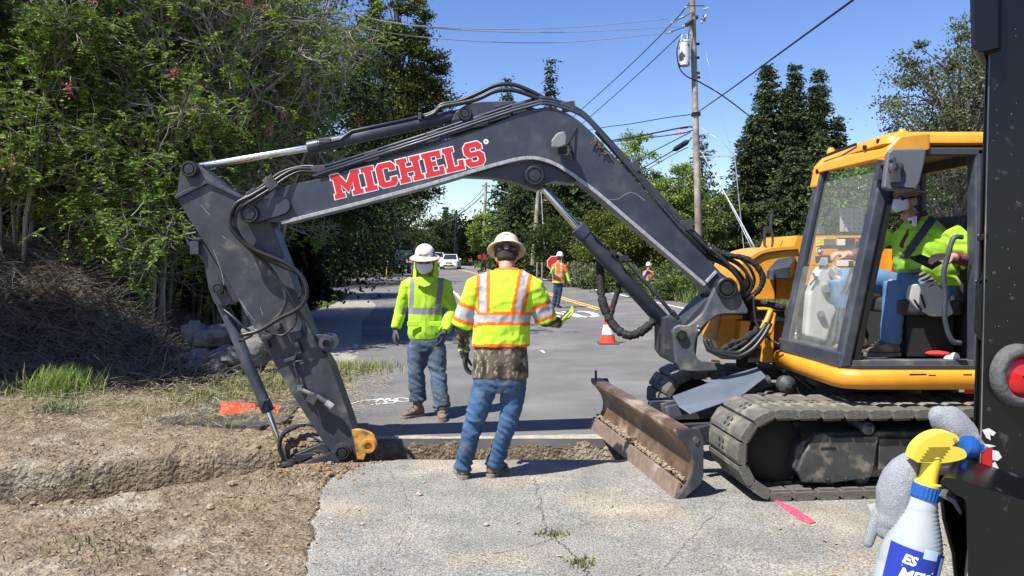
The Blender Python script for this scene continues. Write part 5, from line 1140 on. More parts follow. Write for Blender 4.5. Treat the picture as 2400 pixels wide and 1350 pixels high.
# grass: one clump spread as stuff
def grass(name, label, pts, hmin, hmax, c_, alt, w=.012, m=None, bend=.5):
    n = len(pts); a = RNG.uniform(0, 2*PI, n); h = RNG.uniform(hmin, hmax, n); d = np.stack([np.cos(a), np.sin(a), np.zeros(n)], 1); r = np.stack([-np.sin(a), np.cos(a), np.zeros(n)], 1)*w
    tip = pts+d*(h*bend)[:, None]+np.array((0, 0, 1))*h[:, None]; mid = pts+d*(h*bend*.3)[:, None]+np.array((0, 0, .6))*h[:, None]
    V = np.stack([pts-r, pts+r, mid+r*.7, mid-r*.7, mid-r*.7, mid+r*.7, tip+r*.1, tip-r*.1], 1).reshape(-1, 3)
    o = quads_obj(name, V, np.repeat(shades(n, c_, .35, alt, .3), 2, 0), m or m_leaf, None)
    tag(o, label, 'grass', kind='stuff'); return o
def scatter(n, fx_, zoff=0): 
    out = []
    for _ in range(n):
        x, y = fx_(); out.append((x, y, ground_h(x, y)+zoff))
    return np.array(out)
def verge():
    y = 22+ (random.random()**1.6)*60; rr = road_r(y); return rr+.1+abs(random.gauss(0, 2.2+y*.03)), y
grass('verge_grass', 'long green and straw-coloured grass along the far verge', scatter(26000, verge), .15, .55, (.12, .17, .045), (.30, .27, .13), .016)
def vleft():
    y = random.uniform(60, 130); return road_l(y)-.2-abs(random.gauss(0, 3)), y
def vright():
    y = random.uniform(55, 130); return road_r(y)+.2+abs(random.gauss(0, 4)), y
grass('roadside_grass', 'pale green grass on the bend beyond the cars', np.concatenate([scatter(5000, vleft), scatter(9000, vright)]), .2, .5, (.20, .24, .08), (.34, .31, .16), .035)
def gl():
    y = random.uniform(16, 32.5); x = road_l(y)-lerp_tab([(16, 1.2), (22, 2.1), (28, 1.4), (33, .8)], y)-abs(random.gauss(0, 1.2)); return x, y
grass('shoulder_grass', 'sunlit green grass patch beside the gravel shoulder, behind the excavator arm', scatter(14000, gl), .08, .30, (.11, .19, .03), (.22, .24, .07), .010)
def tuft(cx_, cy_, r): 
    return lambda: (random.gauss(cx_, r), random.gauss(cy_, r*.8))
for lab, c, r, n, h0, h1, cc in (('bright green grass tuft at the foot of the dark bank', (-5.4, 9.2), .19, 800, .10, .36, (.20, .32, .05)), ('green weeds at the left edge below the bank', (-6.3, 9.4), .35, 260, .05, .2, (.11, .18, .05)), ('small grey-green weed on the soil below the bright tuft', (-4.85, 8.25), .12, 300, .05, .16, (.20, .24, .12)),
                          ('thin grass on the litter between the rocks and the arm', (-3.2, 9.8), .45, 1600, .05, .14, (.16, .19, .06)), ('thin grass beside the painted cover', (-3.5, 8.9), .30, 600, .04, .12, (.14, .2, .05)), ('thin grass right of the arm at the asphalt edge', (-2.5, 11.2), .35, 1500, .05, .16, (.2, .24, .07)),
                          ('grass growing in front of the painted cover', (-2.9, 7.85), .3, 500, .04, .12, (.15, .21, .05)), ('faint grass at the bottom left of the photo', (-2.35, 4.35), .14, 70, .02, .06, (.17, .19, .08)), ('tiny dry grass growing in the pavement crack', (.24, 4.62), .05, 60, .01, .035, (.14, .14, .05)), ('small grass in the lower end of the pavement crack', (.38, 4.2), .04, 60, .01, .04, (.16, .16, .05))):
    o = grass('grass_tuft', lab, scatter(n, tuft(c[0], c[1], r)), h0, h1, cc, (.30, .28, .14), .006)
# dead brush over the bank
def sticks(name, label, n, fpos, L0, L1, r0, m, up=.2, bend=.25, seg=3):
    b = MB()
    for _ in range(n):
        x, y = fpos(); z = ground_h(x, y); a = random.uniform(0, 2*PI); d = Vector((math.cos(a), math.sin(a), random.uniform(-.1, up)))
        twig(b, (x, y, z+random.uniform(-.02, .14)), d, random.uniform(L0, L1), r0*random.uniform(.5, 1.3), seg, 4, bend, .0)
    o = b.build(name, m, fixn=False); return tag(o, label, 'brush', kind='stuff')
m_dead = mat('dead_twigs', (.13, .108, .085), .9, var=.5, vscale=3); m_dead2 = mat('dead_brush_dark', (.045, .036, .028), .95, var=.5, vscale=3)
def onbank():
    while True:
        y = random.uniform(9.8, 16); x = random.uniform(-9.5, -3.9)
        d = bank_d(x, y)
        if d > -.2: return x, y
sticks('brush_pile', 'tangled dead grey-brown twigs covering the left bank', 9000, onbank, .25, .8, .006, m_dead, .5)
sticks('brush_litter', 'dark dead stems and litter lying in the bank', 7000, onbank, .12, .4, .007, m_dead2, .4)
sticks('twig_heap', 'heap of bare pale twigs at the foot of the bank left of the rocks', 170, lambda: (random.gauss(-4.75, .28), random.gauss(9.75, .2)), .25, .6, .005, m_dead, .55)
sticks('twig_heap', 'bare pale twigs at the left edge above the green weeds', 200, lambda: (random.gauss(-6.4, .4), random.gauss(10.0, .2)), .3, .8, .005, m_dead, .5)
def litter_pos():
    return random.uniform(-6.5, -1.6), random.uniform(7.3, 10.8)
def soil_pos():
    y = random.uniform(3.4, 7.6); x = random.uniform(-4.4, -1.0); return x, y
sticks('straw_litter', 'straw and small twigs strewn on the ground in front of the bank', 5200, litter_pos, .05, .22, .0028, mat('straw', (.34, .28, .18), .9, var=.4, vscale=9), .25)
sticks('straw_litter', 'few pale straws lying on the bare soil at the lower left', 260, soil_pos, .04, .28, .0022, MATS['straw'], .15)
# leaves on the ground
b = MB()
def chip(x, y, z, s, m_idx=0):
    a = random.uniform(0, 6.28); c, s_ = math.cos(a)*s, math.sin(a)*s; t = random.uniform(-.3, .3)*s
    b.add([(x-c, y-s_, z+.003), (x+s_*.4, y-c*.4, z+.004+abs(t)*.5), (x+c, y+s_, z+.003+abs(t)), (x-s_*.4, y+c*.4, z+.005)], [(0, 1, 2, 3)])
for _ in range(330):
    y = 3.2+random.random()**1.2*14; x = random.uniform(-1.2, .36*y+1)
    if on_paved(x, y): chip(x, y, rise(y)+.006, random.uniform(.010, .026))
for _ in range(2600):
    x, y = random.uniform(-5.5, -1.0), random.uniform(3.2, 9.6); chip(x, y, ground_h(x, y)+.004, random.uniform(.006, .02))
o = b.build('fallen_leaves', mat('dry_leaf', (.36, .20, .07), .8, var=.5, vscale=7, col2=(.42, .36, .22), c2scale=4, c2lo=.4, c2hi=.6)); tag(o, 'dry tan and orange leaves scattered over pavement and soil', 'leaves', kind='stuff')
b = MB()
for _ in range(2400):
    if random.random() < .75: x, y = random.uniform(-4.6, -.95), random.uniform(3.3, 7.6)
    else: x, y = random.gauss(-1.25, .3), random.gauss(6.0, .4)
    s = random.uniform(.003, .010)*(random.uniform(2, 3.6) if random.random() < .05 and not on_paved(x, y) else 1)*(.6 if on_paved(x, y) else 1); z = ground_h(x, y); b.ell((x, y, z+s*.3), (s*random.uniform(.8, 1.5), s, s*.7), Matrix.Rotation(random.uniform(0, 3), 3, 'Z'), seg=6, rings=4)
o = b.build('soil_clods', mat('clod', (.27, .205, .14), .95, var=.4, vscale=8, bump=.6, bscale=60)); tag(o, 'loose clods and pebbles on the dug soil', 'soil', kind='stuff')
b = MB()
for _ in range(170):
    x, y = (random.gauss(-1.62, .2), random.gauss(5.98, .12)) if random.random() < .6 else (random.gauss(-1.95, .15), random.gauss(6.75, .08))
    s = random.uniform(.006, .026); b.ell((x, y, ground_h(x, y)+s*.2), (s*random.uniform(.8, 1.5), s, s*.7), Matrix.Rotation(random.uniform(0, 3), 3, 'Z'), seg=6, rings=4)
o = b.build('clay_lumps', mat('orange_clay', (.24, .15, .065), .95, var=.4, vscale=12, bump=.7, bscale=50)); tag(o, 'orange-brown clay lumps freshly dug by the tip of the arm', 'soil', kind='stuff')
# ================================================================ people
m_skin = mat('skin', (.50, .27, .19), .55, var=.12, vscale=30, bump=.1, bscale=150)
m_cloth = mat('clothing', (0, 0, 0), .85, attr=True, spec=.15, bump=.25, bscale=700, bdist=.002, sheen=.1)
m_denim = mat('denim', (0, 0, 0), .9, attr=True, spec=.15, bump=.3, bscale=500, bdist=.002)
m_boot = mat('boot_leather', (.15, .10, .065), .7, var=.3, vscale=25, col2=(.27, .23, .17), c2scale=12, c2lo=.5, c2hi=.7); m_sole = mat('boot_sole', (.20, .18, .15), .85, var=.3, vscale=30)
m_glove = mat('work_glove', (.045, .045, .045), .75, var=.3, vscale=40); m_gloveL = mat('lime_glove', (.40, .68, .06), .7, var=.1, vscale=40)
m_hat = mat('hard_hat', (.60, .54, .43), .38, var=.14, vscale=10, spec=.5, coat=.2); m_hair = mat('hair', (.045, .028, .018), .8, var=.5, vscale=90, bump=.8, bscale=180)
m_mask = mat('face_mask', (.78, .80, .84), .8, var=.05, vscale=30)
LIME = (.50, .82, .045); ORG = (.86, .17, .015); SIL = (.42, .43, .44); JEAN = (.042, .085, .158)
def remesh(mb, name, m, parent, vox=.012, smooth=2, disp=None, colf=None):
    me0 = bpy.data.meshes.new('tmp'); me0.from_pydata(mb.v, [], mb.f)
    bm = bmesh.new(); bm.from_mesh(me0); bmesh.ops.recalc_face_normals(bm, faces=bm.faces); bm.to_mesh(me0); bm.free()
    o = bpy.data.objects.new('tmp', me0); COL.objects.link(o)
    md = o.modifiers.new('r', 'REMESH'); md.mode = 'VOXEL'; md.voxel_size = vox
    if smooth: ms = o.modifiers.new('s', 'SMOOTH'); ms.iterations = smooth; ms.factor = .5
    dg = bpy.context.evaluated_depsgraph_get(); me = bpy.data.meshes.new_from_object(o.evaluated_get(dg))
    bpy.data.objects.remove(o); bpy.data.meshes.remove(me0)
    me.name = name
    if disp:
        for v in me.vertices: v.co = v.co+v.normal*disp(v.co)
    if colf:
        ca = me.color_attributes.new('Col', 'FLOAT_COLOR', 'POINT')
        arr = np.ones((len(me.vertices), 4), np.float32)
        for i, v in enumerate(me.vertices): arr[i, :3] = colf(v.co, v.normal)
        ca.data.foreach_set('color', arr.ravel())
    me.materials.clear(); me.materials.append(m); me.shade_smooth()
    o = bpy.data.objects.new(name, me); COL.objects.link(o); attach(o, parent); return o
def ringz(c, rx, ry, yaw=0.0, n=20, e=2.3, tilt=0.0):
    out = []
    for k in range(n):
        a = 2*PI*k/n; ca, sa = math.cos(a), math.sin(a)
        x = rx*math.copysign(abs(ca)**(2/e), ca); y = ry*math.copysign(abs(sa)**(2/e), sa)
        out.append(Vector((c[0]+x*math.cos(yaw)-y*math.sin(yaw), c[1]+x*math.sin(yaw)+y*math.cos(yaw), c[2]+tilt*x)))
    return out
def hand(mb, w, d, n, s, curl=.35, k=1.0, spread=.0, thumb=.6):
    w = Vector(w); d = Vector(d).normalized(); n = Vector(n); n = (n-d*n.dot(d)).normalized(); s = Vector(s); s = (s-d*s.dot(d)-n*s.dot(n)).normalized()
    R = Matrix((s, d, n)).transposed()
    mb.ell(w+d*.048*k, (.042*k, .056*k, .017*k), R, seg=14, rings=9); mb.tube([w-d*.03*k, w+d*.02*k], .027*k, 10)
    for off, L in ((.030, .070), (.010, .079), (-.010, .074), (-.028, .057)):
        p = w+d*.085*k+s*off*k; dd = (d+s*off*spread*12).normalized(); pts = [p-d*.02*k, p]; c = 0
        for q in (.45, .32, .23):
            c += curl; pts.append(pts[-1]+(dd*math.cos(c)+n*math.sin(c))*L*k*q)
        mb.tube(pts, [.0095*k, .0098*k, .009*k, .0083*k, .007*k], 8, round_end=True)
    p = w+d*.02*k+s*.028*k; a = (s*.75+d*thumb+n*.25).normalized(); b_ = (s*.25+d*.9+n*.35).normalized()
    mb.tube([p, p+a*.038*k, p+a*.038*k+b_*.03*k, p+a*.04*k+b_*.055*k], [.014*k, .012*k, .0105*k, .008*k], 8, round_end=True)
def headrot(yaw, pitch, roll=0): return Matrix.Rotation(yaw, 3, 'Z') @ Matrix.Rotation(pitch, 3, 'X') @ Matrix.Rotation(roll, 3, 'Y')
# head frame: +y is the direction the face looks, z up
def add_head(mb, c, R, k=1.0):
    c = Vector(c)
    def e(p, r, q=None): mb.ell(c+R @ (Vector(p)*k), tuple(v*k for v in r), R @ q if q else R, seg=18, rings=12)
    e((0, -.012, .03), (.076, .094, .090)); e((0, .012, -.03), (.064, .076, .078)); e((0, .05, -.075), (.036, .034, .026))
    e((0, .087, -.02), (.013, .020, .026)); e((0, .094, -.032), (.017, .015, .012)); e((0, .080, .018), (.055, .016, .013))
    e((0, .082, -.062), (.024, .012, .006)); e((0, .080, -.072), (.020, .011, .006))
    for s in (-1, 1):
        e((s*.078, -.012, -.012), (.009, .020, .034)); e((s*.031, .080, .002), (.0125, .010, .009)); e((s*.042, .055, -.03), (.026, .026, .022))
def add_neck(mb, c, R, base, k=1.0):
    c = Vector(c); mb.tube([c+R @ Vector((0, -.02, -.04)), c+R @ Vector((0, -.018, -.10)), Vector(base)], [.056*k, .057*k, .072*k], 14)
def hardhat(c, R, parent, m=None, brim=.165, tilt=0, rim=None, name='hard_hat', k=1.0, text=True):
    c = Vector(c); b = MB(); U_ = R @ Vector((0, 0, 1)); S_ = R @ Vector((1, 0, 0))
    # radius, height; slightly elongated front to back
    pr = [(brim*.99, -.010), (brim, -.004), (brim*.97, .004), (.125, .018), (.116, .024), (.113, .05), (.104, .082), (.088, .108), (.064, .127), (.034, .138), (.002, .141)]
    pi_ = [(.002, .134), (.034, .131), (.062, .120), (.084, .102), (.099, .078), (.108, .048), (.111, .022), (.121, .010), (brim*.98, -.008)]
    b.lathe(c, [(r*k, h*k) for r, h in pr+pi_], axis=U_, seg=40, caps=False, u0=S_, sx=.90, sy=1.0)
    n = len(pr+pi_); sg = 40
    b.f.append(tuple()) if False else None
    for q in (-.022, 0, .022):
        pts = [c+R @ (Vector((q, .112*math.cos(a), .02+.121*math.sin(a)))*k) for a in [PI*j/14 for j in range(1, 14)]]
        b.tube(pts, .0055*k, 6)
    h = b.build(name, m or m_hat, parent, smooth=True, angle=50)
    if rim: MB().tube([c+R @ (Vector((brim*.91*math.cos(a), brim*1.005*math.sin(a), -.006))*k) for a in [2*PI*j/40 for j in range(41)]], .006*k, 6, caps=False).build('rim', rim, h, smooth=True)
    return h
def boot(parent, ankle, toe_dir, k=1.0, lace=True, z=0.0, hgt=.13):
    a = Vector(ankle); t = Vector((toe_dir[0], toe_dir[1], 0)).normalized(); s = Vector((t.y, -t.x, 0)); g = a.z-hgt if z is None else z
    def sec(y, w, z0, z1, zc=.5):
        c = Vector((a.x, a.y, 0))+t*y; out = []
        for q in range(12):
            an = 2*PI*q/12; out.append(c+s*(w*math.cos(an))+Vector((0, 0, g+z0+(z1-z0)*(.5+.5*math.sin(an)))))
        return out
    b = MB(); b.loft([sec(-.075*k, .022, .02, .06), sec(-.06*k, .038, .018, .115), sec(-.02*k, .044, .018, .135), sec(.03*k, .044, .018, .125), sec(.08*k, .045, .018, .09), sec(.13*k, .049, .018, .075), sec(.17*k, .044, .018, .065), sec(.195*k, .022, .022, .05)])
    b.tube([a+Vector((0, 0, -.045)), a+Vector((0, 0, .06))], .050, 14)
    bo = remesh(b, 'boot', m_boot, parent, .011, 2)
    pts = []
    for y, w in ((-.085, .018), (-.07, .036), (-.02, .043), (.03, .041), (.09, .047), (.14, .053), (.18, .045), (.205, .02)): pts.append((y*k, w))
    out = [Vector((a.x, a.y, g))+t*y+s*w for y, w in pts]+[Vector((a.x, a.y, g))+t*y-s*w for y, w in reversed(pts)]
    MB().prism(out, [v+Vector((0, 0, .028)) for v in out]).build('sole', m_sole, bo, bevel=.004)
    if lace:
        b = MB()
        for q in range(4): p = Vector((a.x, a.y, g+.135-.016*q))+t*(.045+.028*q); b.bar(p-s*.028, p+s*.028, .007, .007)
        b.build('laces', MATS['knob_grey'] if 'knob_grey' in MATS else m_sole, bo)
    return bo
def jeans(parent, hipc, hl, kl, al, hr, kr, ar, w=.165, d=.115, top=.10, col=JEAN, name='jeans', r=(.095, .075, .068), stack=1.0, yaw=0, vox=.012, trim=None):
    b = MB(); H = Vector(hipc)
    b.loft([ringz(H+Vector((0, 0, top)), w*.96, d, yaw), ringz(H+Vector((0, 0, top*.4)), w*1.0, d*1.05, yaw), ringz(H+Vector((0, 0, -.03)), w*1.0, d*1.08, yaw), ringz(H+Vector((0, 0, -.10)), w*.85, d*.95, yaw)])
    for h, k_, a in ((hl, kl, al), (hr, kr, ar)):
        h, k_, a = Vector(h), Vector(k_), Vector(a)
        m1 = h.lerp(k_, .5); m2 = k_.lerp(a, .5)
        b.tube([h+(h-k_)*.08, h, m1, k_, m2, a.lerp(k_, .12), a], [r[0]*.8, r[0], (r[0]+r[1])/2*1.04, r[1], r[1]*.97, r[2]*1.03, r[2]*1.10], 18)
    ks = [Vector(kl), Vector(kr)]; as_ = [Vector(al), Vector(ar)]
    def dsp(v):
        amp = 0.0
        for k_ in ks: amp += .010*math.exp(-((v.z-k_.z)/.10)**2)
        for a in as_: amp += .016*stack*math.exp(-((v.z-a.z-.05)/.12)**2)
        o = N3(v.x*5, v.y*5, 3)*.8
        w_ = N3(v.x*5+v.z*2, v.y*5, v.z*17+v.x*9); return amp*(.5-2.2*abs(w_))*.8+.007*N3(v.x*8, v.y*8, v.z*4.5)+.013*(.22-abs(N3(v.x*10+v.z*7, v.y*10, v.z*13)))+.006*(.2-abs(N3(v.x*19-v.z*14, v.y*19, v.z*22)))
    def cf(v, n):
        f = .5+.5*N3(v.x*6, v.y*6, v.z*3+5); wear = max(0, .55*math.exp(-((v.z-(ks[0].z+ks[1].z)/2-.12)/.28)**2))
        k_ = .75+.4*f+.7*wear*(.4+.6*f); c = np.array(col)*k_; dd = sm(.35, .5, N3(v.x*7, v.y*7, v.z*7+9)); c = c*(1.0+.5*max(0, .12-abs(N3(v.x*10+v.z*7, v.y*10, v.z*13)))/.12*.6)
        if trim is not None:
            q = trim(v, n)
            if q is not None: return np.array(q)
        return c*(1-.35*dd)+np.array((.22, .19, .14))*.35*dd
    return remesh(b, name, m_denim, parent, vox, 2, dsp, cf)
def along(v, a, b):
    d = b-a; return (v-a).dot(d)/d.dot(d), (v-a-d*((v-a).dot(d)/d.dot(d))).length

# ---- 1. worker with his back to the camera
Y1 = 5.82
def W(px, py, dy=0.0): return P(px, py, Y1)+Vector((0, dy, 0))
w1 = thing('person', 'worker with his back turned, lime vest with orange and silver stripes, camouflage shirt, blue jeans', 'person', W(1125, 1122)*1.0)
shL, shR = W(1115, 672), W(1252, 674); elL, wrL = W(1083, 762, .02), W(1086, 828, .10); elR, wrR = W(1281, 752, .04), W(1312, 762, .18)
hc = W(1187, 604, .07); HR = headrot(0, -.50)
b = MB(); add_head(b, hc, HR); add_neck(b, hc, HR, W(1185, 652, .01))
b.loft([ringz(W(1172, 880), .15, .10), ringz(W(1176, 800), .155, .11), ringz(W(1182, 700), .17, .11), ringz(W(1184, 662), .12, .08)])
for a, c_, d_ in ((shL, elL, wrL), (shR, elR, wrR)): b.tube([a, c_, d_], [.05, .042, .030], 12)
for a, c_, d_ in ((W(1135, 890), W(1112, 985, -.02), W(1084, 1092, .0)), (W(1205, 890), W(1190, 985, -.02), W(1157, 1088, .05))): b.tube([a, c_, d_], [.07, .05, .04], 12)
remesh(b, 'body', m_skin, w1, .011, 2)
# jeans
def w1_trim(v, n):
    px = CX+v.x/v.y*F; py = HY-(v.z-CH)/v.y*F
    if n.y > 0: return None
    for (xa, xb) in ((1118, 1156), (1181, 1219)):
        m_ = (xa+xb)/2; edge = 926-abs(px-m_)*.35
        if xa < px < xb and 893 < py < edge and (px < xa+2.2 or px > xb-2.2 or py < 896 or py > edge-2.5): return (.13, .13, .12)
    if 905 < py < 1090 and abs(px-(1170-(py-905)*.02)) < 0: return (.02, .04, .08)
    return None
jeans(w1, W(1172, 886), W(1138, 905), W(1110, 990, -.03), W(1084, 1098, .0), W(1203, 905), W(1192, 990, -.02), W(1157, 1096, .04), w=.205, d=.135, top=.06, r=(.100, .071, .062), stack=.8, trim=w1_trim, vox=.010)
# camouflage shirt: hem and forearms
def camo(v, n):
    a = N3(v.x*16, v.y*16, v.z*9); q = N3(v.x*40, v.y*40, v.z*22+3); l = abs(N3(v.x*9+3, v.y*9, v.z*30))
    c = np.array((.135, .105, .075)) if a > .0 else np.array((.085, .065, .045))
    if q > .28: c = np.array((.30, .26, .20))
    if l < .022: c = np.array((.36, .32, .26))
    if a < -.35: c = np.array((.035, .032, .022))
    return c
b = MB(); b.loft([ringz(W(1172, 884), .218, .145), ringz(W(1173, 850), .212, .142), ringz(W(1174, 800), .200, .135), ringz(W(1178, 740), .19, .12)])
remesh(b, 'shirt', m_cloth, w1, .011, 1, lambda v: .006*N3(v.x*14, v.y*14, v.z*4)+.004*N3(v.x*30, v.y*30, v.z*25), camo)
for a, c_, d_, nm in ((shL, elL, wrL, 0), (shR, elR, wrR, 1)):
    b = MB(); b.tube([a.lerp(c_, .6), c_, c_.lerp(d_, .5), d_], [.060, .056, .048, .040], 16)
    remesh(b, 'shirt_sleeve', m_cloth, w1, .009, 1, lambda v: .006*math.sin(v.z*120+v.x*60+N3(v.x*20, v.y*20, v.z*20)*4), camo)
# vest
b = MB()
b.loft([ringz(W(1173, 810), .222, .148), ringz(W(1174, 780), .212, .145), ringz(W(1177, 735), .215, .142), ringz(W(1181, 700), .225, .14), ringz(W(1183, 675), .225, .125), ringz(W(1184, 655), .19, .10), ringz(W(1185, 640), .13, .08), ringz(W(1186, 629), .085, .07)])
b.tube([W(1160, 655), shL+Vector((0, 0, -.01)), shL.lerp(elL, .5), shL.lerp(elL, 1.0)+Vector((-.01, 0, -.01))], [.085, .088, .084, .082], 16)
b.tube([W(1210, 655), shR+Vector((0, 0, -.01)), shR.lerp(elR, .5), shR.lerp(elR, 1.02)], [.085, .088, .086, .086], 16)
def vest_col(v, n):
    px = CX+v.x/v.y*F; py = HY-(v.z-CH)/v.y*F
    px += 1.5*N3(v.x*30, v.z*30); py += 1.2*N3(v.x*30, v.z*30, 5)
    tl, dl = along(v, shL, elL); tr, dr = along(v, shR, elR)
    for t, d, xm in ((tl, dl, px < 1118), (tr, dr, px > 1247)):
        if t > .22 and d < .15 and xm:
            if .44 < t < .54 or .83 < t < .93: return ORG
            if .54 <= t <= .83: return SIL
            return LIME
    back = True
    if 731 < py < 764:
        return SIL if 739 < py < 755 else ORG
    if 806 < py: return ORG
    if py < 735:
        for (x0, x1) in ((1133, 1131), (1232, 1213)):
            cx_ = x0+(x1-x0)*(py-640)/95; q = abs(px-cx_)
            if q < 8: return SIL
            if q < 17: return ORG
    if py < 633: return ORG
    return LIME
def vest_disp(v):
    f = sm(1.0, 1.25, v.z); return .007*N3(v.x*11, v.y*11, v.z*4)+.012*(.3-abs(N3(v.x*9+v.z*5, v.y*9, v.z*13-v.x*7)))+.003*N3(v.x*40, v.y*40, v.z*14)
vest = remesh(b, 'vest', m_cloth, w1, .0095, 2, vest_disp, vest_col)
# gloves
b = MB(); hand(b, W(1087, 836, .10), (.08, .1, -1), (.9, -.1, .1), (.1, 1, 0), .42, 1.12); b.tube([wrL+Vector((0, 0, .04)), W(1087, 840, .1)], [.040, .034], 12); g = remesh(b, 'glove', m_glove, w1, .006, 1)
MB().ring(wrL+Vector((0, 0, .025)), (0, .1, -1), .046, .036, .022).build('cuff', m_gloveL, g, smooth=True, angle=40)
b = MB(); hand(b, W(1316, 758, .19), (.85, .2, .42), (-.5, .1, .9), (-.3, -.2, 1), .5, 1.05); b.tube([wrR, W(1318, 757, .19)], [.040, .032], 12); remesh(b, 'glove', m_gloveL, w1, .006, 1)
b = MB(); q = W(1324, 744, .19); b.tube([W(1316, 752, .17), W(1326, 746, .17), W(1336, 735, .19)], [.016, .018, .012], 10, round_end=True); b.build('glove_palm', m_glove, w1, smooth=True)
boot(w1, W(1084, 1104, .02), (-.25, 1), hgt=.1, z=.004, lace=False); boot(w1, W(1157, 1100, .06), (.45, 1), hgt=.1, z=.004, lace=False)
# hair, hat
hr = MB(); hr.ell(hc+HR @ Vector((0, -.035, .012)), (.082, .080, .082), HR); hr.ell(hc+HR @ Vector((0, -.060, -.025)), (.066, .045, .040), HR); remesh(hr, 'hair', m_hair, w1, .008, 1, lambda v: .003*N3(v.x*90, v.y*90, v.z*30))
hh = hardhat(hc+HR @ Vector((0, -.012, .058)), HR, w1, brim=.168)
b = MB(); b.lathe(hc+HR @ Vector((0, -.022, .005)), [(.094, 0), (.097, .004), (.097, .034), (.094, .038)], axis=HR @ Vector((0, 0, 1)), seg=36, caps=False, u0=HR @ Vector((1, 0, 0)), sx=.92); b.build('headband', mat('band_black', (.02, .02, .022), .6), hh, smooth=True, angle=40, thick=.004)
c = hc+HR @ Vector((0, -.117, .024)); MB().lathe(c, [(.020, 0), (.022, .006), (.018, .014), (.002, .015)], axis=HR @ Vector((0, -1, 0)), seg=20).build('knob', MATS['knob_grey'], hh, smooth=True, angle=40)
b = MB()
for s in (-1, 1): c = hc+HR @ Vector((s*.055, -.102, .018)); b.box(c, (.030, .006, .016), Matrix.Rotation(s*.5, 3, 'Z'))
b.build('buckle', m_cast, hh)
c = hc+HR @ Vector((0, -.108, .14)); nrm = (HR @ Vector((0, -.8, .6))).normalized()
MB().ring(c-nrm*.006, nrm, .017, .011, .012, 20).build('emblem', MATS['print_black'], hh)
b = MB(); b.bar(c-nrm*0.0+Vector((-.012, 0, 0)), c+Vector((.012, 0, 0)), .008, .012); b.build('emblem', mat('print_brown', (.12, .03, .02), .5), hh)

# ---- 2. worker facing the camera
Y2 = 8.05
def V_(px, py, dy=0.0): return P(px, py, Y2)+Vector((0, dy, 0))
w2 = thing('person', 'worker facing the camera in lime jacket, neck shade and grey face mask', 'person', V_(1010, 975))
hc = V_(998, 614, -.08); HR = headrot(PI, -.22)
shL, shR = V_(954, 668), V_(1043, 668); elL, wrL = V_(938, 730, .02), V_(929, 768, -.02); elR, wrR = V_(1058, 730, .02), V_(1045, 772, -.12)
b = MB(); add_head(b, hc, HR); add_neck(b, hc, HR, V_(998, 655, .0))
b.loft([ringz(V_(998, 790), .15, .10), ringz(V_(998, 740), .14, .10), ringz(V_(998, 690), .16, .10), ringz(V_(998, 660), .12, .08)])
for a, c_, d_ in ((shL, elL, wrL), (shR, elR, wrR)): b.tube([a, c_, d_], [.05, .04, .03], 12)
for a, c_, d_ in ((V_(980, 800), V_(980, 860), V_(982, 935)), (V_(1018, 800), V_(1026, 860), V_(1037, 945, -.1))): b.tube([a, c_, d_], [.07, .05, .04], 12)
remesh(b, 'body', m_skin, w2, .012, 2)
jeans(w2, V_(1000, 800), V_(978, 812), V_(977, 872, -.02), V_(979, 940, .0), V_(1020, 812), V_(1027, 872, -.03), V_(1037, 950, -.10), w=.185, d=.12, top=.05, r=(.112, .088, .082), col=(.075, .105, .15))
b = MB()
b.loft([ringz(V_(998, 794), .170, .125), ringz(V_(997, 780), .190, .135), ringz(V_(997, 750), .175, .13), ringz(V_(998, 715), .178, .13), ringz(V_(998, 685), .20, .125), ringz(V_(998, 664), .195, .105), ringz(V_(998, 652), .15, .09), ringz(V_(998, 645), .09, .08)])
for sh, el, wr in ((shL, elL, wrL), (shR, elR, wrR)): b.tube([V_(998, 665).lerp(sh, .7), sh+Vector((0, 0, -.01)), sh.lerp(el, .5), el, el.lerp(wr, .6), wr, wr+(wr-el)*.05], [.080, .078, .070, .064, .058, .052, .046], 16)
def jk(v, n):
    px = CX+v.x/v.y*F; py = HY-(v.z-CH)/v.y*F; px += N3(v.x*20, v.z*20); py += N3(v.x*20, v.z*20, 4)
    arm = px < 948+ (py-680)*-.12 or px > 1050
    if not arm and n.y < .5:
        if 722 < py < 737: return (.23, .24, .25)
        if py < 724 and (abs(px-(966-(py-650)*.03)) < 5.5 or abs(px-(1035-(py-650)*.12)) < 6.5): return (.23, .24, .25)
    k_ = 1.0
    if abs(px-998) < 1.2 and py > 665: k_ = .55
    d_ = .9+.15*N3(v.x*6, v.y*6, v.z*6)
    if N3(v.x*28, v.y*28, v.z*28) > .52: d_ *= .7
    return tuple(c*d_*k_ for c in (.47, .76, .05))
def jd(v):
    arm = abs(v.x-V_(998, 0).x) > .2
    return .008*N3(v.x*10, v.y*10, v.z*3)+.013*(.3-abs(N3(v.x*12+v.z*3, v.y*12, v.z*5-v.x*5)))+(.010*(.3-abs(N3(v.x*7, v.y*7, v.z*19))) if arm else 0)
jkt = remesh(b, 'jacket', m_cloth, w2, .010, 2, jd, jk)
for x0 in (972, 1024):
    pk = MB().box(V_(x0, 756, -.155), (.115, .012, .05)).build('pocket_flap', mat('lime_cloth', (.44, .72, .05), .85), jkt, bevel=.005)
b = MB(); b.loft([[V_(998+40*f*math.cos(a)*.62, y, -.02-.07*f*math.sin(-a)) for a in [PI*1.12*k_/12-.06*PI for k_ in range(13)]] for y, f in ((606, .78), (625, .86), (645, 1.0), (656, 1.15))], caps=False)
o = b.build('neck_shade', MATS['lime_cloth'], w2, smooth=True, thick=.006)
b = MB()
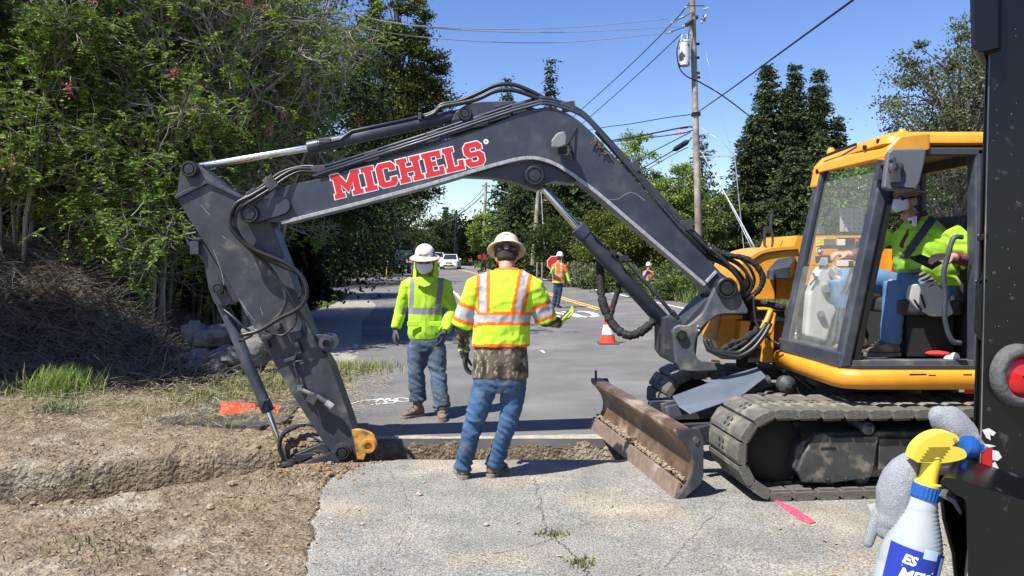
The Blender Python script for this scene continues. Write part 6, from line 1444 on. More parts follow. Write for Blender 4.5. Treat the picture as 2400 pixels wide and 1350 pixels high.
for s in (-1, 1):
    b.add([V_(998+s*21, 606, -.03), V_(998+s*25, 608, .02), V_(998+s*30, 640, .02), V_(998+s*28, 655, -.06), V_(998+s*20, 650, -.12)], [(0, 1, 2, 3, 4)] if s < 0 else [(4, 3, 2, 1, 0)])
b.add([V_(980, 649, -.13), V_(1016, 649, -.13), V_(1024, 654, -.14), V_(1010, 668, -.155), V_(998, 671, -.16), V_(985, 666, -.155), V_(972, 652, -.14)], [(0, 1, 2, 3, 4, 5, 6)])
b.build('neck_shade', MATS['lime_cloth'], w2, thick=.008)
# mask: a curved sheet over nose and chin
def mask_fn(R, c, k=1.0):
    def f(u, v):
        a = (u-.5)*2.3; z = .012-.092*v; r = .086+.012*math.sin(PI*v)-.010*v*abs(a); bul = .022*math.exp(-(a/.5)**2)*math.sin(PI*min(1, .2+v*.8))
        return c+R @ Vector(((r)*math.sin(a)*.92, .012+(r+bul)*math.cos(a), z+.012*(1-abs(a)/1.15)*(1-v)+.018*v*abs(a)))*k if False else c+R @ (Vector(((r)*math.sin(a)*.92, .012+(r+bul)*math.cos(a), z+.010*(1-abs(a)/1.15)*(1-v)+.016*v*abs(a)))*k)
    return f
o = MB().grid(mask_fn(HR, hc+Vector((0, 0, -.014)), 1.10), 16, 12).build('face_mask', m_mask, w2, smooth=True, thick=.004)
b = MB(); 
for s in (-1, 1): b.lathe(hc+HR @ Vector((s*.032, .088, .020)), [(.024, 0), (.026, .004), (.020, .008), (.002, .009)], axis=HR @ Vector((s*.25, 1, 0)), seg=18)
b.bar(hc+HR @ Vector((-.075, .03, .026)), hc+HR @ Vector((-.05, .085, .024)), .006, .008); b.bar(hc+HR @ Vector((.075, .03, .026)), hc+HR @ Vector((.05, .085, .024)), .006, .008); b.bar(hc+HR @ Vector((-.012, .096, .024)), hc+HR @ Vector((.012, .096, .024)), .006, .006)
b.build('sunglasses', mat('dark_lens', (.03, .015, .01), .15, spec=.7), w2, smooth=True, angle=50)
hh = hardhat(hc+HR @ Vector((0, -.005, .048)), HR, w2, rim=mat('orange_rim', (.85, .20, .02), .6), brim=.168, m=mat('white_hat', (.80, .78, .76), .3, spec=.5))
cc = hc+HR @ Vector((0, -.005, .048)); 
def on_hat(u, v, w):
    a = u/.115; r = .114+.0025+w; z = .050+v; return cc+HR @ Vector((-math.sin(a)*r*.90, math.cos(a)*r, z))
text_mesh('MICHELS', .030, on_hat, bold=.0012).build('hat_print', mat('print_maroon', (.20, .01, .01), .5), hh)
text_mesh('HENRY', .012, lambda u, v, w: on_hat(u, v-.022, w+.002)).build('hat_print', MATS['print_black'], hh)
MB().box(hc+HR @ Vector((-.098, .03, .09)), (.012, .03, .06), HR).build('sticker', MATS['print_black'], hh)
for wr, el, s in ((wrL, elL, 1), (wrR, elR, -1)):
    b = MB(); d = (wr-el).normalized()+Vector((0, -.1, -.6)); hand(b, wr+(wr-el)*.1, d, (s*.9, .4, 0), (s*.35, -1, 0), .38, 1.1); remesh(b, 'glove', mat('grey_glove', (.075, .078, .085), .8, var=.2, vscale=40), w2, .0075, 1)
boot(w2, V_(979, 950, .0), (-.75, -.65), z=.004); boot(w2, V_(1037, 958, -.10), (.12, -1), z=.004)

# ---- 3 and 4. far workers
def small_person(label, Yp, pts, cols, face_yaw, vox=.02):
    """pts in photo pixels at depth Yp"""
    def Q(k, dy=0.0): q = pts[k]; return P(q[0], q[1], Yp)+Vector((0, (q[2] if len(q) > 2 else 0)+dy, 0))
    t = thing('person', label, 'person', Q('foot'))
    HRr = headrot(face_yaw, -.1); hc = Q('head'); b = MB(); add_head(b, hc, HRr); add_neck(b, hc, HRr, Q('neck'))
    b.loft([ringz(Q('hip'), .14, .10), ringz(Q('chest'), .16, .10), ringz(Q('neck'), .09, .07)])
    for s in 'LR': b.tube([Q('sh'+s), Q('el'+s), Q('wr'+s)], [.05, .042, .03], 10); hand(b, Q('wr'+s), Q('wr'+s)-Q('el'+s), (1, 0, 0), (0, -1, 0), .4)
    remesh(b, 'body', m_skin, t, .013, 1)
    jeans(t, Q('hip'), Q('hpL'), Q('knL'), Q('anL'), Q('hpR'), Q('knR'), Q('anR'), w=.17, d=.12, top=.06, col=cols['jeans'], vox=.018, name='trousers')
    b = MB(); b.loft([ringz(Q('hip')+Vector((0, 0, -.02)), .20, .14), ringz(Q('chest')+Vector((0, 0, -.16)), .195, .14), ringz(Q('chest'), .215, .135), ringz(Q('neck')+Vector((0, 0, -.06)), .17, .10), ringz(Q('neck')+Vector((0, 0, .0)), .08, .07)])
    for s in 'LR': b.tube([Q('sh'+s), Q('sh'+s).lerp(Q('el'+s), .75)], [.075, .070], 12)
    def cf(v, n):
        z = (v.z-Q('hip').z)/(Q('neck').z-Q('hip').z)
        dx = v.x-Q('chest').x
        if z < cols.get('hem', -1): return cols['sleeve']
        if .30 < z < .42: return (.45, .45, .40)
        if z > .42 and abs(abs(dx)-.10) < .03: return (.45, .48, .35)
        return cols['vest']
    remesh(b, 'vest', m_cloth, t, .016, 2, lambda v: .008*N3(v.x*9, v.y*9, v.z*6), cf)
    for s in 'LR':
        b = MB(); b.tube([Q('sh'+s).lerp(Q('el'+s), .6), Q('el'+s), Q('wr'+s)], [.062, .055, .042], 12); remesh(b, 'sleeve', m_cloth, t, .014, 1, None, lambda v, n: cols['sleeve'])
    hardhat(hc+HRr @ Vector((0, 0, .045)), HRr, t, brim=.125, m=MATS['white_hat'])
    for s in 'LR': boot(t, Q('an'+s)+Vector((0, 0, -.03)), (math.sin(-face_yaw), math.cos(face_yaw)), z=Q('foot').z, lace=False)
    b = MB(); b.ell(hc+HRr @ Vector((0, -.03, -.02)), (.08, .08, .09), HRr); remesh(b, 'hair', m_hair, t, .014, 1)
    return t, Q
flg, Q = small_person('flagger in orange vest standing on the yellow centre line with a stop paddle', 25.0,
    dict(head=(1312, 603), neck=(1309, 615), chest=(1308, 634), hip=(1309, 662), shL=(1298, 622), elL=(1293, 640, -.15), wrL=(1297, 626, -.32), shR=(1322, 622), elR=(1329, 643), wrR=(1334, 660), hpL=(1304, 666), knL=(1302, 690), anL=(1298, 715), hpR=(1313, 666), knR=(1311, 690), anR=(1306, 717), foot=(1303, 722)),
    dict(jeans=(.035, .055, .09), vest=(.82, .16, .02), sleeve=(.50, .80, .10), hem=.08), -.9)
# stop paddle in his hand
def octagon(c, r, y): return [Vector((c.x+r*math.cos(PI/8+k*PI/4), y, c.z+r*math.sin(PI/8+k*PI/4))) for k in range(8)]
pc = P(1299, 617, 25.4); st = thing('stop_paddle', 'red octagonal stop paddle held beside the flagger', 'sign', P(1299, 620, 25.4))
b = MB(); b.prism(octagon(pc, .26, 25.38), octagon(pc, .26, 25.40)); pan = b.build('paddle', mat('sign_white', (.75, .75, .75), .5), st)
b = MB(); b.prism(octagon(pc, .235, 25.374), octagon(pc, .235, 25.379)); b.build('paddle_face', mat('sign_red', (.60, .02, .025), .45), pan)
text_mesh('STOP', .20, lambda u, v, w: pc+Vector((u*.95, -.012-w-25.38+25.373, v)), bold=.004).build('paddle_print', MATS['sign_white'], pan)
MB().cyl(pc+Vector((0, -.0, -.25)), pc+Vector((-.02, -.10, -.72)), .016, 8).build('handle', m_pin, st)
fw, Q = small_person('distant worker in orange vest and blue shirt phoning among the verge brambles', 33.0,
    dict(head=(1520, 624), neck=(1519, 633), chest=(1519, 645), hip=(1519, 664), shL=(1511, 637), elL=(1508, 648, -.1), wrL=(1515, 633, -.16), shR=(1528, 637), elR=(1532, 650), wrR=(1532, 662), hpL=(1515, 667), knL=(1514, 684), anL=(1513, 702), hpR=(1523, 667), knR=(1524, 684), anR=(1525, 702), foot=(1519, 706)),
    dict(jeans=(.03, .05, .09), vest=(.80, .17, .06), sleeve=(.22, .36, .55)), PI-.3)
ph = MB().box(P(1514, 628, 33)+Vector((0, -.15, 0)), (.03, .07, .13)).build('phone', MATS['dark_lens'], bevel=.008); tag(ph, 'dark phone held to the ear of the distant worker', 'phone')

# ---- 5. excavator operator
Y5 = 5.95
def O_(px, py, dy=0.0): return P(px, py, Y5)+Vector((0, dy, 0))
op = thing('person', 'operator seated in the cab in lime vest, maroon shirt, sun hat and white face mask', 'person', O_(2140, 740))
hc = O_(2122, 470); HR = headrot(PI/2+.35, -.12)
shF, shN = O_(2110, 540, .17), O_(2185, 545, -.20); elN, wrN = O_(2228, 612, -.30), O_(2166, 602, -.38); elF, wrF = O_(2060, 598, .25), O_(2012, 597, .20)
b = MB(); add_head(b, hc, HR, 1.02); add_neck(b, hc, HR, O_(2150, 525))
b.loft([ringz(O_(2205, 690), .12, .16), ringz(O_(2190, 620), .12, .16), ringz(O_(2170, 550), .10, .15), ringz(O_(2158, 522), .07, .09)])
b.tube([shN, elN, wrN], [.05, .04, .03], 12); b.tube([shF, elF, wrF], [.05, .04, .03], 12)
hand(b, wrN, (-1, 0, .02), (-.1, .5, -.9), (-.2, -1, .1), .38, 1.12); hand(b, wrF, (-1, 0, .1), (0, .2, -1), (0, -1, .3), .75, 1.05)
b.tube([O_(2180, 690, -.10), O_(2080, 665, -.10), O_(2068, 790, -.12)], [.07, .055, .045], 12); b.tube([O_(2180, 690, .12), O_(1985, 660, .15), O_(2010, 790, .15)], [.07, .055, .045], 12)
remesh(b, 'body', m_skin, op, .010, 1)
b = MB(); b.loft([ringz(O_(2200, 710), .16, .20), ringz(O_(2190, 660), .17, .20)])
b.tube([O_(2190, 690, -.11), O_(2130, 668, -.11), O_(2085, 662, -.12)], [.11, .100, .085], 18); b.tube([O_(2082, 660, -.12), O_(2074, 720, -.13), O_(2067, 800, -.13)], [.085, .078, .075], 18)
b.tube([O_(2190, 690, .12), O_(2080, 660, .14), O_(1986, 655, .15)], [.11, .100, .082], 18); b.tube([O_(1984, 655, .15), O_(1998, 720, .14), O_(2020, 800, .12)], [.085, .076, .072], 18)
remesh(b, 'jeans', m_denim, op, .012, 2, lambda v: .007*N3(v.x*10, v.y*10, v.z*10)+.005*math.sin(v.z*85+v.x*30+N3(v.x*9, v.y*9, v.z*9)*4)*sm(1.25, .95, v.z), lambda v, n: tuple(c*(.8+.6*(.5+.5*N3(v.x*6, v.y*6, v.z*6))) for c in (.10, .19, .34)))
b = MB(); b.loft([ringz(O_(2195, 668), .17, .22), ringz(O_(2172, 630), .21, .24), ringz(O_(2162, 580), .20, .25), ringz(O_(2160, 542), .165, .23), ringz(O_(2158, 515), .09, .13), ringz(O_(2152, 503), .07, .08)])
b.tube([shN, shN.lerp(elN, .5), elN+Vector((.01, 0, .0))], [.095, .10, .10], 14); b.tube([shF, shF.lerp(elF, .6), elF], [.08, .078, .07], 14)
def opc(v, n):
    px = CX+v.x/v.y*F; py = HY-(v.z-CH)/v.y*F
    q = (px-2095)*(.62)-(py-600)*-.78    # rough diagonal stripe across the chest
    t = ((px-2125)*-.72+(py-600)*-.69)
    dist = abs((px-2130)*.80+(py-585)*.60-0)/1.0
    if n.y < .3 and abs((px-2162)*.81+(py-545)*.585) < 10 and 495 < py < 606: return (.05, .055, .06)
    if px > 2205 and 606 < py < 618: return (.30, .31, .31)
    k = .8+.25*N3(v.x*5, v.y*5, v.z*5)
    return tuple(c*k for c in (.40, .72, .05))
remesh(b, 'vest', m_cloth, op, .010, 2, lambda v: .007*N3(v.x*9, v.y*9, v.z*7)+.005*math.sin(v.z*60+v.x*40+N3(v.x*9, v.y*9, v.z*9)*4), opc)
b = MB(); b.tube([elN+Vector((.02, .01, 0)), elN.lerp(wrN, .4), wrN.lerp(elN, .08)], [.058, .052, .043], 14); b.tube([elF, wrF.lerp(elF, .15)], [.055, .042], 12); b.tube([O_(2122, 525, -.09), O_(2138, 508, -.09), O_(2158, 500, -.07)], [.02, .024, .024], 10); b.tube([O_(2104, 580, -.06), O_(2118, 540, -.09)], [.02, .025], 10)
remesh(b, 'shirt', m_cloth, op, .009, 1, lambda v: .005*math.sin(v.x*110+N3(v.x*20, v.y*20, v.z*20)*4), lambda v, n: (.115, .035, .045) if N3(v.x*26, v.y*26, v.z*26) < .25 else (.19, .07, .08))
b = MB(); b.prism([O_(2118, 512, -.10), O_(2132, 508, -.11), O_(2124, 532, -.15)], [O_(2118, 512, -.04), O_(2132, 508, -.05), O_(2124, 532, -.09)]); b.build('undershirt', MATS['white_hat'], op)
MB().grid(mask_fn(HR, hc, 1.03), 16, 12).build('face_mask', mat('white_mask', (.74, .76, .80), .8), op, smooth=True, thick=.004)
b = MB()
for s in (-1, 1): b.lathe(hc+HR @ Vector((s*.034, .088, .016)), [(.026, 0), (.028, .004), (.020, .008), (.002, .009)], axis=HR @ Vector((s*.35, 1, 0)), seg=18); b.bar(hc+HR @ Vector((s*.085, -.01, .02)), hc+HR @ Vector((s*.058, .082, .018)), .008, .012)
b.build('sunglasses', mat('black_lens', (.008, .008, .01), .2, spec=.6), op, smooth=True, angle=50)
b = MB(); b.ell(hc+HR @ Vector((0, -.03, .0)), (.081, .078, .085), HR); b.ell(hc+HR @ Vector((0, .055, -.075)), (.038, .036, .024), HR); remesh(b, 'hair', m_hair, op, .010, 1)
b = MB(); b.lathe(hc+HR @ Vector((0, -.02, .062)), [(.168, -.010), (.170, -.006), (.12, .004), (.097, .012), (.092, .05), (.080, .078), (.045, .092), (.002, .093)], axis=HR @ Vector((0, -.12, 1)), seg=30, caps=False, u0=HR @ Vector((1, 0, 0)), sx=.86)
hb = b.build('sun_hat', mat('hat_cloth', (.36, .33, .27), .9, bump=.4, bscale=300, var=.1, vscale=30), op, smooth=True, thick=.005)
boot(op, O_(2066, 806, -.13), (-1, -.15), z=.925); boot(op, O_(2025, 806, .10), (-1, 0), z=.925)
MB().prism([O_(2083, 602, -.30), O_(2110, 596, -.30), O_(2160, 614, -.28), O_(2128, 628, -.34)], [O_(2083, 605, -.30), O_(2110, 599, -.30), O_(2160, 617, -.28), O_(2128, 631, -.34)]).build('dark_lap_sheet', m_dark, op)  # thin near-black sheet above the lap, just below the near hand
# ================================================================ poles, wires, vehicles, street things
m_pole = mat('weathered_pole', (.26, .205, .16), .9, var=.35, vscale=3, bump=.5, bscale=25, bdist=.02, col2=(.42, .36, .31), c2scale=1.2, c2lo=.5, c2hi=.6)
m_wire = mat('cable', (.02, .022, .03), .5); m_wirel = mat('steel_wire', (.42, .44, .47), .4, metal=.3)
def pole(name, label, a, c, r0, r1, group=None):
    t = thing(name, label, 'pole', a, group); A, B_ = Vector(a), Vector(c)
    n = 14; MB().tube([A.lerp(B_, i/n)+Vector((.012*N3(i, 1), 0, 0)) for i in range(n+1)], [r0+(r1-r0)*i/n for i in range(n+1)], 14).build('post', m_pole, t, smooth=True, angle=50); return t
YP = 34.0
mp = pole('utility_pole', 'tall weathered wooden utility pole with a white transformer, left of the redwoods', P(1641, 690, YP), P(1621, -70, YP), .165, .115)
def Q(px, py, dy=0): return P(px, py, YP)+Vector((0, dy, 0))
b = MB(); b.bar(Q(1598, 73, -.9), Q(1642, 28, .7), .13, .16); b.build('crossarm', mat('dark_wood', (.06, .05, .04), .85, var=.3, vscale=8), mp)
m_porc = mat('insulator', (.45, .46, .46), .3)
for x, y, dx, dy, in ((1601, 62, 0, 0), (1606, 18, -.2, 0), (1650, 22, 0, 0), (1575, 53, 0, 0), (1594, 42, 0, 0), (1567, 77, 0, 0), (1609, 82, 0, 0)):
    b = MB()
    for k in range(4): b.lathe(Q(x+k*3, y-k*.8), [(.02, -.02), (.06, 0), (.02, .03)], axis=(1, 0, .2), seg=10)
    b.build('insulator', m_porc, mp, smooth=True)
b = MB()
for q in ([(1575, 55), (1598, 44), (1622, 32)], [(1570, 78), (1600, 68)], [(1606, 18), (1620, 18), (1648, 18)], [(1645, 40), (1650, 55), (1640, 48)], [(1609, 82), (1603, 95), (1602, 100)], [(1622, 35), (1612, 75), (1610, 95)]):
    b.tube([Q(*v, -.25) for v in q], .022, 6)
b.build('jumper_wire', m_wire, mp)
for k in range(2):
    b = MB(); b.lathe(Q(1643+k*7, 55-k*8), [(.03, 0), (.07, .03), (.04, .06), (.07, .09), (.04, .12), (.07, .15), (.04, .18), (.07, .22), (.02, .26)], axis=(.45, 0, 1), seg=10); b.build('fuse_cutout', m_porc, mp, smooth=True)
tf = MB(); tf.lathe(Q(1601, 158, -.25), [(.22, 0), (.245, .02), (.245, 1.02), (.26, 1.03), (.26, 1.07), (.20, 1.12), (.02, 1.13)], seg=28)
tfo = tf.build('transformer', mat('peeled_white', (.62, .63, .62), .5, col2=(.04, .04, .045), c2scale=3.2, c2lo=.535, c2hi=.56, detail=9), mp, smooth=True, angle=40)
for x in (1595, 1608): MB().lathe(Q(x, 97, -.25), [(.02, 0), (.05, .05), (.03, .08), (.05, .12), (.03, .15), (.02, .24)], seg=10).build('bushing', m_porc, tfo, smooth=True)
MB().bar(Q(1612, 135, -.12), Q(1626, 135, 0), .06, .10).build('transformer_bracket', m_wirel, tfo)
MB().tube(crom([Q(1588, 100, -.4), Q(1582, 125, -.4), Q(1588, 160, -.3), Q(1600, 178, -.3), Q(1620, 188, -.2), Q(1640, 192, 0)], 5), .028, 6).build('service_cable', m_wire, mp, smooth=True)
b = MB(); b.box(Q(1631, 268), (.34, .34, .16)); b.build('pole_band', m_dark, mp)
for (x, y) in ((1630, 173), (1631, 183), (1629, 105), (1629, 137)): MB().box(Q(x+5, y, -.14), (.12, .08, .10)).build('pole_fitting', m_dark, mp)
pole('utility_pole', 'leaning bare wooden pole behind the boom cylinder rod', P(1249, 622, 50), P(1265, 415, 50), .17, .13)
f1 = pole('utility_pole', 'distant utility pole with a crossarm, left of the dark conifers', P(1131, 612, 82), P(1139, 428, 82), .20, .15); MB().box(P(1139, 436, 82), (.9, .1, .12)).build('crossarm', MATS['dark_wood'], f1)
pole('utility_pole', 'thin distant pole left of the round dark tree, behind the white car', P(1066, 622, 98), P(1070, 492, 98), .17, .12)
pole('utility_pole', 'tiny pale pole at the far left of the gap over the pickup', P(983, 600, 130), P(984, 540, 130), .16, .12)
def wire(label, pts, r, m=m_wire, cat='wire', group='overhead wires', name='power_line', n=8):
    """pts: (px, py, depth)"""
    q = crom([P(*p) for p in pts], n); o = MB().tube(q, r, 6).build(name, m, smooth=True); return tag(o, label, cat, group)
wire('highest of the three overhead wires running left from the main pole top', [(680, 6, 20), (1000, 62, 24), (1300, 66, 29), (1566, 45, 34)], .016, m_wirel)
wire('second of the three overhead wires running left from the main pole top', [(700, 10, 20), (1000, 64, 24), (1300, 76, 29), (1592, 63, 34)], .016, m_wirel)
wire('lowest of the three overhead wires running left from the main pole top', [(720, 42, 20), (1000, 88, 24), (1300, 100, 29), (1564, 78, 34)], .016, m_wirel)
wire('thick black cable rising from the main pole to the upper right corner', [(1634, 264, 34), (1700, 218, 27), (1800, 145, 20), (1900, 72, 16), (2010, -8, 13)], .022)
wire('dark service cable dropping right from the main pole towards the redwoods', [(1636, 190, 34), (1690, 222, 35), (1745, 263, 37), (1790, 300, 40)], .03)
wire('left of the two steep wires slanting down from the pole top to the boom bend', [(1618, 5, 34), (1575, 55, 36), (1480, 150, 42), (1368, 252, 52), (1200, 400, 75)], .024)
wire('right of the two steep wires slanting down to the boom bend', [(1596, 80, 34), (1500, 170, 40), (1385, 272, 50), (1210, 420, 72)], .022)
wire('cable leaving the main pole to the left just below the band', [(1622, 268, 34), (1560, 276, 36), (1480, 290, 40), (1390, 303, 46), (1270, 330, 55)], .022)
wire('sagging black cable with an orange sleeve, upper one', [(1622, 298, 34), (1600, 299, 34.5), (1480, 322, 40), (1400, 335, 46), (1270, 360, 55)], .035)
wire('sagging black cable with an orange sleeve, lower one', [(1622, 306, 34), (1590, 314, 35), (1480, 328, 40), (1400, 338, 47), (1270, 366, 56)], .026)
wire('thick messenger cable with a splice case slanting down left of the main pole', [(1622, 322, 34), (1600, 340, 34.5), (1500, 398, 40), (1420, 446, 46), (1300, 510, 56)], .028)
wire('thin lower cable slanting down left of the main pole', [(1618, 310, 34), (1540, 350, 37), (1460, 392, 43), (1300, 470, 56)], .022)
wire('lowest thin cable slanting down left of the main pole', [(1612, 345, 34), (1560, 372, 36), (1470, 425, 43), (1300, 525, 56)], .018)
q = [P(1614, 330, 34.2), P(1608, 334, 34.4), P(1584, 349, 34.9), P(1577, 353, 35)]
o = MB().tube(q, [.05, .12, .12, .04], 10).build('splice_case', m_dark, smooth=True); tag(o, 'black splice case hanging on the cable left of the main pole', 'cable box')
for (x, y, lab) in ((1603, 299, 'orange sleeve on the upper black cable beside the main pole'), (1592, 312, 'orange sleeve on the lower black cable beside the main pole')):
    o = MB().tube([P(x-7, y+1.2, 34.8), P(x+8, y-1, 34.2)], .05, 8).build('cable_sleeve', m_do, smooth=True); tag(o, lab, 'cable sleeve')
for k, (x0, y0, x1, y1) in enumerate(((1640, 350, 1778, 590), (1645, 356, 1772, 590), (1650, 370, 1782, 592))):
    wire(('left', 'middle', 'right')[k]+' of the three pale guy wires running down right of the main pole', [(x0, y0, 34), ((x0+x1)/2, (y0+y1)/2, 32), (x1, y1+12, 29.5)], .014, m_wirel, group='guy wires of the main pole', name='guy_wire', n=2)
wire('dark guy wire crossing down to the guy strut', [(1636, 292, 34), (1660, 312, 33.5), (1690, 330, 33), (1718, 362, 33)], .010, m_wirel, group='guy wires of the main pole', name='guy_wire', n=2)
wire('broken-looking thin wire high right of the pole', [(1655, 125, 33.5), (1672, 200, 33.3), (1690, 262, 33), (1705, 320, 33), (1722, 366, 33)], .007, m_wirel, group='guy wires of the main pole', name='guy_wire', n=2)
gs = thing('guy_strut', 'horizontal steel strut on the main pole with a pale guy wire down to the ground', 'strut', P(1640, 367, 34))
MB().bar(P(1636, 367, 34), P(1722, 366, 33), .05, .05).build('strut', m_wirel, gs); MB().tube([P(1722, 366, 33), P(1733, 480, 32.5), P(1746, 610, 32)], .016, 6).build('stay', m_wirel, gs)
wire('pale guy wire of the leaning pole', [(1267, 430, 50), (1278, 620, 46)], .02, m_wirel, group='far stays', name='guy_wire', n=2)
for k, (a, c_) in enumerate((((1139, 436, 82), (1070, 500, 98)), ((1137, 450, 82), (1066, 508, 98)), ((1139, 436, 82), (1280, 470, 52)), ((1070, 498, 98), (985, 545, 130)), ((1070, 510, 98), (985, 552, 130)), ((1137, 455, 82), (1040, 525, 100)))):
    wire(('upper wire between the two distant poles', 'lower wire between the two distant poles', 'wire from the distant pole right to the leaning pole', 'upper wire from the thin distant pole to the tiny pale pole', 'lower wire from the thin distant pole to the tiny pale pole', 'steepest wire left of the distant pole with a crossarm')[k], [a, ((a[0]+c_[0])/2, (a[1]+c_[1])/2+5, (a[2]+c_[2])/2), c_], .035, m_wirel, group='wires of the distant poles')

# ---- fence posts on the verge
k = 0
for px in (1258, 1270, 1330, 1352, 1380, 1405, 1460, 1478, 1505, 1540, 1562, 1590):
    Yf = 44-(px-1258)*.02; g = P(px, 640, Yf); g.z = ground_h(g.x, Yf)-.05
    o = MB().tube([g, g+Vector((.03, 0, 1.25))], .05, 8).build('fence_post', m_pole); k += 1
    tag(o, ('weathered fence post beside the leaning pole', 'weathered fence post beside the leaning pole', 'weathered wooden fence post standing in the verge brambles')[min(2, k-1)], 'post', 'fence posts along the verge' if k > 2 else 'fence posts by the leaning pole')
# ---- signs
o = MB().box((0, 0, .55), (.04, .04, 1.1)); 
def sign(label, px, py, Y, w, h, m, txt, tm, ph=None):
    c = P(px, py, Y); g = ground_h(c.x, Y); t = thing('road_sign', label, 'sign', (c.x, Y, g)); MB().box((c.x, Y+.03, (g+c.z)/2), (.05, .04, max(.1, c.z-g))).build('post', m_pole, t)
    p = MB().box(c, (w, .03, h)).build('panel', m, t, bevel=.01)
    if txt: text_mesh(txt, h*.5, lambda u, v, ww: c+Vector((u, -.018, v))).build('panel_print', tm, p)
    return t
sign('small white and black sign behind the hoses at the boom foot', 1723, 640, 28, .42, .36, MATS['sign_white'], 'DINE', MATS['print_black'])
sign('small red and white sign on the bend beyond the cars', 1130, 602, 80, .9, .4, MATS['sign_red'], 'NO ENTRY'[:0], MATS['sign_white'])
# ---- traffic cone
cg = gp(1425, 806); t = thing('traffic_cone', 'orange traffic cone with a white collar on the road behind the hanging hose', 'cone', (cg[0], cg[1], 0))
co = mat('cone_orange', (.80, .07, .02), .5, var=.06, vscale=20)
cx_, cy_ = cg; b = MB(); b.lathe((cx_, cy_, .03), [(.155, 0), (.15, .02), (.118, .16)], seg=28, caps=False); b.lathe((cx_, cy_, .03), [(.088, .34), (.048, .60), (.030, .71), (.022, .715)], seg=28); cb = b.build('cone_body', co, t, smooth=True, angle=40)
MB().lathe((cx_, cy_, .03), [(.119, .158), (.089, .342)], seg=28, caps=False).build('collar', mat('reflective_white', (.75, .75, .76), .4), t, smooth=True)
MB().box((cx_, cy_, .018), (.38, .38, .034)).build('base', mat('cone_base', (.16, .05, .03), .8), t, bevel=.008)
# ---- stake and barricade
a = P(904, 651, 60); a = Vector((-6.6*1.02, 40.5, rise(40.5))); a.x = (905-CX)/F*40.5
o = MB().tube([a, a+Vector((.03, 0, 1.0))], .03, 6).build('marker_stake', mat('stake_wood', (.62, .35, .16), .8)); tag(o, 'thin orange-tan stake beside the driveway, left of the masked worker', 'stake')
bt_ = thing('barricade', 'striped roadwork barricade in front of the dark pickup', 'barricade', P(956, 638, 60))
b = MB(); b.bar(P(952, 612, 60), P(966, 612, 60), .04, .22); b.build('board', mat('barricade_board', (.70, .35, .25), .5, col2=(.75, .75, .75), c2scale=2.5, c2lo=.49, c2hi=.51), bt_)
for px in (952, 965): MB().bar(P(px, 608, 60), P(px, 640, 60), .05, .05).build('leg', m_wirel, bt_)
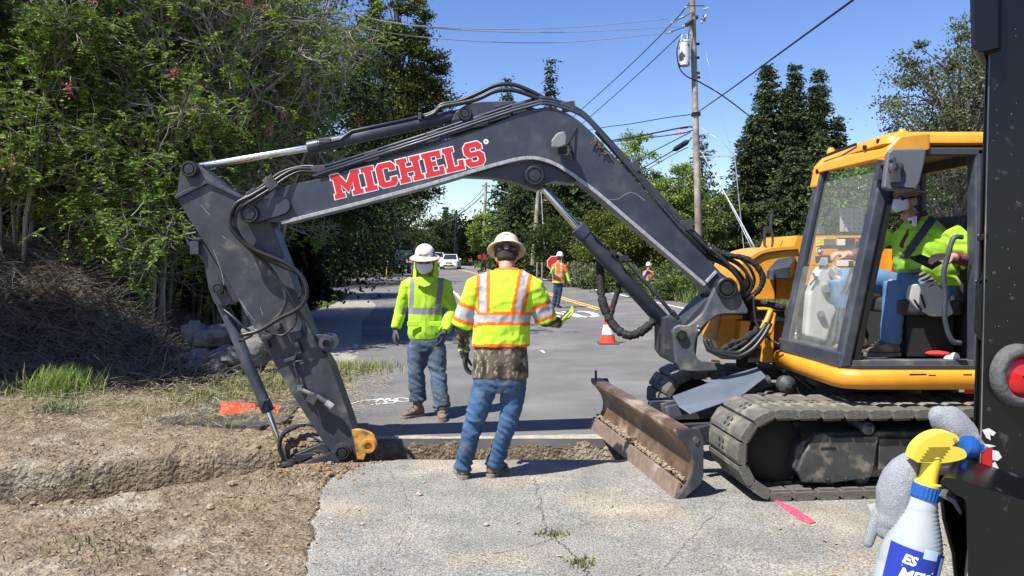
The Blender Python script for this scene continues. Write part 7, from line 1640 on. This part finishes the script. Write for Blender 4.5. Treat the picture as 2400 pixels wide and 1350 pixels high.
# ---- cars
def car(label, name, px, Y, w, L, H, col, pickup=False, yaw=0.0, group=None, cat='car', dark=False):
    c = P(px, 0, Y); z0 = ground_h(c.x, Y)+(.0); z0 = rise(Y); t = thing(name, label, cat, (c.x, Y, z0), group); R = Matrix.Rotation(yaw, 3, 'Z')
    def T(x, y, z): return Vector((c.x, Y, z0))+R @ Vector((x, y, z))   # y- is the front, facing the camera
    mp_ = mat('paint_'+('dark' if dark else 'white'), col, .2, spec=.6, coat=.6)
    hw = w/2; b = MB()
    def ring(y, wb, zb, zt, ws):   # lower body cross section
        return [T(-wb, y, zb), T(-wb*1.0, y, zb+(zt-zb)*.45), T(-ws, y, zt), T(ws, y, zt), T(wb, y, zb+(zt-zb)*.45), T(wb, y, zb)]
    zb = .28*H/1.45; zh = H*.60
    b.loft([ring(-L/2, hw*.78, zb, zh*.62, hw*.70), ring(-L/2+.15, hw*.94, zb*.8, zh*.80, hw*.86), ring(-L/2+1.0, hw, zb*.7, zh*.97, hw*.92), ring(-L*.14, hw, zb*.7, zh*1.04, hw*.93), ring(L*.3, hw, zb*.7, zh*1.06, hw*.92), ring(L/2-.1, hw*.95, zb*.8, zh*1.0, hw*.88), ring(L/2, hw*.86, zb, zh*.85, hw*.78)])
    body = b.build('body', mp_, t, bevel=.05, bseg=3, smooth=True, angle=40)
    b = MB(); y0, y1, y2, y3 = -L*.17, -L*.02, (L*.18 if pickup else L*.26), (L*.22 if pickup else L*.42)
    def gl(y, ww, z): return [T(-ww, y, z), T(ww, y, z)]
    low = [T(-hw*.90, y0, zh*1.0), T(hw*.90, y0, zh*1.0), T(hw*.90, y3, zh*1.03), T(-hw*.90, y3, zh*1.03)]; up = [T(-hw*.68, y1, H*.985), T(hw*.68, y1, H*.985), T(hw*.68, y2, H*.98), T(-hw*.68, y2, H*.98)]
    b.prism(low, up); cabn = b.build('cabin', mp_, t, bevel=.06, bseg=3, smooth=True, angle=40)
    # windscreen
    m_g = mat('car_glass', (.02, .03, .035), .05, spec=.8)
    n_ = (low[1]-low[0]).cross(up[0]-low[0]).normalized()*(.012)
    if n_.y > 0: n_ = -n_
    q = [low[0].lerp(low[1], .07).lerp(up[0].lerp(up[1], .06), .08), low[1].lerp(low[0], .07).lerp(up[1].lerp(up[0], .06), .08), up[1].lerp(up[0], .07).lerp(low[1], .08), up[0].lerp(up[1], .07).lerp(low[0], .08)]
    MB().prism([v+n_ for v in q], [v-n_*.5 for v in q]).build('windscreen', m_g, cabn)
    for s in (-1, 1):
        a_, b_, c__, d_ = (low[0], low[3], up[3], up[0]) if s < 0 else (low[1], low[2], up[2], up[1]); m0 = (a_+b_+c__+d_)/4
        MB().prism([v.lerp(m0, .12)+(R @ Vector((s*.014, 0, 0))) for v in (a_, b_, c__, d_)], [v.lerp(m0, .12)-(R @ Vector((s*.005, 0, 0))) for v in (a_, b_, c__, d_)]).build('side_window', m_g, cabn)
        MB().ell(T(s*(hw+.09), y0+.15, zh*1.08), (.10, .06, .075), R, seg=10, rings=7).build('wing_mirror', mp_, t, smooth=True)
        hl = MB(); hl.prism([T(s*hw*.52, -L/2+.03, zh*.70), T(s*hw*.90, -L/2+.12, zh*.78), T(s*hw*.93, -L/2+.14, zh*.90), T(s*hw*.62, -L/2+.03, zh*.80)], [T(s*hw*.52, -L/2+.3, zh*.70), T(s*hw*.90, -L/2+.3, zh*.78), T(s*hw*.93, -L/2+.3, zh*.90), T(s*hw*.62, -L/2+.3, zh*.80)]); hl.build('headlight', mat('headlight', (.55, .58, .6), .1, spec=.8), t)
        for yy in (-L*.31, L*.30):
            wr_ = H*.225; cc = T(s*(hw-.10), yy, wr_); ax = R @ Vector((s, 0, 0)); wl_ = MB().lathe(cc-ax*.10, [(wr_*.6, 0), (wr_*.97, .01), (wr_, .04), (wr_, .17), (wr_*.97, .20), (wr_*.66, .21)], axis=ax, seg=24).build('wheel', m_black, t, smooth=True, angle=40)
            MB().lathe(cc+ax*.09, [(wr_*.62, 0), (wr_*.62, .025), (.03, .03)], axis=ax, seg=20).build('rim', MATS['steel_wire'], wl_)
    MB().box(T(0, -L/2-.01, zh*.72), (hw*.72, .05, zh*(.22 if pickup else .10)), R).build('grille', m_dark, t, bevel=.01)
    MB().box(T(0, -L/2-.012, zb+.10), (hw*1.1, .05, .10), R).build('air_intake', m_dark, t, bevel=.01)
    MB().box(T(0, -L/2-.04, zb+.19), (.34, .02, .15), R).build('number_plate', MATS['decal_white'], t)
    return t
car('white saloon car driving towards the camera, in front', 'parked_car', 1056, 75, 1.82, 4.5, 1.47, (.80, .80, .80), group=None)
car('white car mostly hidden behind the white saloon', 'parked_car', 1026, 86, 1.85, 4.6, 1.6, (.80, .80, .80))
car('dark pickup parked in the shade left of the masked worker', 'pickup_truck', 945, 64, 2.0, 5.6, 1.9, (.02, .028, .04), pickup=True, cat='pickup', dark=True)
# ---- painted cover and black mats, rocks
def gpz(px, py): v = gp(px, py); return Vector((v[0], v[1], max(.0, ground_h(v[0], v[1]))+.035))
def slab(name, m, pts, th, parent=None, dz=0.0, **k):
    q = [gpz(*p)+Vector((0, 0, dz)) for p in pts]; z = sum(v.z for v in q)/len(q)
    q = [Vector((v.x, v.y, z)) for v in q]; return MB().prism(q, [v-Vector((0, 0, th)) for v in q]).build(name, m, parent, **k)
cov = slab('utility_cover', mat('black_mat', (.045, .043, .042), .9, var=.4, vscale=8, col2=(.16, .13, .09), c2scale=5, c2lo=.5, c2hi=.7), [(470, 945), (690, 948), (702, 960), (670, 1000), (610, 1012), (500, 1008), (380, 1000), (365, 992), (450, 978)], .06, bevel=.01)
tag(cov, 'flat black mat around the orange painted cover, left of the arm tip', 'mat')
cv = slab('painted_panel', mat('orange_paint', (.78, .07, .025), .6, var=.12, vscale=20, col2=(.26, .20, .13), c2scale=9, c2lo=.56, c2hi=.62), [(508, 988), (520, 965), (512, 953), (660, 962), (652, 984), (600, 976), (530, 986)], .03, dz=.012, bevel=.004)
tag(cv, 'orange-red painted panel lying on the black mat', 'panel')
def rock(label, px, py, Y, r, m=None, group='rocks at the right end of the bank', sq=(1, 1, .7)):
    c = P(px, py, Y); b = MB(); b.ell(c, (1, 1, 1), seg=26, rings=18); o_ = Vector((px*.013, py*.017, 3))
    vs = []
    for v in b.v:
        d = (Vector(v)-c); q = Vector((round(d.x*1.6+.25*N3(d.x, d.y, px))/1.6*.45+d.x*.55, round(d.y*1.6)/1.6*.4+d.y*.6, round(d.z*1.7)/1.7*.45+d.z*.55)); n = 1+.22*mn.noise(d*1.4+o_)+.06*mn.noise(d*5+o_)
        vs.append(c+Vector((q.x*r*sq[0], q.y*r*sq[1], q.z*r*sq[2]))*n)
    b.v = [tuple(v) for v in vs]; o = b.build('rock', m or m_rock, smooth=True, angle=35); return tag(o, label, 'rock', group)
m_rock = mat('rock', (.15, .145, .135), .9, var=.35, vscale=4, bump=.8, bscale=14, bdist=.04, col2=(.07, .062, .05), c2scale=3, c2lo=.5, c2hi=.62)
for lab, px, py, Y, r, sq in (('large pale flat-topped rock on top of the pile', 505, 790, 10.9, .34, (1, .9, .5)), ('small pointed rock at the upper left of the pile', 456, 780, 10.8, .20, (.8, .8, .9)), ('dark squared rock in the middle row, left', 470, 838, 10.6, .20, (1.2, .8, .6)),
                              ('dark squared rock in the middle row, right', 530, 838, 10.6, .24, (1.1, .8, .7)), ('squared rock in the bottom row, centre of the pile', 505, 868, 10.4, .16, (.9, .8, .9)), ('dark rock in the bottom row at the left', 460, 866, 10.4, .20, (1, .8, .6)),
                              ('pale boulder partly behind the excavator stick', 590, 825, 11.0, .34, (.9, .9, .95)), ('small rock tucked under the pale boulder', 555, 862, 10.6, .15, (1, .8, .8))):
    rock(lab, px, py, Y, r, sq=sq)
for px, py, r, lab in ((983, 1162, .022, 'pale angular stone on the pavement left of the near worker\'s boots'), (1140, 1233, .016, 'flat reddish stone chip on the pavement below the near worker'), (850, 1232, .013, 'small dark stone on the pavement at the lower left')):
    v = gp(px, py); rock(lab, px, py-4, v[1], r, group='stones on the pavement', m=mat('stone', (.40, .33, .27), .9, var=.2, vscale=50))
# ================================================================ black truck at the right edge
m_tb = mat('truck_black', (.0035, .0035, .004), .32, var=.5, vscale=9, spec=.5, col2=(.05, .045, .042), c2scale=18, c2lo=.66, c2hi=.74, bump=.05, bscale=40)
YT = 1.70
def K(px, py, Y=YT): return P(px, py, Y)
tk = thing('truck', 'rear corner of a scuffed black truck with a round red tail light', 'truck', (1.7, 2.6, 0))
def pk_(name, pts, Y0, Y1, m=m_tb, parent=tk, bevel=.004, **k):
    near = [K(x, y, Y0) for x, y in pts]; return MB().prism(near, [Vector((v.x+(Y1-Y0)*.72, Y1, v.z)) for v in near]).build(name, m, parent, bevel=bevel, **k)
post = pk_('corner_post', [(2320, -80), (2700, -80), (2700, 1180), (2290, 1130), (2296, 900), (2306, 560)], YT, YT+.35)
pk_('side_post', [(2310, 120), (2326, 120), (2302, 1128), (2276, 1118), (2290, 700)], YT+.03, YT+.16, bevel=.006)
pk_('header_box', [(2270, -60), (2276, 108), (2290, 124), (2345, 112), (2345, -60)], YT-.03, YT+.12, bevel=.01)
pk_('latch_block', [(2290, 548), (2320, 548), (2320, 560), (2290, 566)], YT+.0, YT+.04); pk_('latch_block', [(2284, 655), (2318, 652), (2318, 664), (2286, 668)], YT+.0, YT+.04)
pk_('door_gusset', [(2286, 668), (2304, 640), (2300, 800), (2282, 780)], YT+.0, YT+.05)
MB().bar(K(2319, 130, YT-.001), K(2297, 1120, YT-.001), .0012, .002).build('worn_edge', m_cast, post)
tc_ = K(2392, 882, YT-.012); LR = MB().lathe(tc_, [(.040, .012), (.052, .010), (.0575, .002), (.060, -.008), (.060, -.03)], axis=(0, -1, 0), seg=40, caps=False, sy=1.15, u0=(1, 0, 0)); LR.v = LR.v
lamp = LR.build('tail_light', mat('rubber_grey', (.085, .09, .088), .7, var=.3, vscale=60, bump=.4, bscale=90), tk, smooth=True, angle=50, thick=.004)
MB().lathe(tc_, [(.042, -.004), (.038, .003), (.022, .007), (.002, .009)], axis=(0, -1, 0), seg=40, caps=False, sy=1.15, u0=(1, 0, 0)).build('lens', mat('lamp_red', (.55, .005, .01), .15, spec=.7, var=.3, vscale=25), lamp, smooth=True)
rs = pk_('reflective_sticker', [(2300, 1048), (2326, 1050), (2326, 1092), (2312, 1100), (2302, 1092)], YT-.0015, YT, MATS['lamp_red'] if 'lamp_red' in MATS else m_do, bevel=0)
for pts in ([(2302, 1008), (2318, 1004), (2334, 1014), (2328, 1022), (2320, 1018), (2322, 1032), (2312, 1026)], [(2326, 1055), (2340, 1058), (2348, 1072), (2338, 1080), (2326, 1078)], [(2316, 1094), (2332, 1082), (2342, 1100), (2326, 1104)], [(2308, 1108), (2330, 1102), (2344, 1108), (2328, 1120), (2314, 1118)], [(2302, 1040), (2320, 1042), (2334, 1046), (2318, 1049)]):
    pk_('torn_sticker', pts, YT-.001, YT-.0001, m_dw, bevel=0)
b = MB()
for x, y in ((2336, 200), (2336, 420), (2330, 640), (2322, 800), (2318, 960), (2372, 300), (2372, 700)): b.lathe(K(x, y, YT), [(.006, .003), (.005, -.002), (.001, -.003)], axis=(0, 1, 0), seg=8)
b.build('bolt_head', m_pin, post)
b = MB()
for k in range(34):
    x, y = random.uniform(2325, 2400), random.uniform(60, 1100); s_ = random.uniform(.0004, .0014); b.box(K(x, y, YT-.0004), (s_, .0008, s_*random.uniform(.6, 3)))
b.build('paint_chips', mat('chip_grey', (.30, .28, .25), .8), post)
# bumper / mud flap piece
bp_ = pk_('bumper', S2([(2204, 1130), (2216, 1120), (2250, 1126), (2300, 1142), (2400, 1172), (2480, 1196)], 3)+[(2480, 1500), (2268, 1500), (2268, 1210), (2262, 1170), (2240, 1160)], YT-.16, YT+.02, bevel=.012)
pk_('bumper_end', [(2204, 1132), (2250, 1150), (2262, 1200), (2266, 1290), (2256, 1380), (2240, 1420), (2228, 1300), (2206, 1220), (2200, 1165)], YT+.0, YT+.10, bevel=.01)
pk_('bumper_lip', [(2198, 1162), (2206, 1158), (2240, 1170), (2256, 1205), (2250, 1207), (2232, 1180)], YT-.14, YT-.10, m_cast, bevel=.004)
# the rest of the truck outside the frame: body side, chassis, wheel
TU = Vector((.585, .81, 0)); TV = Vector((.81, -.585, 0)); TA = Vector((1.24, 1.84, 0))
def TP(u, v, z): return TA+TU*u+TV*v+Vector((0, 0, z))
b = MB(); b.prism([TP(0, 0, 1.1), TP(4.2, 0, 1.1), TP(4.2, 1.9, 1.1), TP(0, 1.9, 1.1)], [TP(0, 0, 2.5), TP(4.2, 0, 2.5), TP(4.2, 1.9, 2.5), TP(0, 1.9, 2.5)]); b.build('cargo_body', m_tb, tk, bevel=.02)
b = MB(); b.prism([TP(0, .3, .75), TP(4.2, .3, .75), TP(4.2, 1.6, .75), TP(0, 1.6, .75)], [TP(0, .3, 1.0), TP(4.2, .3, 1.0), TP(4.2, 1.6, 1.0), TP(0, 1.6, 1.0)]); b.build('chassis', m_dark, tk)
for u_ in (.9, 3.4):
    for v_ in (.12, 1.5): MB().lathe(TP(u_, v_, .42), [(.20, 0), (.39, .01), (.42, .04), (.42, .22), (.39, .25), (.20, .26)], axis=TV, seg=32).build('wheel', m_black, tk, smooth=True, angle=40)
rk = MB(); rk.box((1.14, YT+.09, .84), (.42, .22, .012)); rk.box((1.14, YT-.02, .87), (.42, .006, .06)); rk.box((.93, YT+.09, .87), (.006, .22, .06)); rk.box((1.30, YT+.09, .90), (.1, .22, .02)); rk.build('step_tray', m_dark, tk)
# ---- spray bottle
m_yb = mat('spray_yellow', (.78, .60, .06), .42, spec=.45); m_bb = mat('spray_blue', (.012, .085, .33), .35); m_wb = mat('bottle_white', (.46, .50, .52), .35, var=.06, vscale=20, transl=.2, spec=.5)
YB = 1.62; sb_ = thing('spray_bottle', 'white spray bottle with a yellow trigger head and blue collar, hanging at the truck corner', 'bottle', P(2110, 1480, YB))
ax0 = P(2166, 1162, YB); ax1 = P(2094, 1460, YB); axd = (ax0-ax1).normalized(); Lb = (ax0-ax1).length
pr = [(.036, -.0), (.054, .004), (.060, .02), (.060, Lb*.48), (.0585, Lb*.50), (.061, Lb*.52)]
r_at = lambda f: .061-(.061-.027)*sm(.50, 1.02, f)
for k in range(26):
    f = .54+.39*k/26; pr += [(r_at(f)+.0013*(1 if k % 2 else -1), Lb*f)]
pr += [(.029, Lb*.94), (.0275, Lb*1.0)]
bot = MB().lathe(ax1, pr, axis=axd, seg=40, u0=(1, 0, 0)).build('bottle_body', m_wb, sb_, smooth=True, angle=70)
def onb(u, v, w):   # wrap on the bottle front: u around, v along
    rr_ = .0613+w; u = u-.012; a = u/.061; X_ = Vector((1, 0, 0)); X_ = (X_-axd*X_.dot(axd)).normalized(); Z_ = axd.cross(X_); Z_ = Z_ if Z_.y < 0 else -Z_
    return ax1+axd*(Lb*.385+.008+v)+X_*(math.sin(a)*rr_)+Z_*(math.cos(a)*rr_)
b = MB(); b.grid(lambda u, v: onb((u-.5)*.125, -.05+v*(.110)-.010*u*0, .0006), 24, 6); lb_ = b.build('label', mat('label_blue', (.015, .035, .30), .4), bot, smooth=True)
b = MB(); b.grid(lambda u, v: onb(.018+(u-.5)*.03, .048+v*.02, .0010), 6, 2); b.grid(lambda u, v: onb(.050+(u-.5)*.012, -.05+v*.105, .0010), 6, 2); b.build('label_patch', mat('label_pale', (.45, .6, .7), .4), lb_)
m_lt = MATS['lettering_white']
text_mesh("ES", .026, lambda u, v, w: onb(u+v*.2-.018, v+.036, .0014), bold=.001).build('label_print', m_lt, lb_)
text_mesh("ME'S", .030, lambda u, v, w: onb(u+v*.2-.002, v+.006, .0014), bold=.001).build('label_print', m_lt, lb_)
b = MB()
for (u0, v0, u1, v1) in ((-.03, .022, .03, .022), (.03, .022, .03, .028), (-.03, -.018, .042, -.018), (.042, -.018, .042, .016), (.03, .016, .042, .016)):
    b.add([onb(u0-.0008, v0-.0008, .0015), onb(u1+.0008, v1 if v1 != v0 else v0-.0008, .0015), onb(u1+.0008, v1+.0008, .0015), onb(u0-.0008, v0+.0008, .0015)], [(0, 1, 2, 3)])
b.build('label_rule', m_lt, lb_)
b = MB(); n_ = 48; vs = []; 
for h in (0, .004, .024, .028):
    for k in range(n_): a = 2*PI*k/n_; r = .0295+(.0012 if k % 2 and 0 < h < .028 else 0); X_ = Vector((1, 0, 0)); X_ = (X_-axd*X_.dot(axd)).normalized(); Z_ = axd.cross(X_); vs.append(ax0-axd*.004+axd*h+X_*(math.cos(a)*r)+Z_*(math.sin(a)*r))
b.add(vs, [(i*n_+k, i*n_+(k+1) % n_, (i+1)*n_+(k+1) % n_, (i+1)*n_+k) for i in range(3) for k in range(n_)]+[tuple(range(n_)), tuple(3*n_+k for k in range(n_))]); b.build('collar', m_bb, sb_)
tn = P(2182, 1092, YB); MB().lathe(ax0+axd*.024, [(.026, 0), (.026, .006), (.019, .008), (.0185, (tn-ax0).length-.03), (.019, (tn-ax0).length)], axis=(tn-ax0), seg=24).build('neck', m_yb, sb_, smooth=True, angle=40)
hd_ = S2([(2140, 1076), (2150, 1050), (2172, 1028), (2198, 1016), (2222, 1014), (2242, 1020), (2248, 1032), (2238, 1040), (2232, 1046), (2250, 1050), (2262, 1056), (2266, 1068), (2258, 1076), (2230, 1083), (2200, 1086), (2150, 1084)], 4)
hdo = MB().prism([P(x, y, YB-.017) for x, y in hd_], [P(x, y, YB-.017)+Vector((0, .034, 0)) for x, y in hd_]).build('trigger_head', m_yb, sb_, bevel=.007, bseg=4)
b = MB()
for k in range(5):
    y = 1049+k*7; b.bar(P(2176-k*5, y, YB-.0185), P(2226-k*5, y-1, YB-.0185), .0015, .0012)
b.cyl(P(2238, 1030, YB-.016), P(2238, 1030, YB-.019), .0035, 12)
b.build('grip_line', mat('line_brown', (.25, .17, .01), .6), hdo)
b = MB(); b.lathe(P(2254, 1044, YB), [(.010, 0), (.022, .006), (.024, .02), (.018, .03)], axis=(1, 0, -.2), seg=20); b.box(P(2286, 1048, YB), (.030, .014, .013)); nz = b.build('nozzle', m_bb, sb_, smooth=True, angle=40)
b = MB(); b.tube([P(2262, 1072, YB), P(2256, 1095, YB), P(2262, 1120, YB), P(2270, 1140, YB)], [.008, .007, .007, .005], 10); b.build('trigger', m_bb, sb_, smooth=True)
# ---- grey work gloves stuffed around the bottle
m_knit = mat('knit_grey', (.30, .32, .34), .95, var=.08, vscale=30, bump=1.0, bscale=520, bdist=.004, speck=(560, .55, 1.45))
def knit(label, tubes, Y, vox=.004, ells=()):
    b = MB()
    for pts, rr_ in tubes: b.tube(crom([P(p[0], p[1], Y+(p[2] if len(p) > 2 else 0)) for p in pts], 5), list(np.interp(np.linspace(0, 1, (len(pts)-1)*5+1), np.linspace(0, 1, len(rr_)), rr_)), 14, round_end=True)
    for (x, y, d, r) in ells: b.ell(P(x, y, Y+d), r)
    e = thing('work_glove', label, 'glove', P(tubes[0][0][0][0], tubes[0][0][0][1], Y), 'grey knitted gloves around the spray bottle')
    remesh(b, 'glove', m_knit, e, vox, 2, lambda v: .004*(.25-abs(N3(v.x*26, v.y*26, v.z*14)))+.0006*math.sin(v.z*1500)*math.sin(v.x*1500)); return e
knit('grey knitted glove with a folded finger, hanging left of the bottle neck', [([(2100, 1215), (2104, 1150), (2120, 1105), (2148, 1082)], [.040, .042, .036, .020]), ([(2082, 1120), (2100, 1090), (2130, 1072)], [.010, .014, .012]), ([(2090, 1190), (2088, 1130), (2104, 1085)], [.024, .022, .012]), ([(2100, 1215), (2086, 1226), (2078, 1240)], [.042, .036, .024])], YB+.04)
knit('grey knitted glove at the top, tucked behind the trigger', [([(2262, 1038), (2232, 1006), (2206, 980)], [.032, .034, .028]), ([(2206, 980), (2222, 968), (2244, 985), (2290, 1050)], [.022, .016, .022, .026])], YB+.10)
knit('small grey glove finger hanging at the lower left of the bottle', [([(2062, 1205), (2048, 1235), (2034, 1272)], [.016, .013, .011]), ([(2062, 1205), (2070, 1225), (2066, 1245)], [.016, .012, .009])], YB+.05)
knit('bit of grey glove showing between the trigger and the truck', [([(2280, 1098), (2282, 1122)], [.022, .022])], YB+.12)
o = MB().prism([P(x, y, YB+.09) for x, y in ((2034, 1182), (2054, 1178), (2058, 1200), (2042, 1204))], [P(x, y, YB+.092) for x, y in ((2034, 1182), (2054, 1178), (2058, 1200), (2042, 1204))]).build('glove_tag', m_dw); tag(o, 'small white tag sticking out left of the glove', 'tag')
